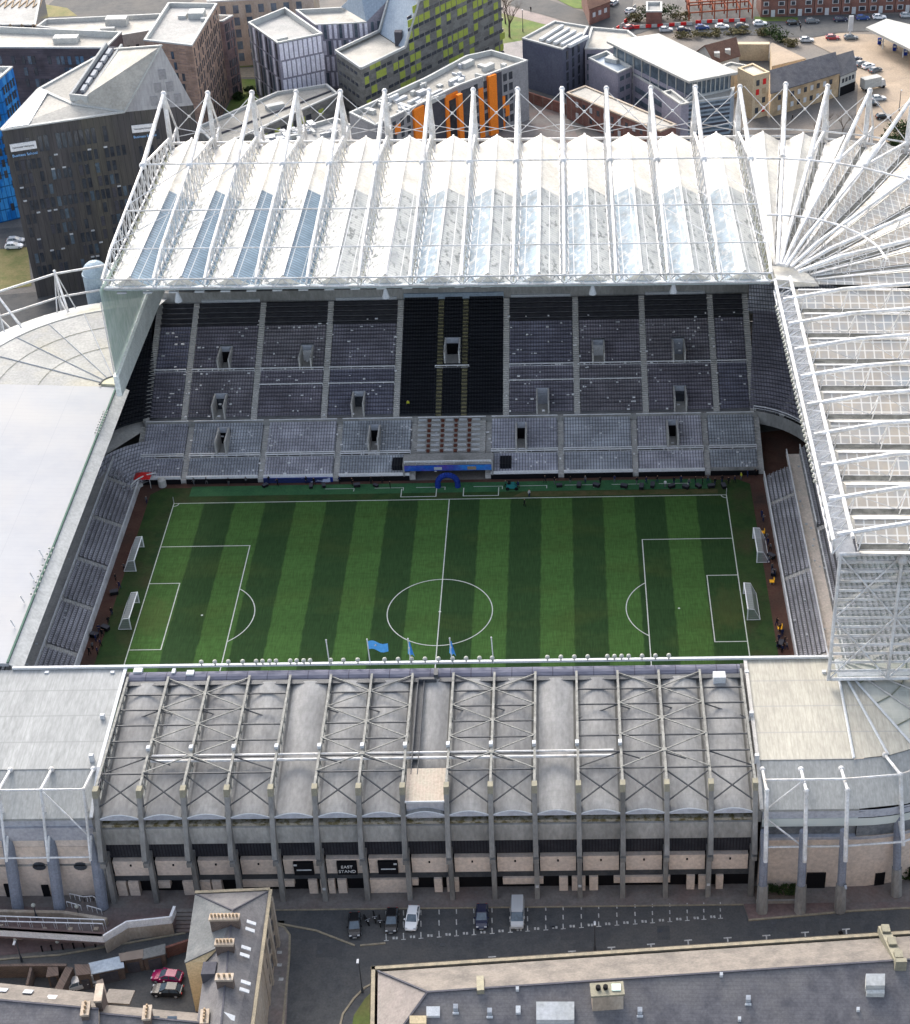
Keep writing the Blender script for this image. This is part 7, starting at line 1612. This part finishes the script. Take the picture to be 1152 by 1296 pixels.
bgc = [('silver', 777, 4, 60, 'silver car at the top of the junction beyond the slate blue building'), ('white', 798, 14, 50, 'white car turning by the red and white barriers'), ('white', 784, 43, 15, 'white car half hidden by the pale roofed office wing'),
 ('silver', 843, 38, 5, 'silver car leftmost of the row before the steel frame'), ('navy', 865, 38, 5, 'dark blue saloon second in the row before the steel frame'), ('blue', 889, 35, 4, 'blue car below the middle of the steel frame'), ('white', 914, 34, 4, 'white car below the right half of the steel frame'), ('grey', 939, 33, 4, 'grey car at the right end of the steel frame'), ('white', 962, 30, 3, 'large white car at the corner of the verge'),
 ('black', 1004, 29, 3, 'black car on the far road before the red brick houses'), ('grey', 1028, 27, 3, 'dark grey car following the black one on the far road'), ('navy', 1064, 25, 3, 'dark navy car on the far road left of the petrol totem'), ('blue', 1092, 23, 3, 'bright blue car on the far road right of the petrol totem'), ('white', 1113, 22, 3, 'white car on the far road above the petrol canopy'), ('silver', 1148, 20, 3, 'silver car on the far road at the picture edge'),
 ('red', 1054, 48, -5, 'red car parked below the petrol totem'), ('grey', 1077, 48, 0, 'dark green grey car next to the red one by the petrol totem'), ('silver', 1021, 51, 0, 'pale blue car behind the hedge of the forecourt'),
 ('navy', 1083, 76, 35, 'navy car at the top of the slanted row beside the pub'), ('grey', 1090, 81, 35, 'dark teal car second in the slanted row beside the pub'), ('white', 1099, 84, 35, 'white car third in the slanted row beside the pub'), ('grey', 1108, 89, 35, 'grey car last in the slanted row beside the pub'),
 ('silver', 1112, 125, 10, 'silver car on the forecourt below the white lorry'), ('black', 1118, 148, 10, 'dark car in shade beyond the north corner masts'), ('red', 797, 35, 40, 'red car half behind the barriers at the junction'), ('silver', 20, 305, 5, 'silver car on the street left of the black block'), ('white', 18, 312, 5, 'white car nearest the rough lawn left of the black block'), ('black', 1103, 132, 10, 'black car between the lorry and the bare trees')]
for k, px, py, an_, lb in bgc: car(k, px, py, an_, lb, 'cars parked beyond the stadium')
# box lorry
p = G(1106, 112, 0); t = thing('box_lorry', 'white box lorry on the forecourt beside the pub', 'lorry', (0, 0, 0))
MB().box(-4, 1.6, -1.2, 1.2, .9, 3.6).build('cargo_box', M['whiteroof'], t); MB().hexa([(1.7, -1.1, .5), (3.4, -1.1, .5), (3.4, 1.1, .5), (1.7, 1.1, .5)], [(1.7, -1.05, 2.6), (2.7, -1.05, 2.6), (2.7, 1.05, 2.6), (1.7, 1.05, 2.6)]).build('cab', M['white'], t)
MB().hexa([(2.75, -1, 1.7), (3.2, -1, 1.5), (3.2, 1, 1.5), (2.75, 1, 1.7)], [(2.72, -1, 2.5), (2.8, -1, 2.5), (2.8, 1, 2.5), (2.72, 1, 2.5)]).build('windscreen', M['glass'], t); MB().box(-4, 3.2, -.5, .5, .5, .9).build('chassis', M['dark'], t)
for x in (-3, -1.8, 2.5):
    for s in (-1, 1): MB().tube((x, s*.85, .45), (x, s*1.15, .45), .45, 12).build('wheel', M['tyre'], t)
t.location = p; t.rotation_euler = (0, 0, rad(25))
# motorbikes
def bike(px, py, an_, lb):
    t = thing('motorbike', lb, 'motorbike', (0, 0, 0), 'motorbikes in the corner bay')
    for x in (-.65, .68):
        n = 14; tb = MB()
        for i in range(n):
            a, b = 2*math.pi*i/n, 2*math.pi*(i+1)/n; tb.tube((x+.25*math.cos(a), 0, .32+.25*math.sin(a)), (x+.25*math.cos(b), 0, .32+.25*math.sin(b)), .07, 5)
        tb.build('wheel', M['tyre'], t)
    b = MB(); b.hexa([(-.45, -.14, .35), (.4, -.14, .35), (.4, .14, .35), (-.45, .14, .35)], [(-.3, -.12, .75), (.3, -.15, .85), (.3, .15, .85), (-.3, .12, .75)]); b.tube((.68, 0, .32), (.42, 0, 1.0), .05, 5); b.tube((-.65, 0, .32), (-.3, 0, .6), .06, 5); b.build('body', PAINT['black'], t)
    MB().hexa([(-.85, -.12, .74), (0, -.14, .72), (0, .14, .72), (-.85, .12, .74)], [(-.85, -.1, .86), (0, -.12, .8), (0, .12, .8), (-.85, .1, .86)]).build('saddle', M['tyre'], t); MB().tube((.42, -.36, 1.02), (.42, .36, 1.02), .03, 5).build('handlebar', M['grey'], t); MB().ball((.58, 0, .85), .1, 8, 5).build('headlight', M['desk'], t)
    q = G(px, py, .4); t.location = (q.x, q.y, 0); t.rotation_euler = (0, 0, rad(an_))
for a in ((464, 1165, -60, 'dark motorbike parked next to the angled black car'), (474, 1161, -75, 'dark motorbike between two others in the corner bay'), (481, 1166, -80, 'dark motorbike parked next to the second black car')): bike(*a)
# ================================================================ PEOPLE
def personmesh(pose):
    J = {}; E = []; Rr = {}
    def j(n, p, r, par=None): J[n] = V(p); Rr[n] = r; E.append((par, n)) if par else None
    a, b = (.0, .0) if pose == 0 else (.28, -.26)
    j('pel', (0, 0, .95), .15); j('spine', (0, .01, 1.2), .15, 'pel'); j('chest', (0, .0, 1.42), .16, 'spine'); j('neck', (0, -.01, 1.55), .06, 'chest'); j('head', (0, -.03, 1.68), .105, 'neck'); j('crown', (0, -.02, 1.78), .07, 'head')
    for s, n, sw_ in ((-1, 'l', a), (1, 'r', b)):
        j('hip'+n, (.1*s, 0, .9), .11, 'pel'); j('knee'+n, (.11*s, -.5*sw_-.02, .5), .075, 'hip'+n); j('ank'+n, (.11*s, -.75*sw_+.03, .09), .05, 'knee'+n); j('toe'+n, (.12*s, -.75*sw_-.14, .05), .04, 'ank'+n)
        j('sh'+n, (.19*s, 0, 1.43), .075, 'chest'); 
        if pose == 2: j('el'+n, (.27*s, -.12, 1.2), .05, 'sh'+n); j('wr'+n, (.12*s, -.34, 1.3), .035, 'el'+n); j('ha'+n, (.08*s, -.42, 1.34), .04, 'wr'+n)
        else: j('el'+n, (.25*s, .5*sw_*.5+.03, 1.15), .05, 'sh'+n); j('wr'+n, (.26*s, .6*sw_-.08, .92), .035, 'el'+n); j('ha'+n, (.26*s, .6*sw_-.11, .83), .04, 'wr'+n)
    names = list(J); me = bpy.data.meshes.new('person'); me.from_pydata([J[n] for n in names], [(names.index(p_), names.index(c_)) for p_, c_ in E], [])
    o = bpy.data.objects.new('tmp', me); col.objects.link(o); sk = o.modifiers.new('s', 'SKIN'); sk.use_smooth_shade = True
    for i, n in enumerate(names): me.skin_vertices[0].data[i].radius = (Rr[n], Rr[n]*(.72 if n in ('chest', 'spine', 'pel') else 1)); me.skin_vertices[0].data[i].use_root = (n == 'pel')
    sb_ = o.modifiers.new('u', 'SUBSURF'); sb_.levels = 1
    r = bpy.data.meshes.new_from_object(o.evaluated_get(bpy.context.evaluated_depsgraph_get())); bpy.data.objects.remove(o)
    r.materials.clear()
    return r
PM = [personmesh(0), personmesh(1), personmesh(2)]; pcache = {}
def person(x, y, z, an_, top, leg, pose, label, group=None, hair='hair'):
    k = (top, leg, pose)
    if k not in pcache:
        me = PM[pose].copy()
        for m in (M['skin'], CLOTH[top], CLOTH[leg], M['hair'], M['tyre']): me.materials.append(m)
        for f in me.polygons:
            c = f.center; i = 1
            if c.z > 1.56: i = 3 if (c.z > 1.74 or c.y > .03) else 0
            elif c.z < .1: i = 4
            elif c.z < .95 and abs(c.x) < .2: i = 2
            elif c.z < .90 and abs(c.x) >= .2 and pose != 2: i = 0
            elif pose == 2 and c.y < -.33: i = 0
            f.material_index = i
        pcache[k] = me
    o = bpy.data.objects.new('person', pcache[k]); col.objects.link(o); o.location = (x, y, z); o.rotation_euler = (0, 0, rad(an_)); return setp(o, label, 'person', group)
PR = random.Random(5); tg = 'people along the far touchline'
def PP(px, py, top, leg, pose, lb, an_=None, grp=tg, z=.06):
    p = G(px, py, z); return person(p.x, p.y, z, PR.uniform(-180, 180) if an_ is None else an_, top, leg, pose, lb, grp)
PP(670, 629, 'white', 'navy', 0, 'person in a white top standing just behind the far touchline'); PP(664, 641, 'black', 'black', 1, 'person in black walking on the pitch near the far touchline'); PP(494, 618, 'black', 'black', 0, 'person in black standing left of the technical area boxes')
PP(842, 617, 'white', 'grey', 0, 'person in a pale top beside dark camera gear'); PP(640, 617, 'green', 'black', 2, 'person in green by the teal mower'); PP(656, 618, 'navy', 'black', 1, 'person in navy walking away from the teal mower')
spots = [(388, 612), (398, 614), (341, 612), (352, 615), (430, 612), (446, 614), (470, 613), (484, 612), (690, 611), (702, 613), (722, 612), (741, 611), (760, 613), (778, 611), (806, 613), (818, 612), (832, 611), (853, 613), (862, 611), (872, 615), (880, 612), (889, 613), (896, 610), (905, 614), (914, 611), (922, 613), (930, 611), (938, 607), (946, 604), (955, 602), (312, 613), (290, 614), (262, 613), (246, 614)]
near = ['by the first corner', 'near the red tent', 'under the lower tier front wall']
for i, (px, py) in enumerate(spots): PP(px, py, PR.choice(['black', 'black', 'navy', 'grey', 'black', 'hivis' if i % 9 == 0 else 'black']), PR.choice(['black', 'navy', 'grey']), PR.choice([0, 1, 2]), 'small dark clothed figure standing among gear along the far touchline')
for px, py in ((983, 792), (987, 800), (990, 806), (986, 812), (993, 815), (996, 822), (990, 826), (984, 820), (972, 690), (975, 697), (973, 713), (977, 722), (980, 730), (970, 684), (966, 660), (964, 655), (126, 800), (130, 806), (122, 812), (128, 818), (118, 822), (124, 828), (114, 829), (138, 790), (142, 778), (152, 745), (147, 735), (158, 722), (186, 637)):
    PP(px, py, PR.choice(['black', 'black', 'grey', 'navy']), PR.choice(['black', 'navy']), PR.choice([0, 2]), 'dark clothed figure waiting behind the goal line on the brown track', None, 'people behind the goals', .02)
for px, py, c in ((404, 12, 'black'), (672, 15, 'black'), (1013, 38, 'black'), (1003, 152, 'black'), (1022, 640, 'hivis')):
    if py < 200: PP(px, py, c, 'black', 1, {404: 'person on the pavement at the upper edge', 672: 'lone pedestrian on the pink path beyond the lime block', 1013: 'pedestrian on the far road by the hedge', 1003: 'pedestrian in front of the tan brick row'}[px], None, 'pedestrians beyond the stadium', 0)
PP(1133, 1120, 'black', 'navy', 1, 'person in dark clothes walking on the pavement at the right corner', None, 'pedestrians outside the near stand', .0); PP(1065, 1112, 'red', 'black', 0, 'person in red standing near the doorway of the right corner', None, 'pedestrians outside the near stand', 0)
p = G(517, 521, 7); person(p.x, p.y+.6, 7.6, 0, 'hivis', 'black', 0, 'steward in a yellow jacket standing among the black seats')
# kit on the touchlines
KR = random.Random(3)
def gear(px, py, lb, s=1.0, m='black'):
    p = G(px, py, .05); t = thing('equipment_case', lb, 'equipment case', (p.x, p.y, .05), 'equipment cases round the pitch', KR.uniform(0, 3))
    MB().box(-.7*s, .7*s, -.4*s, .4*s, .1, .75*s).build('case', CLOTH[m], t) if False else None
    b = MB(); b.box(-.7*s+p.x, .7*s+p.x, -.4*s+p.y, .4*s+p.y, .15, .75*s); b.build('case', CLOTH[m], t); l = MB(); l.box(-.72*s+p.x, .72*s+p.x, -.42*s+p.y, .42*s+p.y, .75*s, .88*s); l.build('lid', M['charcoal'], t)
    for dx in (-.5, .5): MB().tube((p.x+dx*s, p.y-.4*s, .12), (p.x+dx*s, p.y+.4*s, .12), .08, 6).build('castor', M['tyre'], t)
for px, py in ((394, 617), (410, 616), (452, 616), (476, 616), (336, 616), (812, 618), (826, 616), (850, 617), (868, 618), (884, 617), (900, 617), (916, 617), (708, 616), (733, 616), (755, 616), (790, 617)): gear(px, py, 'black equipment case among the people by the far touchline', KR.uniform(.7, 1.0))
for px, py in ((988, 817), (976, 706), (979, 727), (120, 806), (134, 797), (145, 752)): gear(px, py, 'black equipment case on the brown track behind the goal', 1.0)
for i, (px, py) in enumerate(((965, 676), (977, 738), (987, 797))):
    p = G(px, py, .02); t = thing('steward_chair', ('yellow chair level with the spare right goal', 'yellow chair level with the main right goal', 'yellow chair nearest the right corner flag')[i], 'chair', p, 'yellow chairs behind the right goals')
    MB().box(p.x-.4, p.x+.4, p.y-.4, p.y+.4, .4, .5).build('seat', M['yellow'], t); MB().box(p.x+.32, p.x+.42, p.y-.4, p.y+.4, .5, 1.1).build('backrest', M['yellow'], t)
    for a in (-.3, .3):
        for b in (-.3, .3): MB().box(p.x+a-.04, p.x+a+.04, p.y+b-.04, p.y+b+.04, 0.02, .4).build('leg', M['grey'], t)
p = G(648, 618, .05); t = thing('pitch_mower', 'teal ride-on mower parked on the far touchline', 'mower', p)
MB().hexa([(p.x-1.1, p.y-.6, .35), (p.x+1.1, p.y-.6, .35), (p.x+1.1, p.y+.6, .35), (p.x-1.1, p.y+.6, .35)], [(p.x-.9, p.y-.5, 1.0), (p.x+.4, p.y-.5, 1.25), (p.x+.4, p.y+.5, 1.25), (p.x-.9, p.y+.5, 1.0)]).build('body', M['teal'], t); MB().box(p.x-.8, p.x-.2, p.y-.35, p.y+.35, 1.2, 1.6).build('seat', M['tyre'], t)
for a in (-.8, .85):
    for b in (-.65, .65): MB().tube((p.x+a, p.y+b-.12, .35), (p.x+a, p.y+b+.12, .35), .34, 12).build('wheel', M['tyre'], t)
p = G(567, 617, .05); ar = MB(); n = 14
for i in range(n):
    a, b = math.pi*i/n, math.pi*(i+1)/n; ar.tube((p.x-1.9*math.cos(a), p.y+.2, .9+1.9*math.sin(a)), (p.x-1.9*math.cos(b), p.y+.2, .9+1.9*math.sin(b)), .55, 10)
for s in (-1, 1): ar.tube((p.x+1.9*s, p.y+.2, 0.05), (p.x+1.9*s, p.y+.2, .9), .55, 10)
solo(ar, 'inflatable_arch', M['navy'], 'navy blue inflatable arch in front of the players tunnel', 'arch')
p = G(183, 614, .0); t = thing('gazebo', 'small red canopy at the far left corner of the pitch', 'canopy', p)
MB().hexa([(p.x-1.6, p.y-1.2, 2.1), (p.x+1.6, p.y-1.2, 2.1), (p.x+1.6, p.y+1.2, 2.1), (p.x-1.6, p.y+1.2, 2.1)], [(p.x-.3, p.y-.2, 2.9), (p.x+.3, p.y-.2, 2.9), (p.x+.3, p.y+.2, 2.9), (p.x-.3, p.y+.2, 2.9)]).build('canopy', M['red'], t)
for a in (-1.5, 1.5):
    for b in (-1.1, 1.1): MB().box(p.x+a-.05, p.x+a+.05, p.y+b-.05, p.y+b+.05, 0, 2.1).build('leg', M['white'], t)
p = G(206, 615, 0); cyl = MB().tube((p.x, p.y, 0), (p.x, p.y, 1.5), .8, 12); cyl.tube((p.x, p.y, 1.5), (p.x, p.y, 1.9), .8, 12, r2=.2); solo(cyl, 'covered_machine', M['aisle'], 'pale covered machine beside the red canopy', 'machine')
for i, (x0, x1, y, m, lb) in enumerate(((334, 418, 612, 'navyad', 'blue advert board with white wave pattern left of the benches'), (800, 815, 607, 'x', ''), )):
    if m == 'x': continue
    a, b = G(x0, y, .0), G(x1, y, .0); am = mat('advert_wave', (.02, .03, .10), (.45, .5, .65), .55, contrast=(.55, .62), stretch=(.5, 1, 1)); s = thing('advert_board', lb, 'advert board', ((a.x+b.x)/2, a.y, 0)); MB().box(a.x, b.x, a.y-.06, a.y+.06, .1, 1.1).build('panel', am, s)
    for k in range(5): x = a.x+(b.x-a.x)*k/4; MB().box(x-.05, x+.05, a.y+.06, a.y+.6, 0, .08).build('foot', M['grey'], s)
# ================================================================ GOALS, FLAGS
def goal(x, y, s, lb):
    t = thing('football_goal', lb, 'goal', (x, y, .08), 'white football goals'); r = .11
    for yy in (-3.66, 3.66): MB().tube((x, y+yy, .06), (x, y+yy, 2.44), r, 8).build('post', M['netw'], t)
    MB().tube((x, y-3.7, 2.44), (x, y+3.7, 2.44), r, 8).build('crossbar', M['netw'], t)
    fr = MB()
    for yy in (-3.66, 3.66): fr.tube((x, y+yy, .1), (x+2.2*s, y+yy, .1), .05, 5); fr.tube((x, y+yy, 2.44), (x+1.1*s, y+yy, 2.35), .05, 5); fr.tube((x+1.1*s, y+yy, 2.35), (x+2.2*s, y+yy, .1), .05, 5)
    fr.tube((x+2.2*s, y-3.66, .1), (x+2.2*s, y+3.66, .1), .05, 5); fr.build('back_frame', M['netw'], t)
    nt_ = MB(); prof = [(0, 2.44), (.55, 2.4), (1.1, 2.35), (1.38, 1.8), (1.65, 1.23), (1.92, .65), (2.2, .1)]
    for (a, za), (b, zb) in zip(prof, prof[1:]): nt_.poly([(x+a*s, y-3.66, za), (x+b*s, y-3.66, zb), (x+b*s, y+3.66, zb), (x+a*s, y+3.66, za)])
    for yy in (-3.66, 3.66): nt_.poly([(x+a*s, y+yy, za) for a, za in prof]+[(x, y+yy, .1)])
    nt_.build('net', mat('goal_net', (.62, .65, .68), alpha=.34, lines=((1, .6, .07, (.85, .86, .88), 1), (2, .5, .07, (.85, .86, .88), 1))) if 'goal_net' not in bpy.data.materials else bpy.data.materials['goal_net'], t)
goal(-53.2, .1, -1, 'left main goal standing on the goal line'); goal(-55.6, 16.6, -1, 'left spare goal set back from the line'); goal(53.0, .2, 1, 'right main goal standing on the goal line'); goal(56.2, 16.4, 1, 'right spare goal set back from the line')
for x, y, lb in ((-52.5, 34, 'thin white corner flag post at the far left corner'), (52.5, 34, 'thin white corner flag post at the far right corner')):
    f = MB(); f.tube((x, y, .06), (x, y, 1.6), .05, 5); solo(f, 'corner_flag', M['white'], lb, 'corner flag', 'corner flags')
for i, (px, has) in enumerate(((419, 0), (470, 1), (521, 2), (573, 2), (625, 0))):
    p = G(px, 832, 20.1); lb = ('bare white flagpole leftmost on the near roof edge', 'flagpole with a sky blue flag blown out to the right', 'flagpole with a limp sky blue flag left of the halfway line', 'flagpole with a limp sky blue flag right of the halfway line', 'bare white flagpole rightmost on the near roof edge')[i]
    t = thing('flagpole', lb, 'flagpole', (p.x, -37.2, 20), 'flagpoles on the near roof edge'); MB().tube((p.x, -37.2, 20), (p.x-.15, -36.9, 24.6), .09, 6).build('pole', M['white'], t); MB().ball((p.x-.15, -36.9, 24.7), .14, 6, 4).build('finial', M['desk'], t)
    if has:
        fl = MB(); nx, nz = 8, 5; ln_, hh = (2.9, 1.6) if has == 1 else (1.1, 2.6)
        def fp(i, j): 
            u, v = i/nx, j/nz
            if has == 1: return (p.x-.05+u*ln_, -36.95+.22*math.sin(u*7), 24.4-v*hh-u*.5+.08*math.sin(u*5+v))
            return (p.x-.1+(.25+.75*v)*(u-.25)*ln_*.9, -36.95+.2*math.sin(u*9+v*2), 24.4-v*hh-u*.35)
        for i_ in range(nx):
            for j_ in range(nz): fl.poly([fp(i_, j_+1), fp(i_+1, j_+1), fp(i_+1, j_), fp(i_, j_)])
        fo_ = fl.build('flag', M['flagblue'], t, True); em = MB()
        c = fp(3, 2); em.ball((c[0], c[1]-.12, c[2]), .16, 6, 4); em.build('emblem', M['desk'], fo_)
# ================================================================ STREET FURNITURE
def lamp(px, py, h, lb, globe=True):
    p = G(px, py, 0); t = thing('street_lamp', lb, 'street lamp', p, 'street lamps round the stadium'); MB().tube(p, p+V((0, 0, h)), .11, 8, r2=.07).build('post', M['dark'], t); MB().tube(p, p+V((0, 0, .9)), .18, 8).build('base', M['dark'], t)
    if globe: MB().ball(p+V((0, 0, h+.25)), .32, 10, 7).build('lantern', M['lampw'], t)
    else: a = MB(); a.tube(p+V((0, 0, h)), p+V((.0, -.3, h+.1)), .06, 6); a.build('arm', M['dark'], t); MB().box(p.x-.15, p.x+.15, p.y-1.0, p.y-.3, h+.02, h+.18).build('lantern', M['grey'], t)
lamp(459, 1256, 7, 'tall dark lamp post at the bend of the yellow kerb', False); lamp(753, 1202, 6, 'dark lamp post at the road edge below the marked bays', False); lamp(1066, 1150, 5, 'dark lamp post on the right hand kerb of the road', False)
lamp(47, 1163, 2.6, 'globe lamp on the red paving by the stone wall'); lamp(101, 1162, 2.2, 'globe lamp among the step handrails'); lamp(28, 1217, 4.5, 'dark lamp post on the lane at the far left', False)
lamp(708, 60, 8, 'lamp post between the verge and the slate blue building', False); lamp(662, 40, 7, 'lamp post by the bare tree beyond the lime block', False); lamp(1138, 140, 6, 'lamp post on the forecourt near the picture edge', False)
p = G(1064, 1182, 4); q = thing('street_lantern', 'black wall lantern with a cream glass by the terrace parapet', 'lantern', (p.x, p.y, 0)); MB().tube((p.x, p.y, 0), (p.x, p.y, 3.6), .08, 6).build('post', M['dark'], q); MB().tube((p.x, p.y, 3.6), (p.x, p.y, 4.2), .2, 8, r2=.36).build('glass', M['lampw'], q); MB().tube((p.x, p.y, 4.2), (p.x, p.y, 4.6), .38, 8, r2=.1).build('cap', M['black'], q)
bl = 'small black bollard on the red paving below the ramp'
for i, px in enumerate((54, 66, 80, 94, 107, 121, 164, 189)):
    p = G(px, 1204-i*1.2 if i < 6 else 1188-(i-6)*3, 0); f = MB(); f.tube(p, p+V((0, 0, .95)), .11, 8); f.ball(p+V((0, 0, 1.0)), .15, 8, 5); solo(f, 'bollard', M['black'], bl, 'bollard', 'black bollards along the lane')
bp_ = [(768, 42), (775, 40), (782, 37), (788, 33), (792, 28), (795, 22), (799, 16), (803, 10)]+[(806+i*7.4, 36-.5*i) for i in range(10)]+[(884+i*7, 29.5-.3*i) for i in range(9)]
for i, (px, py) in enumerate(bp_):
    p = G(px, py, 0); an_ = rad(60 if i < 8 else 3); ca, sa = math.cos(an_), math.sin(an_); red = i % 2 == 0
    f = MB(); A_ = V((p.x-ca*.85, p.y-sa*.85, 0)); B2 = V((p.x+ca*.85, p.y+sa*.85, 0)); f.beam(A_+V((0, 0, .2)), B2+V((0, 0, .2)), .5, .4); f.beam(A_+V((0, 0, .7)), B2+V((0, 0, .7)), .26, .6)
    solo(f, 'road_barrier', M['red'] if red else M['whiteroof'], ('red' if red else 'white')+' plastic road barrier block in the line around the junction and steel frame', 'barrier', ('red' if red else 'white')+' road barriers')
# ================================================================ TREES AND SHRUBS
TR = random.Random(21)
def crown(c, rx, ry, rz, n, s, m, t, name='crown'):
    mb = MB(); cl = [(TR.gauss(0, .5), TR.gauss(0, .5), TR.gauss(0, .45)) for _ in range(max(4, n//60))]
    for _ in range(n):
        k = TR.choice(cl); q = V((k[0]+TR.gauss(0, .26), k[1]+TR.gauss(0, .26), k[2]+TR.gauss(0, .26)))
        if q.length > 1.15: q = q.normalized()*TR.uniform(.6, 1.1)
        o = V((c[0]+q.x*rx, c[1]+q.y*ry, max(.1, c[2]+q.z*rz))); a = V((TR.gauss(0, 1), TR.gauss(0, 1), TR.gauss(0, .6))).normalized(); b = a.cross(V((TR.gauss(0, 1), TR.gauss(0, 1), TR.gauss(0, 1)))).normalized(); z = s*TR.uniform(.6, 1.4)
        mb.poly([o-a*z, o-b*z*.5, o+a*z, o+b*z*.5])
    return mb.build(name, m, t)
def shrub(px, py, w_, h, lb, m='leaf', n=500, grp='shrubs and hedges', z=0, d=None):
    p = G(px, py, z); t = thing('shrub', lb, 'shrub', p, grp)
    for k in range(4): MB().tube(p, p+V((TR.uniform(-.4, .4)*w_, TR.uniform(-.3, .3)*w_, h*.6)), .07, 5).build('stem', M['bark'], t)
    crown((p.x, p.y, z+h*.5), w_, d or w_*.7, h*.55, n, .34, M[m], t)
def baretree(px, py, h, lb, seed, z=0):
    rr = random.Random(seed); p = G(px, py, z); t = thing('bare_tree', lb, 'tree', p, 'leafless trees'); tk, lm = MB(), MB()
    def grow(a, d, l, r, dep, mb):
        b = a+d*l; mb.tube(a, b, r, 6 if dep < 2 else 4, r2=r*.65)
        if dep >= 5: return
        for _ in range(3 if dep < 3 else 2):
            nd = (d+V((rr.gauss(0, .45), rr.gauss(0, .45), rr.uniform(-.1, .35)))).normalized(); grow(b if rr.random() < .6 else a.lerp(b, rr.uniform(.5, .95)), nd, l*rr.uniform(.6, .82), r*.58, dep+1, lm)
    grow(p, V((rr.gauss(0, .05), rr.gauss(0, .05), 1)).normalized(), h*.3, h*.022, 0, tk); tk.build('trunk', M['bark'], t); lm.build('limbs', M['bark'], t)
baretree(645, 47, 15, 'tall leafless tree on the verge beside the lime green building', 4); baretree(640, 30, 12, 'smaller leafless tree behind the tall one on the verge', 9)
for i, (px, py, h) in enumerate(((1045, 168, 7), (1066, 172, 8), (1082, 162, 6), (1030, 174, 6), (1100, 176, 7))): baretree(px, py, h, ('leafless tree between the second and third corner masts', 'leafless tree behind the third corner mast', 'small leafless tree below the white lorry', 'small leafless tree before the tan brick row', 'leafless tree nearest the green hedge at the picture edge')[i], 30+i)
shrub(1140, 172, 4.5, 4.0, 'broad green bush at the right edge behind the stadium masts', 'leaf', 900); shrub(1128, 182, 3, 3, 'green bush just behind the right masts', 'leaf', 500)
for i, (px, py, w_, h, m) in enumerate(((806, 27, 3, 2.6, 'leafdry'), (820, 24, 4, 4, 'leaf'), (845, 22, 5, 4.5, 'leaf'), (860, 26, 3.5, 3, 'leafdry'), (978, 46, 4, 3.6, 'leaf'), (992, 52, 3.5, 3, 'leaf'), (1003, 58, 3, 2.4, 'leafdry'), (966, 44, 3, 2.4, 'leafdry'))):
    shrub(px, py, w_, h, ('dry shrub by the road barriers', 'green shrub behind the road barriers', 'largest dark shrub left of the red steel frame', 'dry shrub touching the red steel frame', 'dark bush behind the tan stone yard wall', 'dark bush right of the yard wall bush', 'dry low bush at the forecourt wall', 'dry low bush at the end of the parked row')[i], m, 420)
for i in range(6): shrub(858+i*17, 48-i*1.2, 3.2, 1.8, 'low dry hedge clump in the strip behind the white roofed office', 'leafdry', 260)
shrub(318, 118, 2.2, 2.2, 'dark clipped shrub on the lawn beside the brown tower'); shrub(303, 126, 2.0, 2.0, 'second dark shrub at the foot of the brown tower')
for i in range(4):
    x = x0_+1.2+i*(x1_-x0_-2.4)/3; crown((x, -65.1, 1.1), 1.1, .8, .8, 260, .2, M['leaf'], pl, 'shrub_foliage')
shrub(1150, 1108, 2.2, 3.4, 'dark evergreen shrub at the far right of the corner wall', 'leaf', 700)
# ================================================================ litter on the seats
LR_ = random.Random(8); li = MB()
for _ in range(420):
    up_ = LR_.random() < .72; r = LR_.randrange(26 if up_ else 14); o, dy, dz = (UO, UDY, UDZ) if up_ else (LO, LDY, LDZ); x = LR_.uniform(-59, 58.5)
    if up_ and upb[4] < x < upb[5]: continue
    y, z, s = o[1]+r*dy+.35, o[2]+r*dz+.5, LR_.uniform(.14, .36)
    li.box(x-s, x+s*LR_.uniform(.3, 1), y-.2, y+.12, z, z+LR_.uniform(.06, .25))
setp(li.build('litter', M['whitepaint']), 'scattered white scraps lying on the seats of the far stand', 'litter', kind='stuff')
li = MB()
for _ in range(90):
    if LR_.random() < .5: q = SO+su*LR_.uniform(-46, 32)+sw*LR_.uniform(.3, 10)
    else: q = NO+nu*LR_.uniform(-52, 27)+nw*LR_.uniform(.3, 9)
    d_ = (q-SO).dot(sw) if q.x < 0 else (q-NO).dot(nw); z = .9+min(d_, 6)*.48+.5; s = LR_.uniform(.1, .22); li.box(q.x-s, q.x+s, q.y-s, q.y+s, z, z+.12)
setp(li.build('litter', [M['desk']]), 'white scraps lying on the seats behind both goals', 'litter', kind='stuff')
